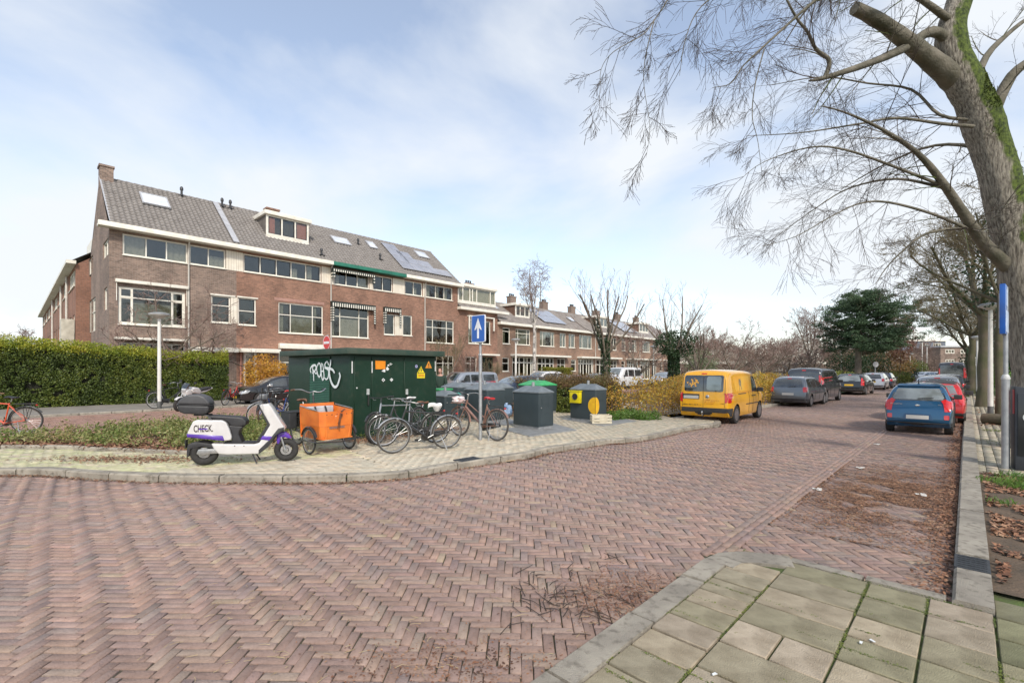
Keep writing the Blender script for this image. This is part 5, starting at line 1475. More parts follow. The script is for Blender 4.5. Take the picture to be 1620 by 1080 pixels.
h, nn, _, _ = bvh.ray_cast(Vector((-9, 0, H * .575)), Vector((1, 0, 0)))
MB().lathe([(0, .02), (.05, .018), (.062, 0)], 20, Matrix.Translation(h) @ Matrix.Rotation(R(-90), 4, 'Y') @ Matrix.Scale(.55, 4, (1, 0, 0))).build('badge', M_chrome, kia, smooth=True)
M = lambda y, z: Matrix(((0, 0, -1, h.x - .002), (-1, 0, 0, y), (0, 1, 0, z), (0, 0, 0, 1)))
place_text('lettering', 'PICANTO', .06, M_chrome, kia, M(.5, H * .595), sx=1.1); place_text('lettering', 'ISG', .05, M_chrome, kia, M(-.5, H * .595), sx=1.1)
h, nn, _, _ = bvh.ray_cast(Vector((X(.17), 0, 5)), Vector((0, 0, -1)))
MB().tube([h, h + Vector((-.03, 0, .07)), h + Vector((-.10, 0, .16))], [.03, .012, .008], 8).build('antenna', M_trim, kia, smooth=True)
MB().tube([(-L / 2 + .06, .5, .20), (-L / 2 - .03, .5, .19)], .03, 10).build('exhaust', M_chrome, kia)
spl = P('spoiler', [(-hw * .62, .93 * H), (hw * .62, .93 * H), (hw * .58, .965 * H), (-hw * .58, .965 * H)], 'rear', M_blue, off=.05)
# --- the rest of the right-hand row
M_redp = carpaint('red_paint', (0.50, 0.02, 0.02), 0.1, 0.3)
M_dgrey = carpaint('dark_grey_paint', (0.055, 0.06, 0.068), 0.5, 0.3)
M_mgrey = carpaint('grey_paint', (0.15, 0.165, 0.18), 0.6, 0.3)
M_blk = carpaint('black_paint', (0.012, 0.012, 0.014), 0.2, 0.25)
M_wpt = carpaint('white_car_paint', (0.72, 0.72, 0.72), 0.0, 0.3)
M_silv = carpaint('silver_paint', (0.42, 0.44, 0.46), 0.7, 0.3)
M_nvy = carpaint('navy_paint', (0.03, 0.045, 0.08), 0.4, 0.28)
p = sn(22.6, -.80); red_, P, bvh, q = car('hatchback_car', 'red hatchback with dark roof parked directly in front of the small blue hatchback', 'car', (p.x, p.y, 0), SANG, 'hatch', 3.9, 1.58, 1.36, M_redp, wr=.3, spec=dict(tail='tall', rearglass_m=M_cglassl))
P('roof_panel', [(-1.5, -.56), (-1.5, .56), (.3, .50), (.3, -.50)], 'top', M_trim, off=.006, step=.2)
p = sn(28.4, -.9); car('estate_car', 'silver-roofed car between the red hatchback and the tall dark van', 'car', (p.x, p.y, 0), SANG, 'wagon', 4.4, 1.65, 1.5, M_silv, wr=.31, spec=dict(tail='tall'))
p = sn(58, -.95); car('panel_van', 'tall dark grey panel van parked along the right kerb', 'van', (p.x, p.y, 0), SANG, 'bigvan', 5.6, 1.95, 2.4, M_dgrey, wr=.34, spec=dict(tail='tall', rearglass=True))
p = sn(43, -.9); car('hatchback_car', 'dark car parked before the tall dark grey panel van', 'car', (p.x, p.y, 0), SANG, 'hatch', 4.2, 1.7, 1.45, M_blk, wr=.31)
# --- left row
def left_car(px, py, Wd, L, ro, n_side=None, hd=SANG, sc=1.0):
 """px,py: contact of the right rear tyre"""
 fw = Vector((math.cos(hd), math.sin(hd), 0)); rt = Vector((fw.y, -fw.x, 0)); pr = at(px, py)
 return pr - rt * (Wd / 2 - .02) * sc + fw * (L / 2 - ro) * sc
c = left_car(1284, 643, 1.75, 4.16, .78, hd=SANG - R(2), sc=.95)
car('estate_car', 'grey estate car with bare tow bar parked in front of the yellow van', 'car', (c.x, c.y, 0), SANG - R(2), 'wagon', 4.16, 1.75, 1.5, M_mgrey, wb=2.54, wr=.3, rear_over=.78, scale=.95, spec=dict(tail='wedge', rails=True, bump_top=.27, plate_z=.42, darkhandle=False, rail_m=M_blk))
c = left_car(1309, 637, 1.9, 4.9, .95, hd=SANG - R(2))
car('people_carrier', 'dark grey people carrier parked beyond the grey estate car', 'van', (c.x, c.y, 0), SANG - R(2), 'minivan', 4.5, 1.85, 1.84, M_dgrey, wb=2.9, wr=.32, scale=1.0, spec=dict(tail='tall', plate_z=.4))
c = left_car(1371, 624.5, 1.8, 4.7, .9, hd=SANG - R(1))
car('estate_car', 'black estate car with yellow plate and tall red tail lights', 'car', (c.x, c.y, 0), SANG - R(1), 'wagon', 4.7, 1.8, 1.48, M_blk, wr=.32, spec=dict(tail='tall', plate=M_plate_y, plate_z=.47, rails=True, rail_m=M_blk, rearglass_m=M_cglassl, bump_top=.30))
c = left_car(1401, 616.5, 1.75, 4.2, .8)
car('hatchback_car', 'white hatchback parked beyond the black estate car', 'car', (c.x, c.y, 0), SANG, 'hatch', 4.2, 1.75, 1.5, M_wpt, wr=.31, spec=dict(tail='wedge', plate=M_plate_y, plate_z=.47))
c = left_car(1413, 614, 1.75, 4.2, .8)
car('hatchback_car', 'black hatchback parked beyond the white hatchback', 'car', (c.x, c.y, 0), SANG, 'hatch', 4.2, 1.75, 1.5, M_nvy, wr=.31)
p = atd(1461, 603, 66); car('hatchback_car', 'silver-white car standing far down the street left of the tall dark van', 'car', (p.x, p.y, 0), SANG + R(150), 'hatch', 4.2, 1.75, 1.5, M_wpt, wr=.31)
p = atd(1487, 603, 75); car('hatchback_car', 'grey car farthest down the street beside the tall dark van', 'car', (p.x, p.y, 0), SANG + R(180), 'hatch', 4.2, 1.75, 1.5, M_silv, wr=.31)
# --- side street
HB = HANG + PI
c = at(381, 643) ; a = Vector(c) + HU * 2.1 - HN * .75
car('hatchback_car', 'black car with yellow front plate on the far pavement, behind the white scooter', 'car', (a.x, a.y, .03), HB, 'hatch', 4.25, 1.72, 1.42, M_blk, wr=.31, spec=dict(mirror=M_silv))
def side_car(px, xn, u_off, *a, **k):
 P0 = hn_px(xn, px) + HU * u_off
 return car(*a[:3], (P0.x, P0.y, 0), *a[3:], **k)
side_car(697, -24.0, 2.3, 'estate_car', 'silver-grey estate car parked on the far side of the side street nearest the man', 'car', HB, 'minivan', 4.6, 1.8, 1.62, M_silv, wr=.32, spec=dict(ws=M_cglass))
side_car(777, -17.6, 2.1, 'hatchback_car', 'black hatchback parked behind the bins with its windscreen towards the left', 'car', HB, 'hatch', 4.1, 1.7, 1.43, M_nvy, wr=.31)
side_car(830, -23.8, 2.1, 'suv_car', 'white family car parked before the lamp post and birch', 'car', HB, 'wagon', 4.4, 1.8, 1.62, M_wpt, wr=.33, spec=dict(rails=True))
side_car(866, -17.6, 2.0, 'hatchback_car', 'dark red hatchback behind the low brown hedge', 'car', HB, 'hatch', 4.0, 1.68, 1.42, carpaint('maroon_paint', (0.22, 0.035, 0.04), 0.3), wr=.3)
side_car(925, -23.8, 2.0, 'hatchback_car', 'pale silver car peeping out between the dark red car and the white van', 'car', HB, 'hatch', 4.0, 1.7, 1.45, M_silv, wr=.31)
side_car(962, -22.8, 2.6, 'camper_van', 'white minibus with dark side windows behind the ivy-clad tree', 'van', HB, 'minivan', 5.0, 1.92, 2.0, M_wpt, wr=.34)
side_car(1030, -22.5, 3.0, 'hatchback_car', 'silver car half hidden by yellow bushes right of the white minibus', 'car', HB, 'hatch', 4.2, 1.75, 1.5, M_silv, wr=.31)
p = atd(1172, 590, 52); car('hatchback_car', 'white car parked in front of the far bungalow, right above the yellow van', 'car', (p.x, p.y, 0), HB, 'hatch', 4.2, 1.75, 1.5, M_wpt, wr=.31)
# -- bicycles
M_alu = mat('dull_aluminium', (0.45, 0.45, 0.44), 0.38, 0.8, vs=12, col2=(0.30, 0.30, 0.29))
M_spoke = mat('spoke_steel', (0.5, 0.5, 0.5), 0.35, 0.9, vs=5)
M_bblk = mat('bicycle_black', (0.02, 0.021, 0.022), 0.35, 0.1, vs=14, col2=(0.035, 0.033, 0.03), coat=.4)
M_leather = mat('brown_leather', (0.16, 0.07, 0.035), 0.5, vs=14)
M_bred = mat('orange_red_frame', (0.66, 0.085, 0.02), 0.35, vs=8, coat=.6)
M_bsil = mat('silver_frame', (0.33, 0.34, 0.35), 0.35, .5, vs=8, coat=.4)
M_bcop = mat('copper_frame', (0.36, 0.20, 0.15), 0.4, .4, vs=8, coat=.4, dirt=.3)
M_seatw = mat('white_seat_cover', (0.72, 0.72, 0.70), 0.55, vs=10, col2=(0.55, 0.55, 0.53))
M_bseat = mat('saddle_black', (0.03, 0.03, 0.032), 0.5, vs=18)
M_redpl = mat('red_plastic', (0.55, 0.03, 0.03), 0.35, vs=8)
M_tyre_w = mat('old_tyre', (0.045, 0.04, 0.036), 0.85, vs=12, col2=(0.08, 0.072, 0.062))
BW = {}
def bwheel(parent, x, r=.345, tyre=None, rim=None, nsp=24, y=0, name='wheel'):
 tyre = tyre or M_tyre; rim = rim or M_alu; key = (r, tyre.name, rim.name, nsp)
 if key not in BW:
  t = MB(); T = .019; prof = [(r - T + T * math.cos(2 * PI * k / 8), T * math.sin(2 * PI * k / 8)) for k in range(8)]; t.lathe(prof, 40, closed=True)
  m = MB(); m.lathe([(r - .036, -.012), (r - .05, -.009), (r - .05, .009), (r - .036, .012)], 40, closed=True)
  sp = MB()
  for k in range(nsp):
   a = 2 * PI * k / nsp; s = 1 if k % 2 else -1; b = a + .5 * (1 if k % 4 < 2 else -1)
   sp.tube([(.022 * math.cos(b), .022 * math.sin(b), s * .026), ((r - .045) * math.cos(a), (r - .045) * math.sin(a), 0)], .0018, 3, cap=False)
  sp.lathe([(0, -.045), (.016, -.045), (.016, .045), (0, .045)], 10); sp.lathe([(.016, -.03), (.026, -.03), (.026, -.026), (.016, -.026)], 10, closed=True); sp.lathe([(.016, .03), (.026, .03), (.026, .026), (.016, .026)], 10, closed=True)
  o = [t.build('tyre', tyre, smooth=True), m.build('rim', rim, smooth=True), sp.build('spokes', M_spoke, smooth=True)]
  BW[key] = [q.data for q in o]; [bpy.data.objects.remove(q) for q in o]
 d = BW[key]; w = link(name, d[2], parent, (x, y, r)); w.rotation_euler = (R(90), random.random() * 6, 0)
 link('tyre', d[0], w); link('rim', d[1], w); return w
def arc_strip(c, r, a0, a1, w, n=16, th=.004, y=0):
 """mudguard: curved strip with rolled edges"""
 vs = []; fs = []
 for k in range(n + 1):
  a = R(a0 + (a1 - a0) * k / n); ca, sa = math.cos(a), math.sin(a)
  for (dy, dr) in ((-w / 2, -.014), (-w / 2 * .8, 0), (w / 2 * .8, 0), (w / 2, -.014), (w / 2 * .8, -th), (-w / 2 * .8, -th)):
   vs.append((c[0] + (r + dr) * ca, y + dy, c[1] + (r + dr) * sa))
 m = 6
 for k in range(n):
  for j in range(m): fs.append((k * m + j, k * m + (j + 1) % m, (k + 1) * m + (j + 1) % m, (k + 1) * m + j))
 fs.append(tuple(range(m))); fs.append(tuple(n * m + j for j in range(m - 1, -1, -1)))
 return MB().add(vs, fs)
def saddle(parent, x, z, m, y=0, L=.27, W=.2, cover=False):
 mb = MB(); prof = [(-.5, .10, .85), (-.42, .0, 1.0), (-.2, -.012, .95), (0, .01, .6), (.25, .012, .3), (.45, .0, .22), (.5, -.02, .1)]
 vs = []; fs = []; n = 10
 for (u, dz, w) in prof:
  for j in range(n):
   a = 2 * PI * j / n; vs.append((x + u * L, y + w * W / 2 * math.cos(a), z + (dz if u > -.45 else 0) + .026 * math.sin(a) * (1.3 if cover else 1) - (.02 if math.sin(a) < 0 and cover else 0)))
 for i in range(len(prof) - 1):
  for j in range(n): fs.append((i * n + j, i * n + (j + 1) % n, (i + 1) * n + (j + 1) % n, (i + 1) * n + j))
 fs.append(tuple(range(n - 1, -1, -1))); fs.append(tuple((len(prof) - 1) * n + j for j in range(n)))
 mb.add(vs, fs)
 if cover: mb.lathe([(.10, -.06), (.06, -.14), (.035, -.17)], 8, Matrix.Translation((x - .06, y, z + .03)))
 s = mb.build('saddle', m, parent, smooth=True)
 MB().tube([(x - .03, y, z - .02), (x, y, z - .11)], .013, 8).build('seat_post', M_alu, parent, smooth=True)
 return s
def bicycle(name, label, p, heading, lean=0.0, frame=M_bblk, style='lady', seat=None, tyre=None, rim=None, r=.345, fender=None, rack=True, group=None, steer=0.0, stand=True, basket=False, bars='city', chain=True, wb=1.1, seat_m=None, cover=False, scale=1.0, front_lamp=True, grip=None, dirty=False):
 t = thing(name, label, 'bicycle', p, 0, group); t.rotation_euler = (lean, 0, heading); t.scale = (scale,) * 3
 ra, fa = -wb / 2, wb / 2; BBx, BBz = ra + .44, .275; st = Vector((ra + .33, 0, .80)); hb = Vector((fa - .16, 0, .66)); ht = Vector((fa - .235, 0, .88))
 B = Vector((BBx, 0, BBz)); RA_ = Vector((ra, 0, r)); FA = Vector((fa, 0, r))
 f = MB(); f.tube([B, st], .016, 8); f.tube([hb, ht], .020, 8)
 if style == 'lady':
  f.tube(smooth_line([ht - Vector((.0, 0, .05)), ht + Vector((-.09, 0, -.26)), B + Vector((.17, 0, .22)), B + Vector((-.02, 0, .10))], 5), .016, 8); f.tube(smooth_line([hb, hb + Vector((-.10, 0, -.16)), B + Vector((.12, 0, .08)), B], 5), .019, 8)
 elif style == 'low':
  f.tube([hb + Vector((-.02, 0, .05)), B + Vector((.05, 0, .05))], .03, 10); f.tube([ht - Vector((-.01, 0, .06)), B + Vector((-.04, 0, .22))], .014, 8)
 else:
  f.tube([ht - Vector((-.008, 0, .05)), st - Vector((-.01, 0, .03))], .017, 8); f.tube([hb, B], .019, 8)
 for s in (-1, 1):
  f.tube([B + Vector((0, s * .03, 0)), RA_ + Vector((0, s * .06, 0))], .010, 6); f.tube([st + Vector((.01, s * .015, -.06)), RA_ + Vector((0, s * .06, 0))], .008, 6)
 f.lathe([(0, -.04), (.022, -.04), (.022, .04), (0, .04)], 10, Matrix.Translation(B) @ Matrix.Rotation(R(90), 4, 'X'))
 f.build('frame', frame, t, smooth=True)
 k = MB(); 
 for s in (-1, 1): k.tube(smooth_line([hb + Vector((.005, s * .03, -.02)), hb + Vector((.04, s * .045, -.12)), FA + Vector((0, s * .05, 0))], 4), .010, 6)
 k.box(hb.x - .02, hb.x + .03, -.04, .04, hb.z - .03, hb.z - .005); fk = k.build('fork', frame if style != 'lady' else frame, t, smooth=True)
 bwheel(t, ra, r, tyre, rim); bwheel(t, fa, r, tyre, rim)
 fm = fender or M_bblk
 arc_strip((ra, r), r + .028, -12, 200 if False else 150, .055).build('mudguard', fm, t, smooth=True)
 arc_strip((fa, r), r + .028, 30, 178, .055).build('mudguard', fm, t, smooth=True)
 hz_ = ht + Vector((-.02, 0, .12))
 h = MB(); h.tube([ht, hz_], .013, 8)
 if bars == 'city': 
  for s in (-1, 1): h.tube(smooth_line([hz_, hz_ + Vector((.05, s * .08, .03)), hz_ + Vector((.02, s * .24, .05)), hz_ + Vector((-.12, s * .30, .03)), hz_ + Vector((-.20, s * .30, .02))], 4), .011, 8)
  ends = [hz_ + Vector((-.12, s * .30, .03)) for s in (-1, 1)]; en = [hz_ + Vector((-.24, s * .30, .018)) for s in (-1, 1)]
 else:
  for s in (-1, 1): h.tube([hz_, hz_ + Vector((.02, s * .15, .01)), hz_ + Vector((-.02, s * .30, .015))], .012, 8)
  ends = [hz_ + Vector((-.0, s * .20, .012)) for s in (-1, 1)]; en = [hz_ + Vector((-.03, s * .32, .015)) for s in (-1, 1)]
 hbar = h.build('handlebar', M_alu if bars == 'city' else M_bblk, t, smooth=True)
 for a, b in zip(ends, en):
  MB().tube([a, b], .016, 8).build('grip', grip or M_bseat, hbar, smooth=True)
 lv = MB()
 for s, a in ((-1, ends[0]), (1, ends[1])): lv.tube([a + Vector((.05, -s * .01, -.01)), a + Vector((.02, s * .0, -.045)), a + Vector((-.06, s * .0, -.05))], .006, 5)
 lv.build('brake_levers', M_alu, hbar, smooth=True)
 saddle(t, st.x - .03, st.z + .14, seat_m or M_bseat, cover=cover)
 if rack:
  rk = MB(); zt = 2 * r + .08
  for s in (-1, 1): rk.tube([(ra + .24, s * .05, zt), (ra - .20, s * .06, zt)], .007, 5); rk.tube([(ra - .12, s * .06, zt), (ra, s * .07, r)], .006, 5); rk.tube([(ra + .05, s * .06, zt), (ra, s * .07, r)], .006, 5)
  for x in (.2, .05, -.08, -.20): rk.tube([(ra + x, -.055, zt), (ra + x, .055, zt)], .006, 5)
  rk.build('luggage_rack', M_bblk if style != 'alu' else M_alu, t, smooth=True)
 if chain:
  ch = MB(); ch.prism([(ra - .05, r - .035), (ra - .06, r), (ra - .03, r + .04), (B.x, BBz + .10), (B.x + .09, BBz + .05), (B.x + .10, BBz - .04), (B.x + .03, BBz - .095), (ra + .05, r - .055)], -.075, -.045); ch.build('chain_case', M_bblk, t, bevel=.008)
 else:
  ch = MB(); ch.lathe([(0, -.004), (.085, -.004), (.085, .004), (0, .004)], 20, Matrix.Translation((B.x, -.055, BBz)) @ Matrix.Rotation(R(90), 4, 'X')); ch.tube([(B.x, -.055, BBz + .083), (ra, -.055, r + .035)], .004, 4); ch.tube([(B.x, -.055, BBz - .083), (ra, -.055, r - .035)], .004, 4); ch.build('chain_set', M_bblk, t, smooth=True)
 for s, an in ((-1, -.5), (1, PI - .5)):
  e = B + Vector((.17 * math.cos(an), s * .09, .17 * math.sin(an))); cr_ = MB(); cr_.tube([B + Vector((0, s * .06, 0)), e], .009, 6); cr_ = cr_.build('crank', M_alu, t, smooth=True)
  MB().box(e.x - .045, e.x + .045, e.y + s * .0 - .0 if s > 0 else e.y - .10, e.y + .10 if s > 0 else e.y, e.z - .012, e.z + .012).build('pedal', M_bblk, cr_)
 if stand:
  MB().tube([(ra + .16, .05, r - .04), (ra + .06, .19, .015)], .009, 6).build('kickstand', M_alu, t, smooth=True)
 lm = MB(); lm.lathe([(0, -.02), (.016, -.02), (.02, .01), (.022, .02), (0, .022)], 12, Matrix.Translation((ra - .21, 0, 2 * r + .04)) @ Matrix.Rotation(R(-90), 4, 'Y')); lm.build('rear_lamp', M_redpl, t, smooth=True)
 if front_lamp: MB().lathe([(0, -.04), (.02, -.035), (.036, .0), (.038, .03), (0, .035)], 12, Matrix.Translation((hb.x + .09, 0, hb.z + .02)) @ Matrix.Rotation(R(90), 4, 'Y')).build('front_lamp', M_alu, t, smooth=True)
 return t
def two_wheels(pf, prr, z=Z_P):
 """bicycle pose from the pixels of front and rear tyre contacts"""
 a = at(pf[0], pf[1], z); b = at(prr[0], prr[1], z); return (a + b) / 2, heading_from(b, a), (a - b).length
p, h_, wbm = two_wheels((622, 717), (706, 709))
bicycle('bicycle', 'rusty black bicycle with white saddle cover, standing nearest the road', p, h_, R(-5), M_bblk, 'men', seat_m=M_seatw, cover=True, tyre=M_tyre_w, fender=M_bsil, wb=wbm, chain=True, bars='city', group='bicycles parked at the green substation')
p, h_, wbm = two_wheels((597, 703), (664, 688))
bicycle('bicycle', 'dark grey sports bicycle with straight handlebar leaning at the green substation doors', p, h_, R(5), M_bsil, 'men', bars='flat', wb=wbm, chain=False, rack=False, seat_m=M_seatw, group='bicycles parked at the green substation', fender=M_bblk, scale=1.02)
p, h_, wbm = two_wheels((606, 706), (690, 700))
bicycle('bicycle', 'black bicycle with bright silver front rim, hemmed in between two others', p, h_, R(3), M_bblk, 'lady', wb=wbm, rim=M_spoke, seat_m=M_leather, group='bicycles parked at the green substation', scale=.98)
p, h_, wbm = two_wheels((727, 689.5), (784, 697))
b = bicycle('bicycle', 'copper-coloured step-through bicycle with red saddle behind the one-way sign pole', p, h_, R(4), M_bcop, 'low', wb=wbm, seat_m=M_redpl, fender=M_bcop, tyre=M_tyre_w, group='bicycles parked at the green substation', scale=1.04)
rk = MB()
for s in (-1, 1): rk.tube([(wbm / 2 - .12, s * .12, .80), (wbm / 2 + .22, s * .12, .78)], .007, 5)
for x in (-.1, .05, .2): rk.tube([(wbm / 2 + x, -.12, .795), (wbm / 2 + x, .12, .795)], .006, 5)
rk.tube([(wbm / 2 + .1, 0, .79), (wbm / 2, .06, .35)], .006, 5); rk.build('front_rack', M_bcop, b, smooth=True)
bag = thing('plastic_bag', 'white plastic bag on the front rack of the copper-coloured bicycle', 'bag', b.matrix_basis @ Vector((wbm / 2 + .06, 0, .80)), 0)
def lump(c, r, sx, sy, sz, seed, amp=.25, sub=3):
 bm = bmesh.new(); bmesh.ops.create_icosphere(bm, subdivisions=sub, radius=1)
 for v in bm.verts:
  n = 1 + amp * mnoise.noise(v.co * 1.7 + Vector((seed, seed * 2, 0))) + amp * .4 * mnoise.noise(v.co * 5 + Vector((seed, 0, 0)))
  v.co = Vector((v.co.x * sx, v.co.y * sy, v.co.z * sz)) * (r * n) + Vector(c)
 mb = MB(); mb.add([v.co.copy() for v in bm.verts], [tuple(x.index for x in f.verts) for f in bm.faces]); bm.free(); return mb
lump((0, 0, .07), .14, 1.1, .8, .62, 3, .5).build('bag_film', mat('bag_white', (0.7, 0.68, 0.66), .35, vs=9, col2=(0.55, 0.35, 0.33)), bag, smooth=True)
p, h_, wbm = two_wheels((-42, 688), (41, 685), 0.02)
bicycle('bicycle', 'orange-red bicycle with dark mudguards cut off by the left edge of the photo', p, h_, R(-3), M_bred, 'men', wb=wbm, tyre=M_tyre, fender=M_bblk, chain=False, scale=1.05, grip=M_leather)
p, h_, wbm = two_wheels((300, 642), (236, 646.5))
bicycle('bicycle', 'old black roadster bicycle with pale rims standing before the tall hedge', p, h_, R(-3), M_bblk, 'men', wb=min(wbm, 1.15), rim=M_seatw, seat_m=M_leather, bars='city', scale=1.05)
p, h_, wbm = two_wheels((412, 678), (452, 668))
bicycle('bicycle', 'bicycle with brown tyres just behind the handlebar of the white scooter', p, h_ , R(4), M_bblk, 'men', wb=1.1, tyre=mat('brown_tyre', (0.11, 0.055, 0.035), .8), group='bicycles left of the green substation', bars='flat', rack=False)
p = at(440, 671, Z_P); bicycle('bicycle', 'silver bicycle with blue and red frame parts left of the green substation', p, HANG + PI, R(-4), mat('blue_frame', (0.05, 0.09, 0.30), .35, coat=.5), 'lady', rim=M_seatw, group='bicycles left of the green substation', fender=M_bsil)
p = at(447, 664, Z_P); bicycle('bicycle', 'black bicycle with red bag nearest the left corner of the green substation', p, HANG + PI + .25, R(3), M_bblk, 'lady', seat_m=M_redpl, rim=M_alu, group='bicycles left of the green substation')
p = at(366, 640, Z_P); bicycle('bicycle', 'red bicycle leaning at the end of the tall hedge beside the doorway', p, HANG + .8, R(6), M_redpl, 'lady', group=None)
# -- cargo tricycle
axc = (at(490, 718.5, Z_P) + at(551, 709.7, Z_P)) / 2
ch_ = math.atan2(-.63, .77)
t = thing('cargo_tricycle', 'cargo tricycle with an orange wooden box parked at the green substation', 'cargo bike', axc, ch_)
M_ply = mat('orange_plywood', (0.74, 0.20, 0.028), 0.42, vs=3.2, col2=(0.60, 0.13, 0.018), coat=.35, bump=.08, bs=9, dirt=.12)
for s in (-1, 1): bwheel(t, 0, .26, name='wheel', y=s * .43)
for s in (-1, 1): 
 q = arc_strip((0, .26), .29, 20, 160, .06, y=s * .43); q.build('mudguard', M_bblk, t, smooth=True)
bwheel(t, -1.35, .33)
def board(a, b, z0, z1, in0, in1, th=.018):
 """wall board between plan points a and b, lower edge pulled in by in0, upper by in1"""
 a, b = Vector(a), Vector(b); d = (b - a).normalized(); n = Vector((-d.y, d.x, 0)); mb = MB()
 A0, B0, A1, B1 = a + n * in0, b + n * in0, a + n * in1, b + n * in1
 vs = [A0 + Vector((0, 0, z0)), B0 + Vector((0, 0, z0)), B1 + Vector((0, 0, z1)), A1 + Vector((0, 0, z1))]; vs += [v + n * th for v in vs]
 mb.add(vs, [(0, 1, 2, 3), (7, 6, 5, 4), (0, 4, 5, 1), (1, 5, 6, 2), (2, 6, 7, 3), (3, 7, 4, 0)]); return mb
F0, F1, Wb = .36, -.50, .37
corners = [(F1, -Wb, 0), (F0 - .10, -Wb, 0), (F0, -Wb + .10, 0), (F0, Wb - .10, 0), (F0 - .10, Wb, 0), (F1, Wb, 0)]
for i in range(5):
 a, b = corners[i], corners[i + 1]
 zr = lambda c: .90 if c[0] < 0 else .84
 board(a, b, .30, .55, .05, .015).build('box_board', M_ply, t)
 mb = board(a, b, .553, .84, .01, -.005); v = mb.v
 mb.v = [(p_[0], p_[1], (zr(a) if abs(p_[2] - .84) < 1e-6 and k in (3, 7) else zr(b) if abs(p_[2] - .84) < 1e-6 else p_[2])) for k, p_ in enumerate(mb.v)]
 mb.build('box_board', M_ply, t)
board(corners[5], corners[0], .30, .96, .03, 0).build('box_back', M_ply, t)
MB().box(F1 + .05, F0 - .05, -Wb + .05, Wb - .05, .29, .31).build('box_floor', M_ply, t)
cu_ = MB(); cu_.box(F1 + .05, F1 + .13, -.30, .30, .50, .90); cu_.box(F1 + .05, F1 + .36, -.30, .30, .46, .52); cu_.build('bench_cushion', mat('grey_cushion', (0.52, 0.53, 0.54), .8, vs=6), t, bevel=.025, seg=3)
sb_ = MB(); sb_.bar((F1 + .14, -.12, .90), (F1 + .34, -.12, .54), .04, .006); sb_.build('seat_belt', M_bseat, t)
sb_ = MB(); sb_.bar((F1 + .14, .10, .90), (F1 + .34, .10, .54), .04, .006); sb_.build('seat_belt', M_bseat, t)
fl = MB(); fl.bar((F0 + .012, .02, .80), (F0 + .02, -.03, .50), .045, .012); fl.bar((F0 + .014, -.03, .60), (F0 + .014, .06, .78), .03, .01); fl.bar((F0 + .02, .03, .83), (F0 - .03, .14, .87), .03, .012); fl.build('strap', M_leather, t)
rl = MB()
for s in (-1, 1): rl.tube([(F1 + .05, s * (Wb + .012), .925), (F0 - .16, s * (Wb + .012), .865)], .012, 8)
rl.build('edge_rail', M_alu, t, smooth=True)
bo = MB()
for k in range(6): bo.lathe([(0, 0), (.012, 0), (.012, .006), (0, .008)], 8, Matrix.Translation((F0 - .004, -.26 + k * .105, .78)) @ Matrix.Rotation(R(90), 4, 'Y'))
bo = bo.build('bolts', M_bblk, t); bo['kind'] = 'stuff'
lgm = MB(); y_ = -.20
while y_ < .12: w_ = random.uniform(.012, .03); lgm.box(F0 - .012, F0 - .008, y_, y_ + w_, .50 + random.uniform(-.006, .006), .545); y_ += w_ + .008
lgm.build('print', mat('grey_print', (0.22, 0.14, 0.12), .6), t)['kind'] = 'stuff'
fr = MB(); fr.tube([(F0 + .02, -Wb - .10, .27), (F0 + .04, 0, .24), (F0 + .02, Wb + .10, .27)], .014, 8); fr.tube([(F0 + .02, -Wb - .10, .27), (-.3, -Wb - .12, .27), (-.45, -Wb, .27)], .014, 8); fr.tube([(F0 + .02, Wb + .10, .27), (-.3, Wb + .12, .27), (-.45, Wb, .27)], .014, 8)
fr.tube([(0, -.43, .26), (0, .43, .26)], .018, 8); fr.tube([(F1, 0, .28), (-.95, 0, .28), (-1.05, 0, .80)], .022, 8); fr.tube([(F1 - .03, 0, .28), (F1 - .12, 0, .75), (F1 - .16, 0, 1.12)], .018, 8)
for s in (-1, 1): fr.tube([(-.95, s * .03, .28), (-1.35, s * .06, .33)], .011, 6); fr.tube([(-1.04, s * .02, .75), (-1.35, s * .06, .33)], .009, 6)
fr.build('frame', M_bblk, t, smooth=True)
h = MB(); hz0 = Vector((F1 - .16, 0, 1.12)); h.tube([hz0, hz0 + Vector((0, 0, .08))], .014, 8)
for s in (-1, 1): h.tube(smooth_line([hz0 + Vector((0, 0, .08)), hz0 + Vector((.05, s * .12, .06)), hz0 + Vector((.02, s * .26, .12)), hz0 + Vector((-.12, s * .33, .12)), hz0 + Vector((-.2, s * .34, .11))], 4), .012, 8)
hbb = h.build('handlebar', M_spoke, t, smooth=True)
for s in (-1, 1): MB().tube([hz0 + Vector((-.12, s * .33, .12)), hz0 + Vector((-.26, s * .345, .105))], .018, 8).build('grip', M_leather if s < 0 else M_bseat, hbb, smooth=True)
saddle(t, -1.08, 1.0, M_leather)
MB().tube([(-1.05, 0, .8), (-1.07, 0, .9)], .015, 8).build('seat_post', M_alu, t)
pn_ = MB(); pn_.box(-1.62, -1.22, .08, .24, .38, .72); pn_.box(-1.62, -1.22, -.24, -.08, .38, .72); pn_.box(-1.62, -1.22, -.24, .24, .722, .745); pn_.build('pannier', mat('pannier_black', (0.03, 0.032, 0.034), .7, vs=8), t, bevel=.03, seg=3)
arc_strip((-1.35, .33), .36, 0, 150, .06).build('mudguard', M_bblk, t, smooth=True)
MB().lathe([(0, -.004), (.09, -.004), (.09, .004), (0, .004)], 18, Matrix.Translation((-.95, -.06, .28)) @ Matrix.Rotation(R(90), 4, 'X')).build('chain_wheel', M_alu, t)
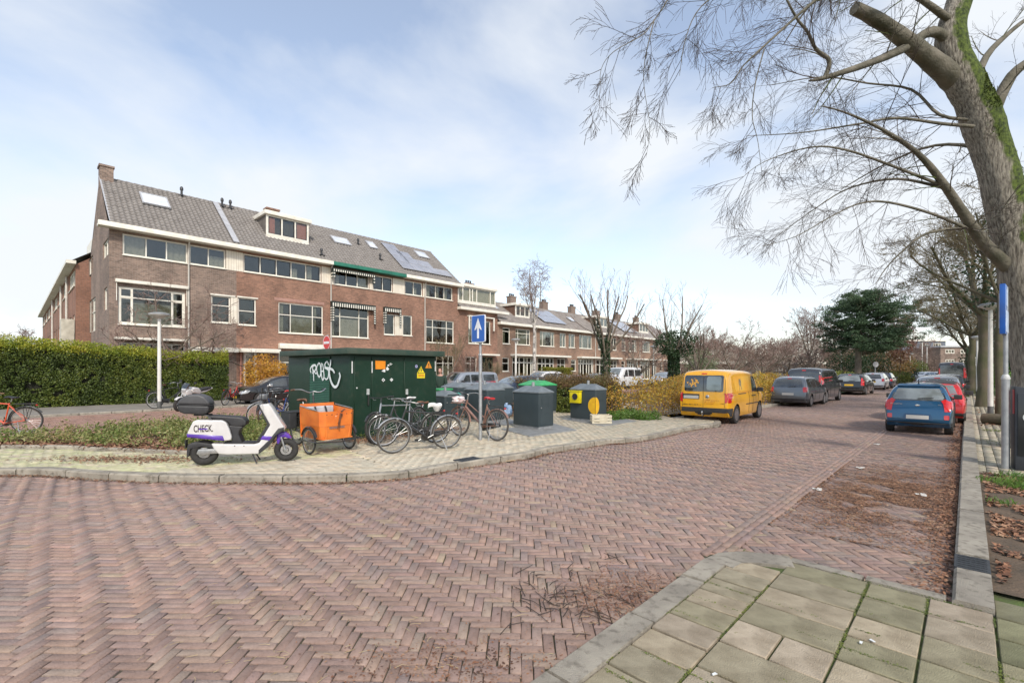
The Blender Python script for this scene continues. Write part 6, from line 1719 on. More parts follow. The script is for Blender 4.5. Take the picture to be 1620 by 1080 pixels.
# -- white shared scooter
M_sw = mat('scooter_white', (0.60, 0.585, 0.565), 0.3, vs=5, col2=(0.53, 0.515, 0.50), coat=.6, dirt=.06)
M_sb = mat('scooter_black', (0.024, 0.024, 0.026), 0.5, vs=12, col2=(0.034, 0.034, 0.035), bump=.1, bs=200)
M_spur = mat('scooter_purple', (0.10, 0.035, 0.36), 0.32, vs=6, coat=.5)
pA, pB = at(323.8, 735.6, Z_P), at(453, 728.6, Z_P)
sc_h = heading_from(pA, pB); wbs = (pB - pA).length
t = thing('scooter', 'white electric scooter with purple stripes and CHECK lettering parked on the pavement', 'scooter', (pA + pB) / 2, sc_h)
def TP(*pts):
 o = []
 for cx, cy in pts: 
  g = 862 - (cx - 215) * .0535; o.append(((cx - 532) * wbs / 635, (g - cy) * .00232 * (1 + (cx - 532) * .00004)))
 return o
def slabm(pts, hw, m, name, bevel=.025, seg=3, par=None, y0=None, taper=None):
 mb = MB(); mb.prism(TP(*pts) if y0 is None else TP(*pts), -hw if y0 is None else y0[0], hw if y0 is None else y0[1]); 
 if taper:
  mb.v = [(x, y * (1 - taper * max(0, (z - .55) / .6)), z) for x, y, z in mb.v]
 return mb.build(name, m, par or t, bevel=bevel, seg=seg, smooth=True, ang=50)
rearb = slabm([(108, 640), (112, 605), (150, 525), (175, 513), (365, 513), (395, 530), (418, 580), (436, 640), (430, 662), (385, 668)], .165, M_sw, 'rear_body', .035, 4)
for s in (-1, 1):
 slabm([(107, 616), (370, 629), (384, 666), (110, 641)], 0, M_spur, 'stripe', .004, 1, y0=(s * .158, s * .169) if s > 0 else (-.169, -.158))
slabm([(280, 690), (610, 690), (645, 680), (730, 545), (640, 392), (718, 385), (740, 410), (848, 570), (835, 590), (770, 625), (715, 715), (640, 766), (400, 772), (335, 768), (300, 728)], .150, M_sw, 'floor_and_leg_shield', .03, 3)
slabm([(632, 396), (655, 392), (744, 543), (652, 690), (612, 692), (612, 680), (706, 543)], .135, M_sb, 'inner_shield', .012, 2)
slabm([(640, 768), (715, 712), (772, 628), (838, 588), (842, 560), (795, 570), (720, 660), (640, 735)], .154, M_sb, 'lower_trim', .01, 2)
for s in (-1, 1): slabm([(652, 655), (672, 628), (748, 632), (728, 664)], 0, M_spur, 'stripe', .003, 1, y0=(.148, .1535) if s > 0 else (-.1535, -.148))
slabm([(372, 680), (612, 680), (606, 692), (372, 692)], .14, M_sb, 'foot_mat', .004, 1)
slabm([(250, 482), (300, 480), (480, 488), (520, 495), (545, 520), (540, 552), (500, 562), (430, 560), (400, 530), (365, 512), (262, 508)], .13, M_sb, 'seat', .03, 4)
slabm([(405, 552), (520, 560), (490, 592), (484, 620), (512, 684), (425, 684), (436, 640), (425, 600)], .12, M_sb, 'seat_column', .02, 3)
bx = slabm([(40, 405), (268, 408), (268, 440), (250, 466), (225, 474), (90, 470), (56, 460), (42, 436)], .165, M_sb, 'top_box', .03, 3)
slabm([(38, 400), (46, 376), (74, 345), (115, 326), (190, 324), (236, 342), (266, 376), (274, 402)], .160, mat('box_lid', (0.075, 0.075, 0.078), 0.45, vs=6, bump=.1, bs=150), 'box_lid', .035, 4, par=bx)
slabm([(34, 399), (276, 402), (275, 408), (34, 405)], .168, M_sb, 'box_rim', .006, 1, par=bx)
rkm = MB()
for s in (-1, 1): rkm.tube([(TP((150, 475))[0][0], s * .10, TP((150, 478))[0][1]), (TP((250, 478))[0][0], s * .13, TP((250, 480))[0][1]), (TP((285, 510))[0][0], s * .14, TP((285, 512))[0][1])], .012, 8)
rkm.box(TP((150, 480))[0][0], TP((260, 480))[0][0], -.10, .10, TP((200, 484))[0][1], TP((200, 476))[0][1]); rkm.build('rear_rack', M_sb, t, smooth=True)
def swheel(x, r, w, dark=True):
 hub = MB(); hub.lathe([(0, -.05), (.04, -.05), (.04, .05), (0, .05)], 12); h = hub.build('wheel', M_alu, t); h.location = (x, 0, r); h.rotation_euler = (R(90), .4, 0)
 tp = MB(); n = 10; T = w / 2; tp.lathe([(r - T + T * math.cos(2 * PI * k / n), T * math.sin(2 * PI * k / n)) for k in range(n)], 36, closed=True); tp.build('tyre', M_tyre, h, smooth=True)
 rm = MB(); rr = r - w * .72; rm.lathe([(rr + .02, -.03), (rr, -.025), (rr, .025), (rr + .02, .03)], 30, closed=True)
 for k in range(5): 
  a = 2 * PI * k / 5
  for s in (-.2, .2): rm.bar((.03 * math.cos(a), .03 * math.sin(a), .0), (rr * math.cos(a + s), rr * math.sin(a + s), 0), .02, .03)
 rm.build('rim', M_sb if dark else M_rim, h)
 MB().lathe([(.05, .045), (.09, .045), (.09, .042), (.05, .042)], 24, closed=True).build('brake_disc', M_spoke, h)
 return h
swheel(-wbs / 2, .222, .13, False); swheel(wbs / 2, .205, .11)
slabm([(774, 622), (800, 606), (835, 600), (870, 618), (897, 650), (868, 652), (835, 640), (812, 652), (792, 700), (776, 690)], .065, M_spur, 'front_mudguard', .02, 3)
fk = MB(); 
for s in (-1, 1): fk.tube([(TP((812, 640))[0][0], s * .075, TP((812, 640))[0][1]), (wbs / 2 - .01, s * .075, .21)], .018, 8)
fk.tube([(TP((800, 600))[0][0], 0, TP((800, 600))[0][1]), (TP((815, 640))[0][0], 0, TP((815, 640))[0][1])], .03, 8); fk.build('fork', M_alu, t, smooth=True)
sw = MB(); sw.prism(TP((180, 735), (330, 730), (332, 765), (250, 772), (200, 790), (165, 770)), -.10, .10); sw.build('swing_arm', M_alu, t, bevel=.015)
slabm([(92, 745), (100, 700), (165, 680), (290, 700), (300, 735), (200, 715), (120, 735), (108, 790), (90, 800)], .07, M_sb, 'rear_mudguard', .012, 2)
bt_ = MB(); bt_.prism(TP((300, 700), (480, 700), (480, 770), (330, 772)), -.12, .12); bt_.build('battery_case', M_sb, t, bevel=.02)
cs = MB()
for s in (-1, 1): cs.tube([(TP((590, 770))[0][0], s * .10, TP((590, 770))[0][1]), (TP((625, 812))[0][0], s * .16, .0 + .02)], .012, 6)
cs.build('centre_stand', M_sb, t, smooth=True)
hx, hz1 = TP((690, 400))[0]
hb_ = MB(); hb_.tube([(hx, 0, hz1 - .05), (hx - .03, 0, hz1 + .06)], .03, 10)
for s in (-1, 1): hb_.tube(smooth_line([(hx - .03, 0, hz1 + .06), (hx - .02, s * .12, hz1 + .10), (hx - .08, s * .24, hz1 + .11), (hx - .16, s * .33, hz1 + .09)], 4), .014, 8)
hb_ = hb_.build('handlebar', M_sb, t, smooth=True)
for s in (-1, 1):
 MB().tube([(hx - .09, s * .25, hz1 + .11), (hx - .18, s * .35, hz1 + .085)], .02, 8).build('grip', M_bseat, hb_, smooth=True)
 lv = MB(); lv.tube([(hx - .05, s * .24, hz1 + .10), (hx - .03, s * .30, hz1 + .06), (hx - .10, s * .38, hz1 + .05)], .007, 6); lv.build('brake_lever', M_alu, hb_, smooth=True)
 mr_ = MB(); mr_.tube([(hx - .05, s * .20, hz1 + .11), (hx - .02, s * .28, hz1 + .27)], .006, 6); mr_.box(hx - .03, hx - .01, s * .28 - .06, s * .28 + .06, hz1 + .24, hz1 + .32); mr_.build('mirror', M_sb, hb_)
MB().box(hx - .11, hx + .02, -.08, .09, hz1 + .10, hz1 + .20).build('dashboard', mat('dash_grey', (0.16, 0.165, 0.17), .4, vs=5), hb_, bevel=.03, seg=3)
MB().box(TP((838, 575))[0][0] - .03, TP((838, 575))[0][0] + .012, -.05, .05, TP((838, 585))[0][1], TP((838, 555))[0][1]).build('headlight', M_lamp, t, bevel=.01)
slabm([(120, 580), (148, 528), (165, 532), (135, 582)], .12, M_redpl, 'tail_light', .01, 2)
for k, (a, b) in enumerate(((458, 705), (528, 705))):
 q = TP((a, b))[0]; MB().lathe([(0, .154), (.009, .154), (.009, .149), (0, .149)], 10, Matrix.Translation((q[0], 0, q[1])) @ Matrix.Rotation(R(90), 4, 'X')).build('bolt', M_sb, t)
pm_ = MB(); qx, qz = TP((100, 660))[0]; pm_.box(qx - .045, qx - .035, -.06, .06, qz - .16, qz - .02); pm_.build('number_plate', M_trim, t)
qx, qz = TP((228, 578))[0]
Mt = Matrix(((1, 0, 0, qx), (0, 0, -1, -.1685), (0, 1, 0, qz), (0, 0, 0, 1)))
place_text('lettering', 'CHECK.', .165, M_ink, t, Mt, sx=.50, bold=.003, depth=.001)
MB().box(TP((196, 590))[0][0], TP((258, 590))[0][0], -.172, -.1705, qz - .012, qz + .006).build('lettering_bar', M_spur, t)
Mt2 = Matrix(((-1, 0, 0, qx), (0, 0, 1, .1685), (0, 1, 0, qz), (0, 0, 0, 1)))
place_text('lettering', 'CHECK.', .165, M_ink, t, Mt2, sx=.50, bold=.003, depth=.001)
# -- motorcycle
pA, pB = at(338, 645, .02), at(270, 652.5, .0)
hd = heading_from(pA, pB)
t = thing('motorcycle', 'white and black motorcycle parked on its stand behind the scooter top box', 'motorcycle', (pA + pB) / 2, 0); t.rotation_euler = (R(-8), 0, hd)
wbq = min((pA - pB).length, 1.4); sw_ = [swheel(-wbq / 2, .30, .15), swheel(wbq / 2, .30, .12)]
for w_ in sw_: pass
mb = MB(); mb.prism([(-.12, .72), (.28, .78), (.36, .92), (.22, 1.04), (.0, 1.0), (-.16, .86)], -.16, .16); mb.build('fuel_tank', M_sw, t, bevel=.06, seg=4)
mb = MB(); mb.prism([(-.72, .94), (-.5, .88), (-.14, .84), (-.08, .90), (-.3, .96), (-.7, 1.01)], -.12, .12); mb.build('seat', M_sb, t, bevel=.03, seg=3)
mb = MB(); mb.prism([(-.8, .93), (-.5, .80), (-.16, .74), (-.14, .82), (-.5, .87), (-.8, .98)], -.09, .09); mb.build('tail_fairing', M_sw, t, bevel=.02)
mb = MB(); mb.prism([(-.25, .30), (.25, .28), (.34, .55), (.2, .74), (-.2, .72), (-.3, .5)], -.15, .15); mb.build('engine', M_trim, t, bevel=.04)
mb = MB(); mb.prism([(.26, .74), (.52, .62), (.60, .86), (.40, .98)], -.14, .14); mb.build('radiator_cowl', M_sw, t, bevel=.04)
mb = MB()
for s in (-1, 1): mb.tube([(wbq / 2, s * .09, .30), (wbq / 2 - .24, s * .09, 1.0)], .025, 8)
mb.tube([(-wbq / 2, .08, .30), (-.2, .1, .45)], .03, 8); mb.tube([(-wbq / 2, -.08, .30), (-.2, -.1, .45)], .03, 8); mb.tube([(-.2, -.16, .35), (-.75, -.2, .55)], .05, 10); mb.build('fork', M_alu, t, smooth=True)
mb = MB(); mb.prism([(wbq / 2 - .27, .86), (wbq / 2 - .10, .80), (wbq / 2 - .06, .94), (wbq / 2 - .18, 1.04)], -.10, .10); mb.build('headlight', M_lamp, t, bevel=.03, seg=3)
mb = MB(); mb.prism([(wbq / 2 - .08, .98), (wbq / 2 - .22, 1.20), (wbq / 2 - .28, 1.18), (wbq / 2 - .20, 1.0)], -.13, .13); mb.build('wind_screen', M_cglass, t, bevel=.015)
mb = MB(); mb.tube([(wbq / 2 - .30, -.36, 1.08), (wbq / 2 - .24, 0, 1.06), (wbq / 2 - .30, .36, 1.08)], .014, 8)
for s in (-1, 1): mb.tube([(wbq / 2 - .28, s * .28, 1.08), (wbq / 2 - .26, s * .34, 1.24)], .006, 5); mb.box(wbq / 2 - .27, wbq / 2 - .25, s * .36 - .06, s * .36 + .06, 1.22, 1.29)
mb.build('handlebar', M_sb, t)
arc_strip((wbq / 2, .30), .33, 40, 150, .13).build('mudguard', M_sw, t, smooth=True)
MB().tube([(-.1, .1, .3), (-.05, .28, .02)], .012, 6).build('side_stand', M_sb, t)
# -- green transformer substation
M_cab = mat('substation_green', (0.006, 0.026, 0.013), 0.45, vs=1.6, col2=(0.009, 0.034, 0.019), bump=.12, bs=180, dirt=.18, spec=.35)
M_cab2 = mat('substation_roof', (0.020, 0.052, 0.036), 0.55, vs=2.4, col2=(0.05, 0.07, 0.05), bump=.3, bs=120, dirt=.35)
M_louv = mat('louvre_green', (0.025, 0.10, 0.055), 0.4, vs=3, col2=(0.02, 0.08, 0.045))
CR = Vector((.638, .77, 0)).normalized(); CLd = Vector((-CR.y, CR.x, 0)); cang = math.atan2(CR.y, CR.x)
cc = Vector((-3.80, 10.92, 0))
LR, LL = 2.65, 3.1; zc0, zc1 = Z_P - .02, 2.12
cab = thing('transformer_substation', 'dark green transformer substation with graffiti and flat overhanging roof behind the bicycles', 'substation', cc, cang)
MB().box(0, LR, 0, LL, 0.0, zc1).build('wall', M_cab, cab, bevel=.012)
MB().box(-.05, LR + .05, -.05, LL + .05, .0, .16).build('plinth', mat('dark_concrete', (0.05, 0.05, 0.045), .9, bump=.5), cab)
rfm = MB(); ov = .17
rfm.box(-ov, LR + ov, -ov, LL + ov, zc1 + .003, zc1 + .145)
rfb = rfm.build('roof', M_cab2, cab, bevel=.01)
MB().add([(-ov + .02, -ov + .02, zc1 + .146), (LR + ov - .02, -ov + .02, zc1 + .146), (LR + ov - .02, LL + ov - .02, zc1 + .146), (-ov + .02, LL + ov - .02, zc1 + .146), (LR / 2, LL / 2, zc1 + .20)], [(0, 1, 4), (1, 2, 4), (2, 3, 4), (3, 0, 4)]).build('roof_sheet', mat('roof_felt', (0.20, 0.20, 0.17), .9, vs=3, col2=(0.10, 0.13, 0.06)), rfb)
def cab_hit(px, py, face):
 """pixel -> coordinate along the face and height"""
 d = Vector(((px - 810) / FP, 1, (585 - py) / FP)); o = Vector((0, 0, CH)); n = CR if face == 'L' else CLd
 k = (cc - o).dot(n) / d.dot(n); P = o + d * k - cc
 return (P.dot(CLd) if face == 'L' else P.dot(CR)), P.z
dx_ = [.10] + [cab_hit(px, 600, 'R')[0] for px in (587, 638.5)] + [LR - .06]
for i in range(3):
 a, b = dx_[i] + .008, dx_[i + 1] - .008
 MB().box(a, b, -.022, .0 - .002, .18, zc1 - .05).build('door', M_cab, cab, bevel=.006, seg=1)
for px in (556, 587.5, 687.5):
 x = cab_hit(px, 575, 'R')[0]; z1 = cab_hit(px, 570, 'R')[1]; MB().box(x - .012, x + .012, -.035, -.024, z1 - .30, z1 - .02).build('hinge', M_seatw, cab)
for px in (581, 642.5):
 x, z = cab_hit(px, 620, 'R'); h_1 = MB().box(x - .035, x + .035, -.04, -.023, z - .06, z + .08).build('lock_plate', mat('lock_grey', (0.5, 0.52, 0.5), .5), cab); MB().box(x - .018, x + .018, -.055, -.042, z - .32, z - .07).build('door_handle', M_bblk, cab)
def decal(name, pts, face, m, off=.026, par=cab):
 q = [cab_hit(px, py, face) for px, py in pts]; mb = MB()
 if face == 'R': mb.prism(q, -off - .003, -off)
 else: mb.prism(q, -off - .003, -off, axis='x')
 return mb.build(name, m, par)
M_or = mat('sign_orange', (0.85, 0.28, 0.01), .5, vs=6); M_yw = mat('sign_yellow', (0.85, 0.68, 0.02), .5, vs=6); M_stk = mat('sticker_white', (0.75, 0.77, 0.75), .6, vs=20)
decal('orange_sign', [(592.8, 570), (608.9, 571), (608.6, 583.6), (593, 583.8)], 'R', M_or)
decal('warning_sign', [(665.2, 579), (671.2, 590), (671, 598), (658.8, 598), (658.8, 590)], 'R', M_yw)
decal('warning_mark', [(660, 589.6), (670.5, 589.6), (670.5, 590.4), (660, 590.4)], 'R', M_ink, .0295)
for a, b in (((665, 580.5), (659.8, 589.6)), ((665, 580.5), (670.4, 589.6))):
 decal('warning_mark', [a, (a[0] + .6, a[1]), (b[0] + .6, b[1]), b], 'R', M_ink, .0295)
decal('warning_mark', [(665.4, 583.5), (664.2, 586.2), (665.2, 586.2), (664.6, 588.6), (666.4, 585.6), (665.4, 585.6), (666.2, 583.5)], 'R', M_ink, .030)
for k in range(2): decal('warning_line', [(660.4, 592 + k * 2.2), (669.8, 592 + k * 2.2), (669.8, 592.9 + k * 2.2), (660.4, 592.9 + k * 2.2)], 'R', mat('red_print', (0.7, 0.15, 0.02), .6), .0295)
decal('warning_triangle', [(677.2, 570.6), (682.2, 582.2), (671.8, 582.2)], 'R', mat('sign_amber', (0.78, 0.30, 0.03), .5))
decal('warning_mark', [(676.4, 575), (678, 575), (677.4, 579), (676.8, 579)], 'R', M_ink, .0295); decal('warning_mark', [(676.6, 579.8), (677.8, 579.8), (677.8, 581), (676.6, 581)], 'R', M_ink, .0295)
cx_, cz_ = cab_hit(657.7, 579.3, 'R'); MB().lathe([(0, 0), (.042, 0), (.042, .004), (0, .004)], 16, Matrix.Translation((cx_, -.025, cz_)) @ Matrix.Rotation(R(90), 4, 'X')).build('round_sticker', mat('sticker_lilac', (0.45, 0.45, 0.72), .5), cab)
MB().lathe([(0, 0), (.014, 0), (.014, .002), (0, .002)], 10, Matrix.Translation((cx_, -.029, cz_ + .01)) @ Matrix.Rotation(R(90), 4, 'X')).build('sticker_dot', M_ink, cab)
for pts in ([(602.5, 587), (606, 584), (608.6, 584), (608.3, 588.8)], [(609.5, 582.5), (611.5, 579.5), (614.5, 583.5), (613, 585.8), (610.5, 585.8)], [(611.5, 577.5), (614, 576), (615.2, 578.4), (612.6, 579)], [(615, 575.6), (617, 574), (619.8, 575.6), (617, 577.8)], [(602.6, 600.8), (605.2, 598), (608.2, 600.6), (605.6, 603.8)], [(615.6, 600.4), (618.4, 597.6), (621, 600.2), (618.2, 603.4)], [(562.4, 612.6), (564.4, 612.2), (564.6, 614), (562.8, 614.4)]):
 decal('sticker', pts, 'R', M_stk)
decal('sticker_patch', [(604.6, 600), (606.2, 600), (606.2, 601.8), (604.6, 601.8)], 'R', M_ink, .0295); decal('sticker_patch', [(616.4, 575.2), (618, 575.2), (618, 576.4), (616.4, 576.4)], 'R', M_ink, .0295)
ya, _ = cab_hit(522, 600, 'L'); yb, _ = cab_hit(491, 600, 'L'); _, zt_ = cab_hit(505, 566, 'L')
lf = MB(); lf.box(-.02, -.003, ya - .03, ya, .2, zt_ + .03); lf.box(-.02, -.003, yb, yb + .03, .2, zt_ + .03); lf.box(-.02, -.003, ya, yb, zt_, zt_ + .03); lf.build('louvre_frame', M_cab, cab)
n = 44; lb = MB()
for k in range(n):
 z = .2 + (zt_ - .2) * (k + .5) / n; d = (zt_ - .2) / n; lb.prism([(-.028, z - d * .45), (-.006, z + d * .35), (-.002, z + d * .35), (-.002, z - d * .1), (-.02, z - d * .45)], ya, yb, axis='y')
lb.build('louvre_slats', M_louv, cab)['kind'] = 'stuff'
M_graf = mat('graffiti_white', (0.72, 0.75, 0.75), .6, vs=14, col2=(0.55, 0.60, 0.60))
def gz10(pts): return [(470 + x / 10.8, 560 + y / 10.8) for x, y in pts]
strokes = [([(305, 460), (300, 330), (285, 230), (310, 190)], .8), ([(260, 320), (245, 260), (280, 200), (330, 190), (345, 235), (320, 290), (280, 325)], .9), ([(300, 270), (340, 330), (375, 310)], .6),
 ([(380, 160), (355, 240), (370, 340), (400, 390), (425, 330), (420, 200), (395, 150), (375, 190)], .8), ([(440, 150), (430, 260), (440, 380), (460, 440), (480, 380), (470, 250), (455, 160)], .8), ([(430, 290), (480, 290)], .7),
 ([(560, 190), (540, 130), (510, 145), (495, 190), (515, 240), (555, 270), (560, 340), (545, 410), (515, 430), (490, 400)], .8), ([(490, 235), (560, 240), (630, 270), (660, 325)], 1.1), ([(595, 95), (590, 170), (575, 240), (572, 330), (590, 430), (620, 510), (665, 560), (710, 530), (740, 440), (755, 370), (740, 315)], 1.2)]
gm_ = MB()
for pts, wgt in strokes:
 P2 = [cab_hit(a, b, 'L') for a, b in gz10(pts)]; sm = smooth_line([(0, p[0], p[1]) for p in P2], 5)
 for i, p in enumerate(sm): pass
 k = len(gm_.v); hwid = .026 * wgt; nn_ = len(sm); vs = []; fs = []
 for i, p in enumerate(sm):
  tgt = (sm[min(i + 1, nn_ - 1)] - sm[max(i - 1, 0)]).normalized(); nrm = Vector((0, -tgt.z, tgt.y)); ww = hwid * (.75 + .35 * math.sin(PI * i / nn_))
  off = -.0315 - .0002 * strokes.index((pts, wgt))
  vs += [(off, (p + nrm * ww).y, (p + nrm * ww).z), (off, (p - nrm * ww).y, (p - nrm * ww).z)]
 for i in range(nn_ - 1): fs.append((2 * i, 2 * i + 1, 2 * i + 3, 2 * i + 2))
 gm_.add(vs, fs)
gm_.build('graffiti', M_graf, cab, fixn=False)['kind'] = 'stuff'
# -- underground container columns
M_cont = mat('container_grey', (0.030, 0.044, 0.050), 0.5, vs=2.5, col2=(0.038, 0.054, 0.060), bump=.05, bs=150, dirt=.12)
M_croof = mat('container_roof', (0.20, 0.225, 0.235), 0.5, .2, vs=4, col2=(0.14, 0.16, 0.17), dirt=.2)
M_cyel = mat('hatch_yellow', (0.80, 0.66, 0.01), .4, vs=4, coat=.2); M_circ = mat('circle_yellow', (0.80, 0.48, 0.02), .45, vs=9, col2=(0.7, 0.36, 0.02)); M_teal = mat('circle_teal', (0.10, 0.42, 0.36), .5, vs=6); M_grnr = mat('roof_green', (0.05, 0.36, 0.12), .5, vs=4)
HCT = math.atan2(.69, .72)
def container(label, p, roof=M_croof, circle=None, W1=.62, W2=1.0, hh=1.0, hatch=None, post=True, z=Z_P, mark=None):
 """local x along the right-hand face, y along the left-hand face; p is the near corner"""
 t = thing('waste_container', label, 'waste container', (p[0], p[1], z), HCT)
 MB().box(.02, W1 - .02, .02, W2 - .02, 0, .09).build('base', M_steel, t)
 MB().box(0, W1, 0, W2, .08, hh).build('column', M_cont, t, bevel=.012)
 MB().box(.06, W1 - .06, -.008, -.001, .12, hh - .05).build('service_door', M_cont, t, bevel=.003, seg=1)
 for zz in (.45, .70): MB().box(.12, W1 - .12, -.014, -.009, zz, zz + .16).build('door_panel', M_cont, t)
 MB().lathe([(0, 0), (.018, 0), (.018, .01), (0, .012)], 10, Matrix.Translation((.10, -.008, .60)) @ Matrix.Rotation(R(90), 4, 'X')).build('lock', M_steel, t)
 o = .015; rd = MB()
 rd.add([(-o, -o, hh + .003), (W1 + o, -o, hh + .003), (W1 + o, W2 + o, hh + .003), (-o, W2 + o, hh + .003), (W1 / 2, .02 + .16, hh + .20), (W1 / 2, W2 - .18, hh + .20), (-o, -o, hh + .035), (W1 + o, -o, hh + .035), (W1 + o, W2 + o, hh + .035), (-o, W2 + o, hh + .035)],
 [(0, 3, 2, 1), (0, 1, 7, 6), (1, 2, 8, 7), (2, 3, 9, 8), (3, 0, 6, 9), (6, 7, 4), (7, 8, 5, 4), (8, 9, 5), (9, 6, 4, 5)])
 rf_ = rd.build('roof', roof, t)
 if post: 
  MB().lathe([(0, hh + .15), (.045, hh + .15), (.045, hh + .30), (0, hh + .31)], 8, Matrix.Translation((W1 / 2, W2 * .5, 0))).build('post', M_steel, rf_, smooth=True)
 if hatch:
  f = MB(); f.box(-.13, -.003, .52, .93, .58, .97); hb = f.build('hatch', M_cyel, t, bevel=.02)
  MB().box(-.15, -.003, .50, .95, .955, .985).build('hatch_cover', M_cyel, hb)
  MB().lathe([(0, 0), (.075, 0), (.095, .0), (.105, .012), (.105, -.005), (0, -.005)], 24, Matrix.Translation((-.134, .70, .79)) @ Matrix.Rotation(R(-90), 4, 'Y')).build('opening', M_sb, hb, smooth=True)
  Mt = Matrix(((0, 0, -1, -.004), (0, 1, 0, .968), (1, 0, 0, .78), (0, 0, 0, 1)))
  place_text('lettering', 'glas', .10, M_stk, t, Mt, bold=.002, depth=.001)
 if circle:
  for face in ('L', 'R'):
   pts = []; c_y, c_z, rr = .0, (.52 if hatch else .55), .27 if hatch else .30
   for k in range(17): a = R(-90 + 180 * k / 16); pts.append((rr * math.cos(a) * (1.0 if face == 'L' else .72), c_z + rr * math.sin(a)))
   mb = MB()
   if face == 'L': mb.prism([(a, b) for a, b in pts], -.006, -.001, axis='x')
   else: mb.prism(pts, -.019, -.015)
   mb.build('circle_print', circle, t)
 if mark:
  MB().box(-.012, -.001, W2 * .35, W2 * .35 + .14, .72, .90).build('sticker', M_stk, t); MB().box(-.015, -.0125, W2 * .35 + .04, W2 * .35 + .11, .77, .85).build('sticker_mark', M_redpl, t)
 return t
c1 = at(852, 680, Z_P)
container('dark grey waste container standing alone on a steel plate, nearest of all', c1, post=True)
c2 = at(941.5, 668, Z_P)
container('dark grey glass container with yellow hatch and yellow circle', c2, circle=M_circ, hatch=True)
def atY(px, Y): return ((px - 810) / FP * Y, Y)
container('dark container with teal circle and a small red-marked sticker', atY(724, 16.6), circle=M_teal, mark=True, W1=.75)
container('dark container directly behind the handlebar of the copper-coloured bicycle', atY(770, 14.4), W1=.75, W2=1.1)
container('dark container with teal circle beside the blue rubbish bag', atY(789, 16.2), circle=M_teal, W1=.7)
container('container with bright green roof behind the nearest grey container', atY(853, 17.4), roof=M_grnr, W1=1.0, W2=1.1, hh=1.05)
container('dark container right beside the green substation corner', atY(703, 14.9), W1=.7, W2=.9, hh=.78)
wb_ = thing('wheelie_bin', 'green wheelie bin between the substation and the dark containers', 'bin', (*atY(695, 15.6), Z_P), HCT)
mb = MB(); mb.box(0, .5, 0, .5, .08, .95); mb.v = [(x * (1 + (z - .08) * .12) - .02 * z, y, z) for x, y, z in mb.v]; mb.build('bin_body', M_grnr, wb_, bevel=.03)
MB().box(-.03, .56, -.03, .54, .96, 1.02).build('lid', M_grnr, wb_, bevel=.02)
for s in (.08, .42): MB().lathe([(0, -.03), (.09, -.03), (.09, .03), (0, .03)], 14, Matrix.Translation((.45, s, .09)) @ Matrix.Rotation(R(90), 4, 'X')).build('wheel', M_tyre, wb_)
def plate(label, pts, z=Z_P + .004):
 g = [at(px, py, Z_P) for px, py in pts]; mb = MB(); mb.prism([(q.x, q.y) for q in g], Z_P - .01, z + .012, axis='z'); o = mb.build('steel_plate', M_plate, bevel=.004, seg=1); tag(o, label, 'metal plate')
plate('large steel cover plate under the nearest grey container', [(793, 679), (838, 690.5), (913, 680.5), (872, 669)])
plate('steel cover plate under the yellow-hatched container', [(887, 662.5), (955, 674.5), (1007, 666.5), (965, 658)])
plate('steel cover plate behind the copper-coloured bicycle', [(770, 668), (800, 673), (820, 668), (806, 662)])
kp = at(936, 670.5, Z_P); cr = thing('wooden_crate', 'pale slatted wooden crate standing in front of the yellow-marked container', 'crate', (kp.x, kp.y - .1, Z_P + .016), HCT - .75)
M_pale = mat('pale_wood', (0.62, 0.56, 0.42), .7, vs=8, col2=(0.48, 0.42, 0.30), bump=.2, bs=60)
CWx, CWy, CHt = .60, .40, .27
for s in (0, 1):
 for k in range(3): MB().box(0, CWx, s * (CWy - .012), s * (CWy - .012) + .012, .01 + k * .088, .08 + k * .088).build('slat', M_pale, cr)
 for k in range(3): MB().box(s * (CWx - .012), s * (CWx - .012) + .012, .013, CWy - .013, .01 + k * .088, .08 + k * .088).build('slat', M_pale, cr)
for a in (.014, CWx - .044):
 for b in (.014, CWy - .044): MB().box(a, a + .03, b, b + .03, 0, CHt).build('corner_post', M_pale, cr)
MB().box(.014, CWx - .014, .014, CWy - .014, .005, .012).build('crate_floor', M_pale, cr)
for k in range(2): MB().box(.06, .06 + .16, -.003, -.0005, .055 + k * .09, .068 + k * .09).build('print', M_ink, cr)
bp_ = Vector((*atY(801, 16.0), Z_P)); bg_ = thing('rubbish_bag', 'knotted blue rubbish bag standing between two dark containers', 'bag', bp_, 0)
lump((0, 0, .26), .22, .95, .8, 1.0, 9, .35).build('bag_film', mat('bag_blue', (0.10, 0.20, 0.36), .35, vs=7, col2=(0.32, 0.42, 0.55), coat=.3), bg_, smooth=True)
lump((0, 0, .47), .06, .8, .8, 1.0, 4, .5).build('knot', MATS['bag_blue'], bg_, smooth=True)
wl = thing('plastic_bag', 'small white plastic bag lying beside the blue rubbish bag', 'bag', (bp_.x - .22, bp_.y - .25, Z_P), 0); lump((0, 0, .08), .12, 1, .8, .7, 6, .5).build('bag_film', M_seatw, wl, smooth=True)
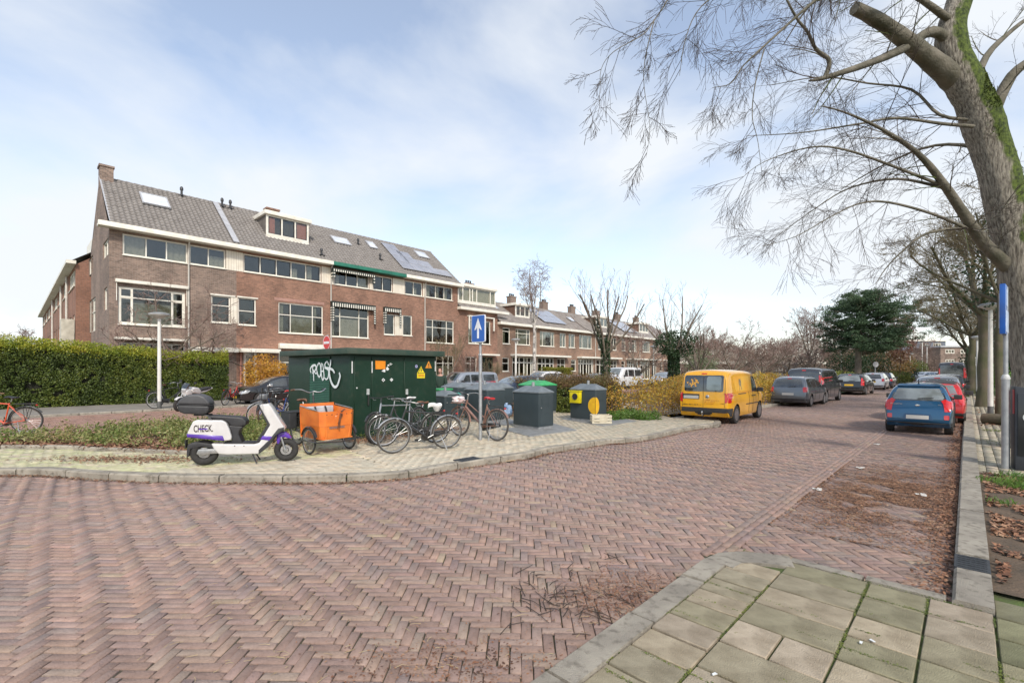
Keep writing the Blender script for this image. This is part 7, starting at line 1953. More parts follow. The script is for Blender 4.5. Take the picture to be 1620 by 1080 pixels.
# -- signs and lamps
M_blue_s = mat('sign_blue', (0.010, 0.10, 0.42), .35, vs=3, coat=.3); M_white_s = mat('sign_white', (0.82, 0.83, 0.85), .4, vs=3, coat=.2); M_red_s = mat('sign_red', (0.62, 0.015, 0.02), .35, vs=3, coat=.3)
pp = at(760, 695.5, Z_P)
t = thing('road_sign', 'blue one-way sign with white arrow on a grey pole before the copper-coloured bicycle', 'road sign', (pp.x, pp.y, Z_P), 0)
MB().tube([(0, 0, -.02), (0, 0, 2.0)], .042, 14).build('pole', M_steel, t, smooth=True)
MB().lathe([(.044, 1.98), (.046, 2.0), (.034, 2.03)], 14).build('pole_collar', M_steel, t, smooth=True)
MB().tube([(0, 0, 2.02), (0, 0, 2.86)], .031, 14).build('pole', M_steel, t, smooth=True)
sa = R(-40)
Ms = Matrix.Translation((0, 0, 2.62)) @ Matrix.Rotation(sa, 4, 'Z')
def rr_xz(w, h, r=.04): return rrect(-w / 2, w / 2, -h / 2, h / 2, r)
bd = MB(); bd.prism(rr_xz(.44, .64), -.075, -.045, M=Ms); board_ = bd.build('board', M_white_s, t)
bd = MB(); bd.prism(rr_xz(.41, .61, .03), -.079, -.0755, M=Ms); bd.build('blue_field', M_blue_s, board_)
ar = MB(); ar.prism([(-.03, -.23), (.03, -.23), (.03, .02), (.105, -.04), (.11, -.01), (0, .25), (-.11, -.01), (-.105, -.04), (-.03, .02)], -.083, -.0795, M=Ms); ar.build('arrow', M_white_s, board_)
bd = MB(); bd.box(-.2, .2, -.044, -.02, -.2, -.16, Ms); bd.box(-.2, .2, -.044, -.02, .16, .2, Ms); bd.build('bracket', M_steel, t)
pp = Vector((*atY(518.5, 20.0), Z_P)); t = thing('road_sign', 'round red no-entry sign rising above the roof of the green substation', 'road sign', pp, 0)
MB().tube([(0, 0, -.02), (0, 0, 3.15)], .035, 12).build('pole', M_steel, t, smooth=True)
Ms = Matrix.Translation((0, 0, 2.82)) @ Matrix.Rotation(R(-40), 4, 'Z') @ Matrix.Rotation(R(90), 4, 'X')
b_ = MB().lathe([(0, .04), (.30, .04), (.30, .055), (0, .055)], 32, Ms).build('board', M_red_s, t); MB().lathe([(.28, .056), (.30, .056), (.30, .058), (.28, .058)], 32, Ms, closed=True).build('rim', M_white_s, b_)
MB().box(-.22, .22, -.05, .05, .056, .059, Ms).build('bar', M_white_s, b_)
M_lpost = mat('lamp_post_white', (0.66, 0.65, 0.60), .5, vs=3, col2=(0.55, 0.53, 0.48)); M_lhead = mat('lamp_head', (0.62, 0.62, 0.58), .4, vs=5); M_ldome = mat('lamp_dome', (0.30, 0.31, 0.31), .5, vs=5, coat=.2)
def lamp(label, p, h=4.0, r=.36, group=None):
 t = thing('street_lamp', label, 'street lamp', (p[0], p[1], Z_P), 0, group)
 MB().lathe([(.085, 0), (.085, .28), (.080, .30)], 14).build('base', mat('lamp_foot', (0.10, 0.10, 0.095), .6), t, smooth=True)
 MB().lathe([(.078, .30), (.062, h - .16), (.05, h - .10)], 14).build('post', M_lpost, t, smooth=True)
 MB().lathe([(.06, h - .12), (.10, h - .11), (.24, h - .03), (r, h + .02), (r, h + .05), (.0, h + .05)], 24).build('lamp_bowl', M_lhead, t, smooth=True)
 MB().lathe([(r + .02, h + .052), (r + .02, h + .075), (r * .8, h + .12), (r * .35, h + .15), (0, h + .155)], 24).build('lamp_cap', M_ldome, t, smooth=True)
 return t
lamp('white street lamp standing before the tall hedge', (at(252, 645.5, Z_P).x, at(252, 645.5, Z_P).y), 3.98, .385)
lamp('street lamp standing before the low row houses beside the birch', atY(816, 37.0), 4.0)
lamp('distant thin street lamp left of the pine trunk', atY(1331, 62), 4.0)
q = sn(21.3 + 2.4, .9); q = at(1567, 655, Z_P); lamp('white street lamp nearest on the right-hand pavement, beside the blue parking sign', (q.x, q.y), 4.0, .34)
for k, (px, Y, lb_) in enumerate(((1546.5, 30, 'second white lamp post on the right-hand pavement, counted from the viewer'), (1540, 41, 'third white lamp post on the right-hand pavement, counted from the viewer'), (1534.5, 53, 'fourth white lamp post on the right-hand pavement, counted from the viewer'))): lamp(lb_, atY(px, Y), 3.7, .3)
lamp('thin white lamp post before the far orange bush', atY(1440, 70), 4.0)
lamp('tall lamp post before the far blue-grey apartment block', atY(1459, 88), 7.0)
lamp('tall lamp post right of another before the blue-grey apartment block', atY(1466.5, 84), 6.0)
lamp('pale lamp post standing among bushes behind the ivy bush', atY(1034, 48), 4.0)
t = thing('road_sign', 'round pale back of a road sign right of the pine trunk', 'road sign', (*atY(1384.5, 50), 0), 0)
MB().tube([(0, 0, 0), (0, 0, 2.6)], .05, 10).build('pole', M_steel, t); MB().lathe([(0, 0), (.30, 0), (.30, .03), (0, .03)], 24, Matrix.Translation((0, -.06, 2.35)) @ Matrix.Rotation(R(90), 4, 'X')).build('board', mat('sign_back', (0.5, 0.5, 0.5), .5), t)
t = thing('utility_cabinet', 'pale grey utility cabinet beside the far round sign', 'cabinet', (*atY(1375, 50), 0), .6); MB().box(-.5, .5, -.25, .25, 0, 1.3).build('cabinet_body', M_bung, t, bevel=.02); MB().box(-.45, -.02, -.262, -.252, .1, 1.2).build('door', M_bung, t)
pp = at(1591, 736.5, Z_P)
t = thing('parking_sign', 'narrow blue parking sign box on a thick grey pole at the right edge', 'road sign', (pp.x, pp.y, ZR), 0)
MB().tube([(0, 0, 0), (0, 0, 1.55)], .054, 16).build('pole', M_steel, t, smooth=True)
MB().lathe([(.056, 1.53), (.060, 1.55), (.045, 1.60), (.032, 1.62)], 16).build('pole_collar', mat('collar_pale', (0.6, 0.6, 0.58), .5), t, smooth=True)
MB().tube([(0, 0, 1.6), (0, 0, 3.12)], .032, 14).build('pole', M_steel, t, smooth=True)
Ms = Matrix.Translation((-.06, -.03, 2.72)) @ Matrix.Rotation(R(40), 4, 'Z')
bo_ = MB().box(-.30, .30, -.035, .035, -.42, .42, Ms).build('board', M_blue_s, t, bevel=.008)
MB().box(-.27, .27, -.040, -.0355, -.38, -.02, Ms).build('white_field', mat('sign_pale', (0.55, 0.63, 0.75), .5, vs=12, col2=(0.3, 0.4, 0.6)), bo_)
MB().box(-.14, .14, -.040, -.0355, .06, .34, Ms).build('white_field', MATS['sign_pale'], bo_)
MB().box(-.02, .04, .0, .08, -.3, .3, Matrix.Translation((-.02, 0, 2.72))).build('bracket', M_steel, t)
pm = Vector((8.60, 8.0, ZR)); t = thing('parking_meter', 'dark ticket machine with green sticker cut off by the right edge', 'parking meter', pm, R(-36))
M_pm = mat('meter_anthracite', (0.045, 0.05, 0.058), .5, .2, vs=4, bump=.05, bs=200)
mb = MB(); mb.prism([(0, 0), (.38, 0), (.38, 1.36), (0, 1.42)], -.14, .14); mb.build('housing', M_pm, t, bevel=.02)
MB().box(.03, .36, -.155, -.142, .25, 1.30).build('front_panel', mat('panel_black', (0.018, 0.02, 0.022), .35, vs=6, coat=.4), t, bevel=.006)
MB().box(.13, .30, -.160, -.156, 1.00, 1.20).build('sticker', mat('sticker_green', (0.04, 0.5, 0.14), .5), t)
MB().lathe([(.075, 0), (.085, .004), (.085, .008), (.075, .008)], 20, Matrix.Translation((.17, -.156, .90)) @ Matrix.Rotation(R(90), 4, 'X'), closed=True).build('ring', M_stk, t)
MB().box(-.006, -.001, -.10, .0, .95, 1.36).build('red_stripe', M_redpl, t)
# -- the man behind the bins
def person(label, p, heading):
 t = thing('person', label, 'person', p, heading)
 def skin(name, pts, edges, rad, m, sub=2, root=0):
  me = bpy.data.meshes.new(name); me.from_pydata(pts, edges, []); o = link(name, me, t)
  md = o.modifiers.new('s', 'SKIN'); md.use_smooth_shade = True
  for i, r_ in enumerate(rad): me.skin_vertices[0].data[i].radius = r_ if isinstance(r_, tuple) else (r_, r_)
  me.skin_vertices[0].data[root].use_root = True
  s = o.modifiers.new('u', 'SUBSURF'); s.levels = sub; s.render_levels = sub
  dg = bpy.context.evaluated_depsgraph_get(); nm = bpy.data.meshes.new_from_object(o.evaluated_get(dg)); o.modifiers.clear(); o.data = nm; nm.materials.clear(); nm.materials.append(m); return o
 M_skin = mat('skin', (0.50, 0.27, 0.20), .55, vs=8)
 P_ = [(0, 0, .95), (0, 0, 1.15), (0, 0, 1.38), (0, 0, 1.50), (0, .19, 1.42), (.02, .27, 1.15), (.08, .25, .90), (0, -.19, 1.42), (.05, -.27, 1.15), (.12, -.24, .92), (0, .10, .90), (.08, .11, .50), (.02, .11, .10), (.14, .12, .04), (0, -.10, .90), (-.02, -.11, .50), (-.10, -.11, .10), (.03, -.12, .04), (.01, 0, 1.60)]
 E_ = [(0, 1), (1, 2), (2, 3), (2, 4), (4, 5), (5, 6), (2, 7), (7, 8), (8, 9), (0, 10), (10, 11), (11, 12), (12, 13), (0, 14), (14, 15), (15, 16), (16, 17), (3, 18)]
 rd = [(.14, .17), (.13, .16), (.13, .18), .06, .075, .052, .036, .075, .052, .036, .09, .06, .042, .04, .09, .06, .042, .04, .06]
 skin('body', P_, E_, rd, M_skin)
 skin('jacket', [(0, 0, .88), (0, 0, 1.1), (0, 0, 1.38), (0, 0, 1.47), (0, .19, 1.42), (.02, .27, 1.15), (.08, .255, .93), (0, -.19, 1.42), (.05, -.27, 1.15), (.12, -.25, .95)], [(0, 1), (1, 2), (2, 3), (2, 4), (4, 5), (5, 6), (2, 7), (7, 8), (8, 9)], [(.17, .20), (.16, .19), (.155, .205), .085, .095, .072, .05, .095, .072, .05], mat('jacket_green', (0.012, 0.030, 0.018), .8, vs=12, col2=(0.02, 0.04, 0.028)))
 skin('trousers', [(0, 0, .92), (0, .10, .86), (.08, .11, .50), (.02, .11, .10), (0, -.10, .86), (-.02, -.11, .50), (-.10, -.11, .10)], [(0, 1), (1, 2), (2, 3), (0, 4), (4, 5), (5, 6)], [(.16, .18), .105, .075, .062, .105, .075, .062], mat('trousers_dark', (0.02, 0.022, 0.03), .85))
 hd_ = MB(); n = 18; prof = [(0, -.125), (.045, -.115), (.07, -.07), (.082, -.01), (.085, .05), (.072, .095), (.04, .12), (0, .128)]
 vs = []; fs = []
 for r_, z in prof:
  for j in range(n):
   a = 2 * PI * j / n; x, y = r_ * 1.12 * math.cos(a), r_ * .92 * math.sin(a)
   if math.cos(a) > .93 and -.05 < z < .03: x += .018
   vs.append((x + .015, y, 1.665 + z))
 for i in range(len(prof) - 1):
  for j in range(n): fs.append((i * n + j, i * n + (j + 1) % n, (i + 1) * n + (j + 1) % n, (i + 1) * n + j))
 hd_.add(vs, fs); head = hd_.build('head', M_skin, t, smooth=True)
 MB().lathe([(0, .0), (.05, .002), (.095, -.045), (.098, -.09), (.088, -.10), (.08, -.05)], 16, Matrix.Translation((-.005, 0, 1.80))).build('hair', mat('hair_auburn', (0.10, 0.035, 0.02), .8), head, smooth=True)
 for s in (-1, 1):
  MB().lathe([(0, 0), (.010, .0), (.010, .006), (0, .008)], 8, Matrix.Translation((.098, s * .032, 1.685)) @ Matrix.Rotation(R(90), 4, 'Y')).build('eye', M_ink, head)
  MB().box(-.01, .02, s * .08 - .006, s * .08 + .006, 1.645, 1.70).build('ear', M_skin, head, bevel=.004)
 MB().tube([(.103, -.025, 1.612), (.112, 0, 1.609), (.103, .025, 1.612)], .005, 6).build('mouth', mat('lips', (0.35, 0.10, 0.09), .5), head)
 for s, w_ in ((1, Vector((.09, .25, .90))), (-1, Vector((.13, -.24, .92)))):
  hnd = MB(); hnd.box(w_.x - .035, w_.x + .045, w_.y - .016, w_.y + .016, w_.z - .10, w_.z)
  for k in range(4): 
   x = w_.x - .026 + k * .021; L_f = (.055, .07, .075, .06)[k]; hnd.tube([(x, w_.y, w_.z - .095), (x + .004, w_.y - s * .012, w_.z - .095 - L_f * .55), (x + .006, w_.y - s * .03, w_.z - .095 - L_f * .9)], [.010, .009, .007], 6)
  hnd.tube([(w_.x + .04, w_.y, w_.z - .03), (w_.x + .065, w_.y - s * .01, w_.z - .065), (w_.x + .066, w_.y - s * .02, w_.z - .095)], [.012, .010, .008], 6)
  hnd.build('hand', M_skin, t, smooth=True)
 return t
pq = atY(696.5, 20.3); person('man with reddish hair in a dark green jacket walking behind the containers', (pq[0], pq[1], .03), R(-95))
# -- vegetation
random.seed(21); NP = np.random.default_rng(21)
M_bark = mat('bark_grey', (0.20, 0.165, 0.125), 0.9, vs=2.5, col2=(0.11, 0.085, 0.065), bump=1.0, bs=14, detail=8)
M_twig = mat('twig_brown', (0.062, 0.043, 0.031), 0.9, vs=2, col2=(0.045, 0.032, 0.024))
M_twigp = mat('twig_pinkish', (0.27, 0.18, 0.15), 0.9, vs=2, col2=(0.19, 0.125, 0.10))
M_twigg = mat('twig_greenish', (0.20, 0.17, 0.09), 0.9, vs=2, col2=(0.14, 0.11, 0.07))
M_birch = mat('birch_bark', (0.62, 0.58, 0.52), 0.8, vs=3.5, col2=(0.07, 0.06, 0.055), bump=.3)
M_hedge = mat_leaf('hedge_leaf', [(0.038, 0.062, 0.014), (0.080, 0.115, 0.022), (0.125, 0.165, 0.028), (0.21, 0.22, 0.035)], scale=.9)
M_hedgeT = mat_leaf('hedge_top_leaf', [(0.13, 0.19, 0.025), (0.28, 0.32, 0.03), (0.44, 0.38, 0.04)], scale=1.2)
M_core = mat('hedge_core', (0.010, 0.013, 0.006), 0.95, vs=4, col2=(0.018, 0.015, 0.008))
M_yel_l = mat_leaf('autumn_leaf', [(0.18, 0.10, 0.04), (0.40, 0.20, 0.04), (0.62, 0.36, 0.03), (0.50, 0.38, 0.06), (0.20, 0.21, 0.05)], scale=.9)
M_brn_l = mat_leaf('brown_hedge_leaf', [(0.07, 0.05, 0.02), (0.16, 0.10, 0.04), (0.23, 0.15, 0.06), (0.10, 0.12, 0.03)], scale=1.0)
M_org_l = mat_leaf('orange_leaf', [(0.32, 0.13, 0.02), (0.52, 0.25, 0.03), (0.50, 0.33, 0.04)], scale=1.2)
M_weed = mat_leaf('weed_leaf', [(0.07, 0.11, 0.02), (0.15, 0.20, 0.04), (0.26, 0.27, 0.09), (0.33, 0.24, 0.12)], scale=1.6)
M_grass = mat_leaf('grass_blade', [(0.06, 0.14, 0.015), (0.11, 0.22, 0.03), (0.16, 0.22, 0.05)], scale=2)
M_litter = mat_leaf('dead_leaf', [(0.09, 0.045, 0.025), (0.19, 0.085, 0.045), (0.28, 0.14, 0.075), (0.36, 0.23, 0.14)], rough=.8, trans=0.0, scale=3)
M_litterd = mat_leaf('dead_leaf_dark', [(0.10, 0.055, 0.030), (0.24, 0.12, 0.062), (0.36, 0.20, 0.11)], rough=.85, trans=0.0, scale=3)
M_pine = mat_leaf('pine_needle', [(0.022, 0.045, 0.022), (0.045, 0.085, 0.035), (0.075, 0.125, 0.05)], rough=.7, trans=.05, scale=.6)
M_ivy = mat_leaf('ivy_leaf', [(0.010, 0.028, 0.010), (0.022, 0.052, 0.016), (0.05, 0.09, 0.03)], scale=1.2)
M_olive = mat_leaf('olive_leaf', [(0.08, 0.11, 0.06), (0.15, 0.18, 0.09), (0.22, 0.22, 0.12)], scale=1)
M_red_l = mat_leaf('copper_leaf', [(0.10, 0.045, 0.03), (0.20, 0.09, 0.06), (0.26, 0.15, 0.10)], scale=1)
def leaves(name, P, size, m, parent=None, flat=0.0, aspect=.6, kind='stuff', loc=None, fold=.15):
 """leaf-sized quads at the points P, random directions (flat=1: lying on the ground)"""
 P = np.asarray(P); n = len(P)
 if n == 0: return None
 s = size * NP.uniform(.55, 1.3, n)
 nrm = NP.normal(0, 1, (n, 3)); nrm[:, 2] = np.abs(nrm[:, 2]) + flat * 6; nrm /= np.linalg.norm(nrm, axis=1)[:, None]
 a = np.cross(nrm, NP.normal(0, 1, (n, 3))); a /= np.linalg.norm(a, axis=1)[:, None] + 1e-9; b = np.cross(nrm, a)
 A = a * s[:, None] * .5; B = b * s[:, None] * .5 * aspect; up = nrm * (s * fold)[:, None]
 V = np.stack([P - A, P - B * 1.0 + up * .3, P + A, P + B * 1.0 + up * .3], 1).reshape(-1, 3)
 F = np.arange(4 * n).reshape(-1, 4)
 o = mesh_np(name, V, F, m, parent=parent); 
 if kind: o['kind'] = kind
 if loc is not None: o.location = loc
 return o
def noise3(P, sc, seed=0.0):
 return np.array([mnoise.noise(Vector((p[0] * sc + seed, p[1] * sc, p[2] * sc))) for p in P])
class Tree:
 """limbs collected by size: thick ones rounder, twigs three-sided"""
 def __init__(s): s.thick = MB(); s.tv = []; s.tf = []; s.nt = 0; s.tips = []
 def limb(s, pts, r, n=8): s.thick.tube(pts, r, n)
 def twig(s, pts, r0, r1):
  k = len(pts); o = len(s.tv); e1 = (pts[-1] - pts[0]).cross(Vector((.3, .2, 1))); 
  if e1.length < 1e-6: e1 = Vector((1, 0, 0))
  e1.normalize(); e2 = (pts[-1] - pts[0]).normalized().cross(e1)
  for i, p in enumerate(pts):
   r = r0 + (r1 - r0) * i / (k - 1)
   for c, d in ((1, 0), (-.5, .866), (-.5, -.866)): s.tv.append(tuple(p + e1 * (c * r) + e2 * (d * r)))
  for i in range(k - 1):
   for j in range(3): s.tf.append((o + i * 3 + j, o + i * 3 + (j + 1) % 3, o + i * 3 + 3 + (j + 1) % 3, o + i * 3 + 3 + j))
 def grow(s, p, d, L, r, lev, P):
  """one branch and its children. P: dict(max, kids, ratio, spread, bend, trop, seg)"""
  seg = P.get('seg', 5) if lev < P['max'] else 3
  pts = [p.copy()]; dd = d.normalized(); q = p.copy(); dirs = [dd]
  for i in range(seg):
   dd = dd + Vector((random.gauss(0, 1), random.gauss(0, 1), random.gauss(0, 1))) * P['bend'] + Vector((0, 0, P['trop'][min(lev, len(P['trop']) - 1)]))
   dd.normalize(); q = q + dd * (L / seg); pts.append(q.copy()); dirs.append(dd.copy())
  r1 = r * .45
  if r > P.get('thick', .018): s.limb(pts, [r + (r1 - r) * i / seg for i in range(seg + 1)], 7 if r > .05 else 5)
  else: s.twig(pts, r, max(r1, P.get('rmin', .002)))
  if lev >= P['max']: s.tips.append(pts[-1]); return
  k = P['kids'][min(lev, len(P['kids']) - 1)]
  for c in range(k):
   t = (.25 + .75 * (c + random.random() * .8) / k) if lev > 0 or P.get('low', False) else (.35 + .65 * (c + random.random() * .6) / k)
   t = min(t, .98); i = min(int(t * seg), seg - 1); pos = pts[i].lerp(pts[i + 1], t * seg - i); base = dirs[i]
   ax = base.cross(Vector((random.gauss(0, 1), random.gauss(0, 1), random.gauss(0, 1)))); ax.normalize()
   an = R(P['spread'][min(lev, len(P['spread']) - 1)] * random.uniform(.6, 1.3))
   nd = Matrix.Rotation(an, 3, ax) @ base
   s.grow(pos, nd, L * P['ratio'] * random.uniform(.65, 1.15) * (1.15 - .4 * t), max(P.get('rmin', .002), (r + (r1 - r) * t) * P.get('rr', .55)), lev + 1, P)
 def build(s, t, bark, twigm, nm=('trunk', 'crown')):
  tr = s.thick.build(nm[0], bark, t, smooth=True, ang=70, fixn=False)
  if s.tv: mesh_np(nm[1], s.tv, s.tf, twigm, parent=t, kind='stuff')
  return tr
def bare_tree(label, loc, P, H=2.0, r=.14, lean=(0, 0), L=None, bark=None, twigm=None, crown0=3.0, seed=None, name='bare_tree', cat='tree', group=None, ways=None):
 if seed is not None: random.seed(seed)
 t = thing(name, label, cat, loc, random.random() * 6, group); T = Tree()
 top = Vector((lean[0], lean[1], H)); n = 5
 pts = [Vector((0, 0, -.05)).lerp(top, i / n) + Vector((random.gauss(0, .03), random.gauss(0, .03), 0)) * (i > 0) * (i < n) for i in range(n + 1)]
 T.limb(pts, [r * (1.25 if i == 0 else 1.0 - .25 * i / n) for i in range(n + 1)], 10)
 k = ways or 5
 for c in range(k):
  a = 2 * PI * c / k + random.uniform(-.4, .4); tilt = R(random.uniform(*P.get('first', (25, 60))))
  d = Vector((math.cos(a) * math.sin(tilt), math.sin(a) * math.sin(tilt), math.cos(tilt)))
  T.grow(pts[-1] - Vector((0, 0, random.random() * H * .2)), d, (L or crown0) * random.uniform(.8, 1.15), r * .42, 0, P)
 T.build(t, bark or M_bark, twigm or M_twig)
 return t, T
PC = dict(max=3, kids=[6, 6, 5], ratio=.55, spread=[45, 45, 50], bend=.13, trop=[.03, .04, .05], seg=5, rmin=.006, rr=.5, thick=.02)
PU = dict(max=3, kids=[7, 6, 5], ratio=.5, spread=[35, 38, 40], bend=.10, trop=[.10, .12, .10], seg=5, rmin=.006, rr=.5, thick=.02)
# --- ivy-clad bare tree and the ivy bush
tr, T = bare_tree('bare multi-stemmed tree with ivy climbing its trunk, before the white minibus', (*atY(958, 26.0), Z_P), dict(PU, first=(8, 38), kids=[5, 4, 3], rr=.42, rmin=.005), H=2.6, r=.17, L=4.0, seed=4, twigm=M_twigp, ways=7)
def ivy_on(parent, p0, p1, r, n, size, m=M_ivy):
 t = NP.random(n); a = NP.random(n) * 2 * PI; rr = r * (NP.random(n) ** .5 * .5 + .6)
 P = np.array(p0)[None] * (1 - t[:, None]) + np.array(p1)[None] * t[:, None] + np.stack([rr * np.cos(a), rr * np.sin(a), np.zeros(n)], 1)
 return leaves('ivy', P, size, m, parent=parent)
ivy_on(tr, (0, 0, 0), (0, 0, 3.4), .24, 1500, .12)
for a, b in (((0, 0, 2.4), (-.9, .6, 4.4)), ((0, 0, 2.4), (.8, -.3, 4.2))): ivy_on(tr, a, b, .14, 500, .11)
tr, T = bare_tree('bare tree whose trunk carries a thick dark ivy bush, left of the yellow van', (*atY(1066, 31.0), Z_P), dict(PU, first=(15, 55), kids=[5, 4, 3], rr=.42, rmin=.005), H=2.4, r=.16, L=3.8, seed=9, twigm=M_twigp, ways=7)
ivy_on(tr, (0, 0, .5), (0, 0, 3.0), .36, 2600, .14)
n = 3600; P = NP.normal(0, 1, (n, 3)); P /= np.linalg.norm(P, axis=1)[:, None]; P *= (NP.random((n, 1)) ** .35) * np.array([1.5, 1.3, .95]); P += np.array([-.2, .3, 3.35]); P = P[noise3(P, 1.1) > -.12]
leaves('ivy', P, .15, M_ivy, parent=tr)
# --- birch
tr, T = bare_tree('white-barked birch standing before the low brick row houses', (*atY(845, 41.0), Z_P), dict(max=3, kids=[8, 7, 6], ratio=.45, spread=[38, 42, 55], bend=.08, trop=[.12, .02, -.10], seg=6, rmin=.007, rr=.45, thick=.025, first=(4, 26)), H=6.0, r=.15, L=4.6, seed=12, bark=M_birch, twigm=M_twigp, ways=6)
# --- cherries and other bare trees towards the right
cher = [(1104, 35, 3.4, 'bare spreading tree right behind the yellow van roof, its shoots rising steeply', 31), (1158, 44, 3.7, 'bare wide-crowned tree before the far bungalow, directly above the yellow van', 32), (1205, 52, 3.8, 'bare low tree with pinkish twigs between the yellow van and the grey estate car', 33), (1246, 57, 3.7, 'bare tree with dense pinkish twigs above the grey estate car', 34), (1288, 61, 3.6, 'bare bushy tree with pinkish twigs above the dark people carrier', 35), (1180, 68, 4.6, 'bare tree farther back between two wide-crowned ones', 36), (1010, 46, 4.0, 'bare shrubby tree between the two ivy trees', 38)]
for px, Y, L, lb, sd_ in cher:
 q = PC if sd_ != 31 else dict(PU, first=(15, 55))
 bare_tree(lb, (*atY(px, Y), 0), dict(q, first=(30, 68), rmin=.008 + Y * .00009) if q is PC else q, H=1.5, r=.17, L=L, seed=sd_, twigm=M_twigp, ways=6)
for px, Y, Ht, lb, sd_ in ((1280, 78, 6.5, 'tall thin bare tree standing high above the low bushy ones left of the pine', 41), (1309, 74, 6.0, 'tall bare tree close to the left side of the pine', 42), (1130, 84, 5.0, 'far bare tree on the skyline above the yellow van', 43), (1235, 88, 5.0, 'far bare tree on the skyline above the grey estate car', 44), (1095, 92, 4.6, 'far bare tree on the skyline left of the yellow van', 45), (1450, 100, 5.0, 'far bare tree between the pine and the apartment block', 46)):
 bare_tree(lb, (*atY(px, Y), 0), dict(max=3, kids=[8, 6, 5], ratio=.5, spread=[40, 45, 45], bend=.1, trop=[.10, .08, .05], seg=5, rmin=.016, rr=.5, thick=.03, first=(8, 40)), H=Ht * .6, r=.2, L=Ht * .95, seed=sd_, twigm=M_twigp, ways=6)
for px, Y, lb, sd_ in ((22, 52, 'bare tree behind the tall hedge at the left edge', 47), (-40, 48, 'bare tree mostly outside the left edge behind the tall hedge', 48), (52, 62, 'small bare tree at the far end of the side row', 49)):
 bare_tree(lb, (*atY(px, Y), 0), dict(PC, first=(20, 60), rmin=.012), H=2.6, r=.17, L=3.6, seed=sd_, twigm=M_twigp, ways=6)
q = hn_px(-30.9, 262); bare_tree('low bare tree with crooked brown branches in the corner house garden above the hedge', (q.x, q.y, .1), dict(PC, kids=[6, 5, 5], first=(45, 78), trop=[.05, .03, .02], bend=.22, rmin=.009), H=2.5, r=.15, L=3.3, seed=51, twigm=M_twigp, ways=6)
q = hn_px(-30.6, 330); bare_tree('second low bare tree in the garden behind the end of the hedge', (q.x, q.y, .1), dict(PC, kids=[5, 4, 4], first=(40, 75), bend=.2), H=2.4, r=.12, L=3.0, seed=52, twigm=M_twigp, ways=5)
q = hn_px(-30.9, 712); bare_tree('bare greenish shrub tree before the brick house right of the green substation', (q.x, q.y, .1), dict(PU, first=(10, 45)), H=1.4, r=.10, L=2.9, seed=53, twigm=M_twigg, ways=6)
q = hn_px(-30.9, 745); bare_tree('bare brown shrub before the linking house, behind the one-way sign pole', (q.x, q.y, .1), dict(PU, first=(5, 30)), H=.5, r=.05, L=2.0, seed=54, twigm=M_twigp, ways=8)
q = hn_px(-30.4, 780); bare_tree('bare shrub before the lamp post at the first low row house', (q.x, q.y, .1), dict(PU, first=(10, 40)), H=.4, r=.05, L=1.6, seed=55, twigm=M_twigg, ways=7)
def far_wood(label, px0, px1, Y, h, n, m, size=.5):
 a = atd(px0, 585, Y); b = atd(px1, 585, Y); t = NP.random(n); P = np.array([a.x, a.y])[None] * (1 - t[:, None]) + np.array([b.x, b.y])[None] * t[:, None]; P = P + NP.normal(0, 2.5, (n, 2))
 top = h * (.72 + .38 * noise3(np.c_[P, np.zeros(n)], .12, 5) + .15 * noise3(np.c_[P, np.zeros(n)], .5, 2)); z = top * NP.random(n) ** .75
 tag(leaves('far_wood', np.c_[P, z], size, m, aspect=.10), label, 'trees')
M_fw = mat('far_twigs', (0.22, 0.155, 0.12), .9, vs=.3, col2=(0.30, 0.22, 0.17))
far_wood('brown haze of bare trees on the skyline behind the bungalows', 985, 1345, 98, 9.6, 80000, M_fw)
far_wood('bare scrub between the bungalows and the street, left of the pine', 1085, 1340, 66, 4.4, 30000, M_fw, .34)
far_wood('bare scrub closing the far end of the street', 1395, 1450, 84, 5.6, 12000, M_fw, .4)
# --- street trees on the right
PB = dict(max=3, kids=[10, 9, 8], ratio=.5, spread=[45, 45, 50], bend=.10, trop=[.04, .02, -.01], seg=6, rmin=.006, rr=.42, thick=.02, first=(15, 62))
tr, T = bare_tree('mossy street tree standing beside the nearest white lamp post on the right', (*atY(1556, 21.5), Z_P), PB, H=4.4, r=.25, L=4.6, seed=61, twigm=M_twigg, ways=9, bark=mat('bark_mossy', (0.125, 0.10, 0.068), .9, vs=1.6, col2=(0.065, 0.072, 0.028), bump=1.0, bs=14, detail=8))
tr, T = bare_tree('mossy street tree, third trunk from the viewer on the right pavement', (*atY(1537, 34), Z_P), dict(PB, rmin=.008), H=4.2, r=.25, L=4.4, seed=62, twigm=M_twigg, ways=8, bark=MATS['bark_mossy'])
tr, T = bare_tree('distant street tree, fourth trunk on the right pavement', (*atY(1531, 50), Z_P), dict(PB, rmin=.012), H=4.0, r=.26, L=4.4, seed=63, twigm=M_twigg, ways=7, bark=MATS['bark_mossy'])
tr, T = bare_tree('slim dark street tree right behind the parking sign pole', (*atY(1583, 15.2), Z_P), dict(PB, first=(10, 50)), H=4.6, r=.12, L=3.6, seed=64, twigm=M_twigg, ways=6, bark=MATS['bark_mossy'])
n = 9000; P = NP.normal(0, 1, (n, 3)) ; P = P[np.linalg.norm(P, axis=1) < 2.0] * np.array([1.5, 1.2, 1.2]) + np.array([*atY(1650, 16.5), 5.6]); P = P[noise3(P, .9) > 0.02]
ev = thing('evergreen_shrub', 'evergreen leafy tree crown behind the big leaning trunk at the right edge', 'tree', (*atY(1625, 16.5), 0)); P = P - np.array([*atY(1625, 16.5), 0]); leaves('crown', P, .14, M_ivy, parent=ev); MB().tube([(0, 0, 0), (.1, 0, 4.8)], [.14, .08], 8).build('trunk', M_bark, ev, smooth=True)
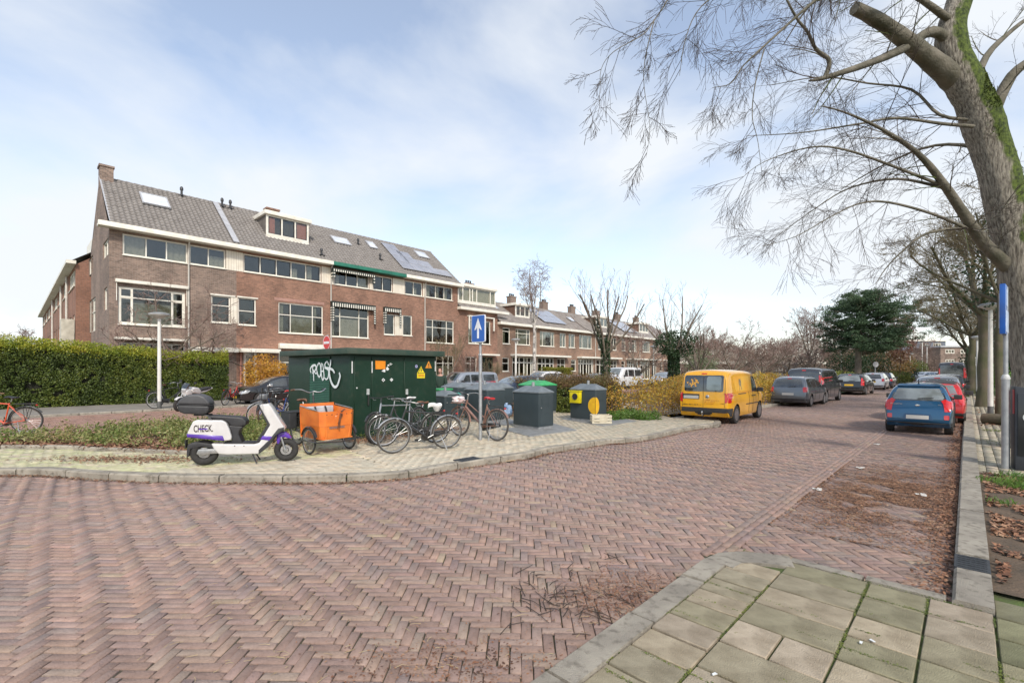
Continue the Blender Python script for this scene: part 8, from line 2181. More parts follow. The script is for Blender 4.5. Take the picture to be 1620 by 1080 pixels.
# --- the big leaning tree
random.seed(77)
big = thing('big_tree', 'big leaning mossy tree whose bare branches fill the upper right sky', 'tree', (*atY(1648, 10), ZR))
T = Tree(); o = Vector((*atY(1648, 10), ZR))
def W3(l): return [atd(a, b, c) - o for a, b, c in l]
trunk = W3([(1652, 726, 10), (1644, 660, 10), (1641, 600, 10), (1634, 520, 10), (1618, 440, 10), (1594, 330, 10), (1564, 220, 10), (1538, 155, 10), (1512, 100, 10), (1504, 50, 10), (1518, 0, 10), (1530, -60, 9.8), (1538, -150, 9.6), (1560, -320, 9.4)])
tp = smooth_line(trunk, 4); trr = [.60, .46, .40, .37, .35, .335, .33, .325, .30, .25, .22, .20, .17, .11]
rads = [interp(list(enumerate(trr)), i / 4) * (1 + .04 * math.sin(i * 1.3)) for i in range(len(tp))]
def bumpy(mb, pts, rads, n=40, amp=.06, ridge=.035, fr=2.0):
 """trunk with knobbly, furrowed outline"""
 k0 = len(mb.v); mb.tube(pts, rads, n)
 for i in range(k0, len(mb.v)):
  j = (i - k0) // n; c = pts[min(j, len(pts) - 1)]; v = Vector(mb.v[i]); d = v - c; u = (i - k0) % n
  h = 1 + amp * mnoise.noise(v * fr) + ridge * mnoise.noise(Vector((u * .9, j * .16, 3))) + ridge * .6 * mnoise.noise(v * 11)
  mb.v[i] = tuple(c + d * h)
tpf = smooth_line(tp, 4); rf = [interp(list(enumerate(rads)), i / 4) for i in range(len(tpf))]
bumpy(T.thick, tpf, rf, 56)
M_bigbark = bpy.data.materials.new('furrowed_bark'); MATS['furrowed_bark'] = M_bigbark
nn_, bb_ = nodes_of(M_bigbark); N = nn_.nodes.new; K = nn_.links.new
tcn = N('ShaderNodeTexCoord'); mpn = N('ShaderNodeMapping'); mpn.inputs['Scale'].default_value = (30, 30, 4.5); mpn.inputs['Rotation'].default_value = (0, .42, 0); K(tcn.outputs['Object'], mpn.inputs['Vector'])
z1 = N('ShaderNodeTexNoise'); z1.inputs['Scale'].default_value = 1.0; z1.inputs['Detail'].default_value = 9; z1.inputs['Roughness'].default_value = .65; K(mpn.outputs[0], z1.inputs['Vector'])
r1 = N('ShaderNodeValToRGB'); r1.color_ramp.elements[0].position = .36; r1.color_ramp.elements[0].color = (.085, .07, .053, 1); r1.color_ramp.elements[1].position = .66; r1.color_ramp.elements[1].color = (.40, .36, .29, 1); K(z1.outputs['Fac'], r1.inputs['Fac'])
z2 = N('ShaderNodeTexNoise'); z2.inputs['Scale'].default_value = 1.7; z2.inputs['Detail'].default_value = 6; K(tcn.outputs['Object'], z2.inputs['Vector'])
gm = N('ShaderNodeNewGeometry'); dt = N('ShaderNodeVectorMath'); dt.operation = 'DOT_PRODUCT'; dt.inputs[1].default_value = (.55, -.82, .10); K(gm.outputs['Normal'], dt.inputs[0])
am = N('ShaderNodeMath'); am.operation = 'MULTIPLY_ADD'; am.inputs[1].default_value = 1.5; K(z2.outputs['Fac'], am.inputs[0]); K(dt.outputs['Value'], am.inputs[2])
r2 = N('ShaderNodeMapRange'); r2.inputs['From Min'].default_value = 1.28; r2.inputs['From Max'].default_value = 1.46; K(am.outputs[0], r2.inputs['Value'])
z5 = N('ShaderNodeTexNoise'); z5.inputs['Scale'].default_value = 16; z5.inputs['Detail'].default_value = 6; K(tcn.outputs['Object'], z5.inputs['Vector'])
r5 = N('ShaderNodeValToRGB'); r5.color_ramp.elements[0].position = .35; r5.color_ramp.elements[0].color = (.03, .045, .01, 1); r5.color_ramp.elements[1].position = .65; r5.color_ramp.elements[1].color = (.11, .15, .025, 1); K(z5.outputs['Fac'], r5.inputs['Fac'])
m1 = N('ShaderNodeMix'); m1.data_type = 'RGBA'; K(r2.outputs['Result'], m1.inputs['Factor']); K(r1.outputs['Color'], m1.inputs['A']); K(r5.outputs['Color'], m1.inputs['B']); K(m1.outputs['Result'], bb_.inputs['Base Color']); bb_.inputs['Roughness'].default_value = .95
bpn = N('ShaderNodeBump'); bpn.inputs['Strength'].default_value = 1.0; bpn.inputs['Distance'].default_value = .05; K(z1.outputs['Fac'], bpn.inputs['Height']); K(bpn.outputs['Normal'], bb_.inputs['Normal'])
M_limb = mat('limb_bark', (0.17, 0.15, 0.115), .9, vs=3, col2=(0.075, 0.07, 0.045), bump=1.0, bs=22, detail=8)
def limbp(l, r, n=10, sm=4):
 pts = smooth_line(W3(l), sm); rr = [interp(list(enumerate(r)), i * (len(r) - 1) / (len(pts) - 1)) for i in range(len(pts))]; lm = MB(); bumpy(lm, pts, rr, n, .10, .05, 3.5) if r[0] > .06 else lm.tube(pts, rr, n); lm.build('limb', M_limb, big, smooth=True, ang=70, fixn=False); return pts, rr
limbp([(1545, 165, 10.3), (1505, 122, 10.0), (1468, 92, 9.8), (1430, 62, 9.5), (1392, 34, 9.3), (1352, 13, 9.1)], [.24, .22, .18, .15, .125, .11], 18)
PT = dict(max=2, kids=[6, 4, 3], ratio=.64, spread=[30, 34, 38], bend=.065, trop=[-.02, -.06, -.10], seg=6, rmin=.0022, rr=.5, thick=.012)
def sprout(pts, rr, k, L, up=0.0, t0=.15, P=PT, side=None):
 for c in range(k):
  t = t0 + (1 - t0) * (c + random.random()) / k; i = min(int(t * (len(pts) - 1)), len(pts) - 2); pos = pts[i]; base = (pts[i + 1] - pts[i]).normalized()
  ax = base.cross(Vector((random.gauss(0, 1), random.gauss(0, 1), random.gauss(0, 1)))).normalized()
  d = Matrix.Rotation(R(random.uniform(25, 65)), 3, ax) @ base + Vector((0, 0, up))
  T.grow(pos, d, L * random.uniform(.6, 1.2), max(.005, rr[i] * .35) if rr[i] < .05 else .014, 0, P)
specs = [
 ([(1505, 70, 10), (1474, 50, 9.8), (1428, 78, 9.5), (1373, 101, 9.2), (1305, 123, 8.9), (1280, 128, 8.8)], [.16, .13, .11, .09, .055, .02], 9, 1.1, .1),
 ([(1305, 123, 8.9), (1312, 96, 8.9), (1291, 78, 8.8), (1277, 50, 8.7), (1259, 27, 8.6), (1230, -30, 8.5)], [.06, .05, .042, .035, .03, .02], 6, .9, .0),
 ([(1570, 180, 10), (1600, 120, 9.9), (1640, 90, 9.8)], [.16, .13, .10], 4, 1.0, 0),
 ([(1540, 150, 10), (1560, 90, 10.3), (1605, 45, 10.6), (1640, 20, 10.8)], [.12, .09, .06, .05], 5, 1.2, 0),
 ([(1640, 478, 10.35), (1600, 428, 10.05), (1556, 384, 9.9), (1519, 329, 9.7), (1487, 283, 9.5), (1451, 242, 9.3), (1396, 205, 9.0), (1337, 178, 8.7), (1300, 168, 8.6)], [.22, .19, .155, .12, .095, .068, .042, .022, .012], 13, 1.15, 0),
 ([(1529, 361, 9.8), (1474, 338, 9.4), (1405, 320, 9.0), (1360, 322, 8.8), (1314, 343, 8.6), (1259, 374, 8.4), (1205, 390, 8.3)], [.045, .036, .028, .022, .016, .010, .005], 16, .85, 0),
 ([(1487, 292, 9.6), (1405, 260, 9.1), (1337, 237, 8.8), (1282, 233, 8.6), (1209, 256, 8.3), (1170, 285, 8.2)], [.045, .034, .026, .018, .010, .004], 16, .85, 0),
 ([(1492, 297, 9.6), (1419, 283, 9.8), (1346, 297, 9.9), (1291, 329, 10.0), (1209, 388, 10.2)], [.045, .034, .024, .015, .005], 15, .95, 0),
 ([(1540, 200, 9.8), (1492, 196, 9.6), (1419, 187, 9.3), (1360, 196, 9.0), (1268, 210, 8.7), (1181, 215, 8.4)], [.05, .042, .032, .024, .014, .005], 16, .85, 0),
 ([(1545, 190, 9.9), (1487, 182, 10.2), (1442, 142, 10.6), (1373, 132, 11.0), (1300, 122, 11.3), (1220, 135, 11.6)], [.05, .042, .034, .026, .018, .008], 14, 1.1, .0),
 ([(1560, 372, 9.9), (1524, 361, 9.8), (1465, 370, 9.5), (1428, 397, 9.3), (1401, 425, 9.2), (1385, 450, 9.1)], [.06, .05, .035, .024, .014, .006], 10, .7, 0),
 ([(1480, -60, 8.8), (1380, -60, 8.2), (1330, -30, 7.9), (1291, 0, 7.7), (1254, 32, 7.5), (1209, 73, 7.3), (1177, 103, 7.2), (1156, 132, 7.1), (1127, 139, 7.0)], [.08, .06, .045, .035, .028, .02, .014, .009, .004], 15, .75, -.1),
 ([(1209, 78, 7.3), (1195, 132, 7.3), (1190, 183, 7.25), (1199, 224, 7.2), (1206, 280, 7.2)], [.014, .011, .009, .006, .003], 7, .45, -.1),
 ([(1330, -120, 7.6), (1180, -130, 7.0), (1090, -70, 6.7), (1056, 0, 6.5), (1035, 32, 6.45), (1017, 55, 6.4), (971, 82, 6.3), (951, 110, 6.25), (948, 151, 6.2), (930, 176, 6.2)], [.05, .035, .022, .014, .011, .009, .007, .005, .004, .003], 9, .6, -.15),
 ([(1035, 32, 6.45), (1021, 91, 6.4), (1019, 137, 6.4), (1028, 201, 6.4), (1022, 250, 6.4)], [.010, .008, .006, .004, .002], 8, .5, -.15),
 ([(1330, -120, 7.6), (1250, -70, 7.4), (1170, -30, 7.2), (1110, 10, 7.1), (1085, 60, 7.0), (1075, 120, 7.0)], [.04, .03, .02, .012, .008, .004], 14, .75, -.1),
 ([(1500, 30, 9.9), (1440, -10, 9.5), (1350, -40, 9.2), (1250, -60, 9.0)], [.10, .07, .05, .03], 12, 1.1, -.2),
 ([(1600, 300, 10.4), (1560, 240, 11.4), (1480, 230, 12.4), (1400, 260, 13.2), (1330, 300, 13.8)], [.10, .07, .05, .03, .014], 12, 1.3, 0),
 ([(1530, -100, 9.7), (1450, -120, 10.4), (1350, -60, 11.2), (1280, 10, 11.8), (1240, 70, 12.2)], [.10, .07, .05, .03, .015], 12, 1.4, -.1),
 ]
for l, r, k, L, up in specs:
 r = [q * .74 for q in r]; pts, rr = limbp(l, r, 9 if r[0] > .05 else 6); sprout(pts, rr, int(k * 1.3), L, up)
T.build(big, M_bigbark, M_twig)
mp_ = []
for i in range(6, len(tp) - 22):
 for k in range(240):
  a = R(random.gauss(72, 24)); e = random.random(); c = tp[i].lerp(tp[i + 1], e); tg_ = (tp[i + 1] - tp[i]).normalized(); s1 = Vector((1, 0, 0)) - tg_ * tg_.x; s1.normalize(); s2 = tg_.cross(s1)
  v = c + (s1 * math.cos(a) - s2 * math.sin(a) * 1.0) * rads[i] * 1.03
  if mnoise.noise(v * 1.6) > .02: mp_.append(tuple(v))
leaves('moss', mp_, .035, mat_leaf('moss_green', [(0.03, 0.045, 0.008), (0.075, 0.105, 0.012), (0.13, 0.16, 0.025)], rough=.9, trans=.1, scale=3), parent=big, aspect=.8)
# -- hedges and shrubs
def hedge(label, frame, u0, u1, n0, n1, h0, h1, nleaf, size, m=M_hedge, mt=None, name='hedge', twigs=False, core=True, bulge=.12, z=Z_P, hole=None, fr=1.1):
 """clipped hedge in a street frame; h0/h1 height at either end"""
 U, Nn = frame; t = thing(name, label, 'hedge', (0, 0, 0)); org = U * u0 + Nn * ((n0 + n1) / 2); t.location = (org.x, org.y, z)
 def W(u, n, zz): v = U * (u - u0) + Nn * (n - (n0 + n1) / 2); return (v.x, v.y, zz)
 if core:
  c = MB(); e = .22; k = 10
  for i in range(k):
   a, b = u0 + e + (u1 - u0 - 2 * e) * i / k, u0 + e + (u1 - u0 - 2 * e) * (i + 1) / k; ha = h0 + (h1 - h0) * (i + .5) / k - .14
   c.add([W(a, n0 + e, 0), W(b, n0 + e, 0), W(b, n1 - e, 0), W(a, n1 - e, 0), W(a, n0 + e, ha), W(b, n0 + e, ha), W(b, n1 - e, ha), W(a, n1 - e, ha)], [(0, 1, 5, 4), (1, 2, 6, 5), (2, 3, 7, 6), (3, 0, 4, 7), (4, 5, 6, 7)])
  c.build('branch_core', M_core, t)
 L_ = abs(u1 - u0); Wd = abs(n1 - n0); H = (h0 + h1) / 2
 areas = np.array([L_ * H, L_ * Wd, Wd * H]); areas = areas / areas.sum(); f = NP.choice(3, nleaf, p=areas)
 u = NP.uniform(u0, u1, nleaf); n = NP.uniform(min(n0, n1), max(n0, n1), nleaf); hh = h0 + (h1 - h0) * (u - u0) / (u1 - u0); zz = NP.random(nleaf) * hh
 dep = NP.exponential(.07, nleaf)
 n = np.where(f == 0, max(n0, n1) - dep, n); zz = np.where(f == 1, hh - dep, zz); u = np.where(f == 2, np.where(NP.random(nleaf) < .5, u0 + dep, u1 - dep), u)
 P = np.stack([(u - u0), n - (n0 + n1) / 2, zz], 1); nv = noise3(P, fr, 5.0); nv2 = noise3(P, 4.0, 9.0)
 out = bulge * nv * 1.6 + .05 * nv2
 P[:, 1] += np.where(f == 0, out, 0); P[:, 2] += np.where(f == 1, out, 0)
 keep = nv2 > -.42
 if hole is not None:
  hu, hz_, hr = hole; keep &= ~((np.hypot(P[:, 0] - hu, P[:, 2] - hz_) < hr * (1 + nv2 * .8)) & (f == 0))
 P = P[keep]; f = f[keep]
 X = np.array(U[:2])[None] * P[:, :1] + np.array(Nn[:2])[None] * P[:, 1:2]; Q = np.concatenate([X, P[:, 2:]], 1)
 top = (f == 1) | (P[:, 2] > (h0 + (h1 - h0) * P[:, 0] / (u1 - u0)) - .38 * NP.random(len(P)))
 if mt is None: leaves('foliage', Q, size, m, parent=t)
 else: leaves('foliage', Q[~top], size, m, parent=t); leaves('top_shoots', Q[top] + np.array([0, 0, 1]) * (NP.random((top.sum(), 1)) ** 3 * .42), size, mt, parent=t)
 return t
HF = (HU, HN)
u_l = hn_px(-29.0, -60).dot(HU); u_r = hn_px(-29.0, 362).dot(HU); u_h = hn_px(-29.0, 51).dot(HU)
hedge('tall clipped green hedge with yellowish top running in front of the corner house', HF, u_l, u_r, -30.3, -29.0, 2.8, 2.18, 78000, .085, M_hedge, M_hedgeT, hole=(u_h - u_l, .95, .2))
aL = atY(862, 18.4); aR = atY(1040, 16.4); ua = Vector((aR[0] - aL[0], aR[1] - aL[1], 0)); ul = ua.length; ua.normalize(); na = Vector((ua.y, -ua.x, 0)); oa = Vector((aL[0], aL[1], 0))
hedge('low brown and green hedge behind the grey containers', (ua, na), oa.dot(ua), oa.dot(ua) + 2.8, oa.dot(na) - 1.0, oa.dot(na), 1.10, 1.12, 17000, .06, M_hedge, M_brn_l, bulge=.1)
hedge('brown-topped hedge running back from the containers along the side street', HF, hn_px(-16.9, 815).dot(HU), hn_px(-16.9, 960).dot(HU), -17.5, -16.7, 1.05, 1.05, 16000, .07, M_brn_l, M_brn_l, bulge=.1)
q0 = hn_px(-31.2, 860); hedge('clipped yellow-green hedge in the front garden of a low row house', HF, q0.dot(HU), hn_px(-31.2, 905).dot(HU), -31.8, -31.0, 1.9, 1.9, 6000, .12, mat_leaf('golden_leaf', [(0.10, 0.12, 0.015), (0.22, 0.22, 0.02), (0.32, 0.28, 0.03)]), None)
sh_poly = np.array([tuple(ua * 1.9 + oa)[:2], tuple(at(962, 667)[:2]), tuple(at(1000, 664)[:2]), tuple(at(1060, 664.5)[:2]), tuple(at(1080, 660)[:2]), tuple((KR[0] + SN * -.45)[:2]), tuple(sn(30, -7.0)[:2]), tuple(sn(30, -9.6)[:2]), tuple(sn(22, -10.5)[:2]), tuple((ua * 3.0 - na * 1.6 + oa)[:2])])
def shrub_region(label, poly, n, hfun, size, m, name='shrubs', sub=None, top_only=False, edge=1.3, twigm=M_twigp, twn=700, cat='shrub'):
 lo, hi = poly.min(0), poly.max(0); P = NP.uniform(lo, hi, (n * 3, 2)); P = P[in_poly(P, [tuple(q) for q in poly])][:n]
 nv = noise3(np.c_[P, np.zeros(len(P))], .8, 3.0); H = hfun(P) * (1 + .32 * nv); z = H * (1 - NP.exponential(.16, len(P))); d = dist_poly(P, np.concatenate([poly, poly[:1]])); near = d < edge
 z = np.where(near, H * NP.random(len(P)) ** .6 * np.clip(.45 + d * .8, 0, 1), z); z = np.clip(z, .02, None)
 c = poly.mean(0); t = thing(name, label, cat, (c[0], c[1], Z_P)); Q = np.c_[P - c, z]; k = noise3(Q, 2.4, 1.0) > -.30; Q = Q[k]
 leaves('foliage', Q, size, m, parent=t)
 tw = Tree()
 for i in range(twn):
  q = Q[NP.integers(len(Q))]; h = float(q[2]) * random.uniform(.9, 1.25); tw.twig([Vector((q[0], q[1], 0)), Vector((q[0] + random.gauss(0, .08), q[1] + random.gauss(0, .08), h * .6)), Vector((q[0] + random.gauss(0, .2), q[1] + random.gauss(0, .2), h + .1))], .006, .002)
 mesh_np('stems', tw.tv, tw.tf, twigm, parent=t, kind='stuff')
 return t
shrub_region('thicket of yellow and orange autumn shrubs between the containers and the yellow van', sh_poly, 46000, lambda P: np.full(len(P), 1.30), .075, M_yel_l, edge=1.4, twn=1100)
st_poly = np.array([tuple(sn(s, n)[:2]) for s, n in ((22.5, -6.7), (40, -6.75), (40, -8.6), (22.5, -8.9))])
shrub_region('strip of orange-brown shrubs behind the grey estate car', st_poly, 22000, lambda P: np.full(len(P), 1.35), .09, M_yel_l, twn=300)
def tufts(label, centres, n, size, h, m=M_grass, name='weeds', z=Z_P, cat='plants', rad=.25, kind=None):
 P = []; 
 for (x, y) in centres:
  k = int(n * random.uniform(.6, 1.3)); a = NP.random(k) * 2 * PI; r = rad * NP.random(k) ** .6; P.append(np.c_[x + r * np.cos(a), y + r * np.sin(a), z + h * NP.random(k) ** 1.3 * (1 - .5 * r / rad)])
 P = np.concatenate(P); o = leaves(name, P, size, m, aspect=.4); tag(o, label, cat); return o
tufts('bright green weeds growing at the foot of the autumn shrubs', [tuple(at(px, py, Z_P)[:2]) for px, py in ((968, 664), (978, 663), (990, 662), (1003, 661), (1012, 663), (1022, 664), (1035, 663), (985, 659), (995, 657))], 420, .08, .38, M_grass)
def bush(label, px, Y, w, h, n, size, m, name='bush', z0=0, d=None, stem=True, cat='bush'):
 c = atY(px, Y); t = thing(name, label, cat, (c[0], c[1], 0)); P = NP.normal(0, 1, (n, 3)); P /= np.linalg.norm(P, axis=1)[:, None]; P *= NP.random((n, 1)) ** .4; P *= np.array([w / 2, (d or w) / 2, h / 2]); P[:, 2] += h / 2 + z0; P = P[(noise3(P, 1.2 / max(.6, w / 3), 2.0) > -.25) & (P[:, 2] > 0)]
 leaves('foliage', P, size, m, parent=t)
 if stem: MB().tube([(0, 0, 0), (.05, 0, h * .6 + z0)], [.07, .03], 6).build('stem', M_bark, t)
 return t
bush('glowing orange shrub before the brick houses left of the green substation', 420, 26.5, 2.5, 2.7, 6500, .11, M_org_l, name='orange_shrub')
bush('olive-green small tree behind the yellow van', 1108, 40, 3.0, 2.6, 2600, .15, M_olive, z0=1.1)
bush('yellow-green bush at the kerb left of the black estate car', 1333, 46, 3.0, 1.7, 2600, .14, mat_leaf('lime_leaf', [(0.12, 0.16, 0.03), (0.22, 0.26, 0.05), (0.36, 0.26, 0.05)]))
bush('dark evergreen mass left of the pine trunk', 1340, 58, 5.0, 4.4, 4000, .2, M_ivy)
bush('dark evergreen bush right of the pine trunk', 1372, 60, 5.0, 4.6, 4000, .2, M_ivy)
bush('orange-brown bush under the right side of the pine', 1405, 62, 6.0, 4.8, 5000, .2, mat_leaf('rust_leaf', [(0.14, 0.09, 0.03), (0.26, 0.15, 0.05), (0.32, 0.22, 0.08)]))
bush('round dark green bush before the distant terrace', 1447, 70, 3.4, 3.4, 2500, .2, M_hedge)
bush('dark green bush beside the distant terrace gable', 1428, 66, 3.6, 2.6, 2500, .2, M_ivy)
bush('clipped light green hedge block beyond the white hatchback', 1420, 56, 3.2, 1.7, 2500, .16, M_hedge, stem=False)
bush('copper-brown conifer leaning out from behind the pine', 1424, 60, 3.6, 6.5, 5200, .2, M_red_l, z0=2.6, cat='tree', name='conifer')
bush('green shrub lit between trunks on the right pavement', 1577, 30, 1.8, 2.2, 1500, .14, M_grass)
for k, (px, Y, w, h) in enumerate(((1600, 45, 8, 5), (1660, 32, 7, 6))): bush(['dim evergreen hedge mass behind the right-hand street trees', 'dim evergreen mass at the right edge behind the big trunk'][k], px, Y, w, h, 6000, .22, M_ivy)
for k, (px, Y, w, h, lb) in enumerate(((700, 33.0, 1.6, .9, 'low green shrub before the ground-floor windows right of the substation'), (1100, 58, 5, 1.6, 'low green hedge before the far bungalow'), (1300, 56, 6, 2.0, 'mixed green shrubs in front of the far bungalow, left of the lamp'), (975, 47.5, 3, 1.2, 'green shrub before the low row houses behind the minibus'), (230, 60, 1, 1, 'x'))):
 if lb != 'x': bush(lb, px, Y, w, h, 1500, .13, M_hedge, stem=False)
# --- pine
random.seed(5); NP = np.random.default_rng(5)
pc = atY(1357, 50); pn = thing('pine_tree', 'tall dark green pine towering over the left side of the street', 'tree', (pc[0], pc[1], 0))
T = Tree(); T.limb([Vector((0, 0, 0)), Vector((.05, 0, 3)), Vector((-.05, 0, 6)), Vector((.1, 0, 9.6))], [.36, .30, .22, .08], 10)
clumps = []
for k in range(64):
 z = 3.7 + 5.4 * (k / 64) ** .9 + random.uniform(-.3, .3); prof = interp([(3.5, 2.9), (5, 4.6), (7, 4.9), (8.4, 4.2), (9.6, 3.0), (10.6, 1.5)], z); a = random.random() * 2 * PI; L = prof * random.uniform(.6, 1.1)
 p0 = Vector((.5, 0, z - L * .12)); p1 = Vector((.9 + math.cos(a) * L * .5, math.sin(a) * L * .5, z + .2)); p2 = Vector((1.2 + math.cos(a) * L, math.sin(a) * L, z + random.uniform(-.2, 1.1)))
 T.limb([p0, p1, p2], [.07, .05, .02], 5)
 for q in range(8): c = p0.lerp(p2, random.uniform(.3, 1.05)) + Vector((random.gauss(0, .4), random.gauss(0, .4), random.gauss(.2, .42))); clumps.append((c, random.uniform(.4, .85)))
P = []
for c, r_ in clumps:
 k = 120; v = NP.normal(0, 1, (k, 3)); v /= np.linalg.norm(v, axis=1)[:, None]; v *= NP.random((k, 1)) ** .5; v[:, 2] = np.abs(v[:, 2]) * .75 - .1; P.append(np.array(c)[None] + v * r_)
for i in range(230):
 z = random.uniform(3.6, 10.0); pr = interp([(3.5, 3.0), (5, 4.8), (6.8, 4.5), (8.2, 3.3), (9.4, 1.9), (10.4, .5)], z) * random.random() ** .45; a = random.random() * 2 * PI; c = np.array([1.0 + math.cos(a) * pr, math.sin(a) * pr, z])
 if mnoise.noise(Vector(c) * .6) < -.02: continue
 v = NP.normal(0, 1, (110, 3)); v /= np.linalg.norm(v, axis=1)[:, None]; v *= NP.random((110, 1)) ** .5; v[:, 2] = np.abs(v[:, 2]) * .75 - .1; P.append(c[None] + v * random.uniform(.45, .85))
tr = T.build(pn, M_bark, M_twig); leaves('crown', np.concatenate(P), .20, M_pine, parent=pn, aspect=.35)
# -- planting bed: low green plants over dead leaves
bp2 = np.array(bed_poly); lo, hi = bp2.min(0), bp2.max(0)
P = NP.uniform(lo, hi, (60000, 2)); P = P[in_poly(P, bed_poly) & visible(P, 1.5)]; d = dist_poly(P, np.array([tuple(q[:2]) for q in bed_front[:6]]))
ctr = P[(d > .35)][:520]
parts = []
for c in ctr:
 hh = random.uniform(.18, .42); k = int(random.uniform(26, 60)); a = NP.random(k) * 2 * PI; r = .24 * NP.random(k) ** .7; parts.append(np.c_[c[0] + r * np.cos(a), c[1] + r * np.sin(a), Z_P + .04 + hh * NP.random(k) * (1.1 - r / .35)])
Q = np.concatenate(parts); nv = noise3(Q, .7, 4.0); Q = Q[nv > -.28]
tag(leaves('bed_plants', Q, .075, M_weed, aspect=.45), 'low green ground-cover plants filling the bed left of the white scooter', 'plants')
Q = P[(d < .95) | (NP.random(len(P)) < .35)][:9000]; tag(leaves('leaf_litter', np.c_[Q, Z_P + .02 + .05 * NP.random(len(Q))], .085, M_litter, flat=.35), 'brown dead leaves lying along the front of the planting bed', 'leaves')
cabp = [cc - CR * 0 + CR * s - CLd * .14 for s in np.arange(.2, 2.9, .22)] + [cc + CLd * s - CR * .12 for s in np.arange(.3, 3, .3)]
tufts('green weeds growing along the foot of the green substation', [(q.x, q.y) for q in cabp], 46, .05, .26, M_weed, rad=.13)
tufts('green weeds behind the scooter', [tuple(at(px, py, Z_P)[:2]) for px, py in ((395, 690), (410, 696), (425, 690), (436, 684), (380, 690), (448, 688))], 260, .06, .34, M_weed, rad=.3)
P = np.array([tuple((cc + CR * random.uniform(-.2, 3.2) - CLd * abs(random.gauss(0, .42)))[:2]) for _ in range(2600)]); tag(leaves('leaf_litter', np.c_[P, Z_P + .012 + .03 * NP.random(len(P))], .055, M_litter, flat=.5), 'brown leaf litter under the bicycles beside the green substation', 'leaves')
P = np.array([tuple(at(random.gauss(215, 75), random.gauss(727, 3.2), Z_P)[:2]) for _ in range(1400)] + [tuple(at(random.gauss(455, 22), random.gauss(706, 5), Z_P)[:2]) for _ in range(600)]); tag(leaves('leaf_litter', np.c_[P, Z_P + .012 + .02 * NP.random(len(P))], .05, M_litter, flat=.6), 'brown leaves spilled over the edging stones in front of the bed', 'leaves')
P = np.array([tuple((Vector(atY(801, 16.4) + (0,)) + Vector((random.gauss(.35, .3), random.gauss(.3, .3), 0)))[:2]) for _ in range(900)]); tag(leaves('leaf_litter', np.c_[P, Z_P + .05 + .45 * NP.random(len(P)) ** 2], .08, M_litter, flat=.2), 'heap of dry brown leaves and twigs behind the blue rubbish bag', 'leaves')
# -- litter on the parking bay, gutters, right verge
def scatter_sn(n, s_fn, n_fn, z, size, m, label, name='leaf_litter', flat=.8, hgt=.02, aspect=.6, clump=None, cat='leaves'):
 s = s_fn(n); q = n_fn(n); P = np.array(SU[:2])[None] * s[:, None] + np.array(SN[:2])[None] * q[:, None]
 if clump is not None: nv = noise3(np.c_[P, np.zeros(len(P))], clump[0], 2.0) + .5 * noise3(np.c_[P, np.zeros(len(P))], clump[0] * 3.1, 7.0); P = P[nv > clump[1]]
 o = leaves(name, np.c_[P, z + hgt * NP.random(len(P))], size, m, flat=flat, aspect=aspect); tag(o, label, cat); return o
def U(a, b): return lambda n: NP.uniform(a, b, n)
def G(a, b): return lambda n: NP.normal(a, b, n)
scatter_sn(26000, lambda n: np.clip(NP.normal(8.3, 1.1, n), 5.8, 12), lambda n: np.clip(NP.normal(-.75, .5, n), -1.6, -.1), .004, .026, M_litterd, 'patch of crushed brown leaves and twigs on the parking bay', flat=.9, hgt=.014, clump=(1.8, -.12))
scatter_sn(9000, U(6.2, 11.0), lambda n: np.clip(NP.normal(-.85, .45, n), -1.55, -.1), .006, .024, M_litter, 'lighter dead leaf fragments over the parking bay', flat=.8, hgt=.014, clump=(1.6, -.12))
scatter_sn(4200, U(4.8, 17), lambda n: -.10 - np.abs(NP.normal(0, .12, n)), .004, .036, M_litter, 'dead leaves gathered along the right-hand kerb', flat=.5, hgt=.035)
scatter_sn(2200, U(17, 40), lambda n: -.10 - np.abs(NP.normal(0, .2, n)), .004, .06, M_litter, 'dead leaves along the farther right-hand kerb', flat=.5, hgt=.03)
scatter_sn(16000, U(5.2, 10.8), U(.18, 2.6), ZR + .015, .06, M_litter, 'dead leaves on the bare soil strip at the right edge', flat=.4, hgt=.03, clump=(1.3, -.22))
P = []
for i in range(14): c = sn(random.uniform(9.2, 10.9), random.uniform(.25, 1.9)); P.append((c.x, c.y))
def grass(label, centres, n, h, rad, z, m=M_grass):
 tw = []; F = []; k = 0
 for (x, y) in centres:
  for i in range(n):
   a = random.random() * 2 * PI; r = rad * random.random() ** .7; b = Vector((x + r * math.cos(a), y + r * math.sin(a), z)); hh = h * random.uniform(.4, 1.2); d = Vector((random.gauss(0, .35), random.gauss(0, .35), 1)).normalized(); w = Vector((math.cos(a), math.sin(a), 0)) * .004
   tw += [tuple(b - w), tuple(b + w), tuple(b + d * hh * .6 + w * .7 + Vector((0, 0, 0))), tuple(b + d * hh + Vector((d.x, d.y, -.2)) * hh * .3)]; F.append((k, k + 1, k + 2, k + 3)); k += 4
 o = mesh_np('grass', tw, F, m, kind='stuff'); tag(o, label, 'grass'); return o
grass('tufts of green grass on the soil strip before the ticket machine', P, 240, .10, .30, ZR + .01)
grass('small grass tufts among the dead leaves of the right verge', [tuple(sn(random.uniform(6.5, 9), random.uniform(.3, 1.4))[:2]) for _ in range(7)], 90, .09, .16, ZR + .01)
scatter_sn(2600, U(14.5, 19), U(.3, 1.9), ZR + .012, .05, mat_leaf('moss_patch', [(0.06, 0.09, 0.01), (0.14, 0.18, 0.02), (0.2, 0.2, 0.04)], trans=0), 'moss and grass around the sawn log', name='moss_patch', flat=.6, cat='moss', clump=(.8, -.05))
scatter_sn(5000, U(19, 40), U(.3, 3.0), ZR + .012, .08, M_litter, 'brown leaves on the tree pits of the right pavement', flat=.5, clump=(.45, .10))
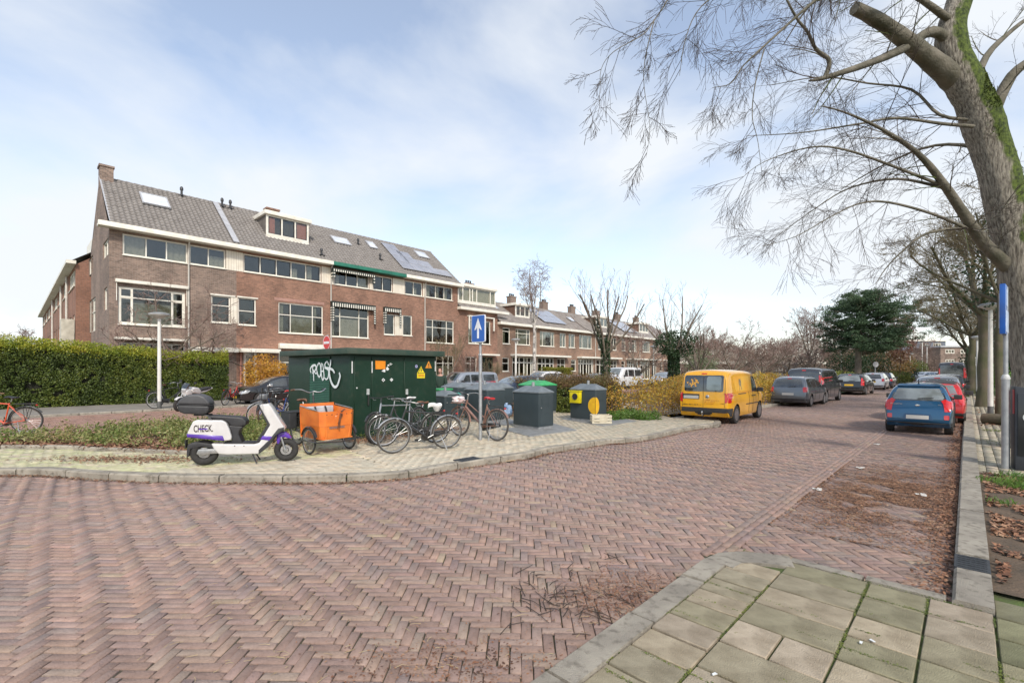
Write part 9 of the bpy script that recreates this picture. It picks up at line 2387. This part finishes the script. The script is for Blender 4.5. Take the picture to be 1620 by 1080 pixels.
def straws(label, px_c, px_s, py_c, py_s, n, lmin, lmax, r, m, z=.012, cat='twigs'):
 T_ = Tree()
 for i in range(n):
  q = at(random.gauss(px_c, px_s), max(740, random.gauss(py_c, py_s)), 0); a = random.random() * 2 * PI; L = random.uniform(lmin, lmax); d = Vector((math.cos(a), math.sin(a), 0)); e = Vector((-d.y, d.x, 0)) * random.gauss(0, .12) * L
  T_.twig([Vector((q.x, q.y, z)), Vector((q.x, q.y, z + .004)) + d * L * .5 + e, Vector((q.x, q.y, z)) + d * L], r, r * .6)
 o = mesh_np('twigs', T_.tv, T_.tf, m, kind='stuff'); tag(o, label, cat)
M_straw = mat('straw', (0.50, 0.40, 0.22), .8, vs=9, col2=(0.32, 0.22, 0.12))
straws('thin dry twigs lying on the bricks near the corner of the slabs', 905, 60, 945, 26, 60, .05, .28, .004, M_twig)
straws('pale straws scattered over the brick road in front', 640, 190, 985, 60, 120, .02, .09, .0022, M_straw)
straws('pale straws over the left part of the brick road', 380, 160, 950, 55, 60, .02, .08, .002, M_straw)
def scat_px(label, pc, ps, qc, qs, n, size, m=M_litter, z=.004, hgt=.014, flat=.85):
 g = []
 for i in range(n):
  px, py = random.gauss(pc, ps), random.gauss(qc, qs)
  if py < 700: continue
  q = at(px, py, 0); g.append((q.x, q.y, z + hgt * random.random()))
 tag(leaves('leaf_litter', g, size, m, flat=flat), label, 'leaves')
scat_px('reddish leaf crumbs and twigs on the bricks beside the slab corner', 985, 55, 940, 22, 2600, .018, M_litter)
scat_px('leaf crumbs on the road at the bottom centre of the photo', 700, 90, 1050, 25, 700, .02, M_litter)
scat_px('scattered tiny leaf crumbs over the herringbone road', 760, 300, 900, 90, 1600, .012, M_litter)
kk = [tuple(p[:2]) for p in KL2]; P = []
for i in range(3600):
 j = random.randrange(6, len(KL2) - 6); a, b = KL2[j], KL2[j + 1]; q = a.lerp(b, random.random()); t_ = (b - a).normalized(); P.append((q.x + t_.y * abs(random.gauss(0, .07)), q.y - t_.x * abs(random.gauss(0, .07)), .004 + .02 * random.random()))
tag(leaves('leaf_litter', P, .035, M_litter, flat=.6), 'brown leaves collected in the gutter of the curved kerb', 'leaves')
P = []
for i in range(26000):
 s = random.uniform(1.4, 4.7); 
 if random.random() < .5: n_ = random.choice(cols[:8]) + random.gauss(0, .006)
 else: n_ = random.uniform(-1.5, 1.4); s = 4.66 - .3 * round((4.66 - s) / .3) + random.gauss(0, .007)
 q = sn(s, n_); P.append((q.x, q.y, ZR - .004 + random.random() * .008))
P = np.array(P); P = P[noise3(P, 1.9, 3) > .0]
tag(leaves('joint_moss', P, .010, mat_leaf('joint_moss', [(0.05, 0.07, 0.01), (0.10, 0.13, 0.015), (0.16, 0.18, 0.03)], trans=0, scale=4), flat=.4, aspect=.8), 'bright green moss growing in the joints of the near paving slabs', 'moss')
lg = at(1574, 671, ZR); t = thing('sawn_log', 'short sawn log with mossy bark lying on the right pavement', 'log', (lg.x, lg.y, ZR + .16), SANG + R(60))
Tq = MB(); bumpy(Tq, [Vector((-.28, 0, 0)), Vector((-.14, 0, 0)), Vector((0, 0, .01)), Vector((.14, 0, 0)), Vector((.28, 0, 0))], [.19, .17, .165, .17, .16], 24); Tq.build('bark', MATS['bark_mossy'], t, smooth=True)
MB().lathe([(0, 0), (.15, 0), (.15, .01), (0, .01)], 20, Matrix.Translation((-.285, 0, 0)) @ Matrix.Rotation(R(-90), 4, 'Y')).build('cut_face', mat('cut_wood', (0.10, 0.075, 0.05), .9, vs=9, col2=(0.05, 0.035, 0.025)), t)
cb = at(803, 729.5, 0); o = MB().prism([(-.14, -.05), (.02, -.08), (.16, .02), (.05, .07), (-.08, .05)], 0, .012, axis='z').build('cardboard_scrap', mat('cardboard', (0.50, 0.38, 0.24), .8, vs=12), loc=(cb.x, cb.y, .016)); tag(o, 'torn piece of cardboard lying in the gutter below the curved kerb', 'litter')
for k, (px, py) in enumerate(((873, 720.5), (1362, 1018), (1380, 1015), (1130, 1068))):
 q = at(px, py, 0 if k == 0 else ZR); o = MB().prism([(-.016, -.006), (.016, -.008), (.013, .008), (-.012, .006)], 0, .004, axis='z').build('paper_scrap', M_stk, loc=(q.x, q.y, .014 if k == 0 else ZR + .008), rotz=random.random() * 3); tag(o, ['white paper scrap in the gutter by the long kerb', 'left of the two white paper scraps lying close together on the slabs', 'right of the two white paper scraps lying close together on the slabs', 'white paper scrap on the slabs nearest the bottom edge'][k], 'litter')
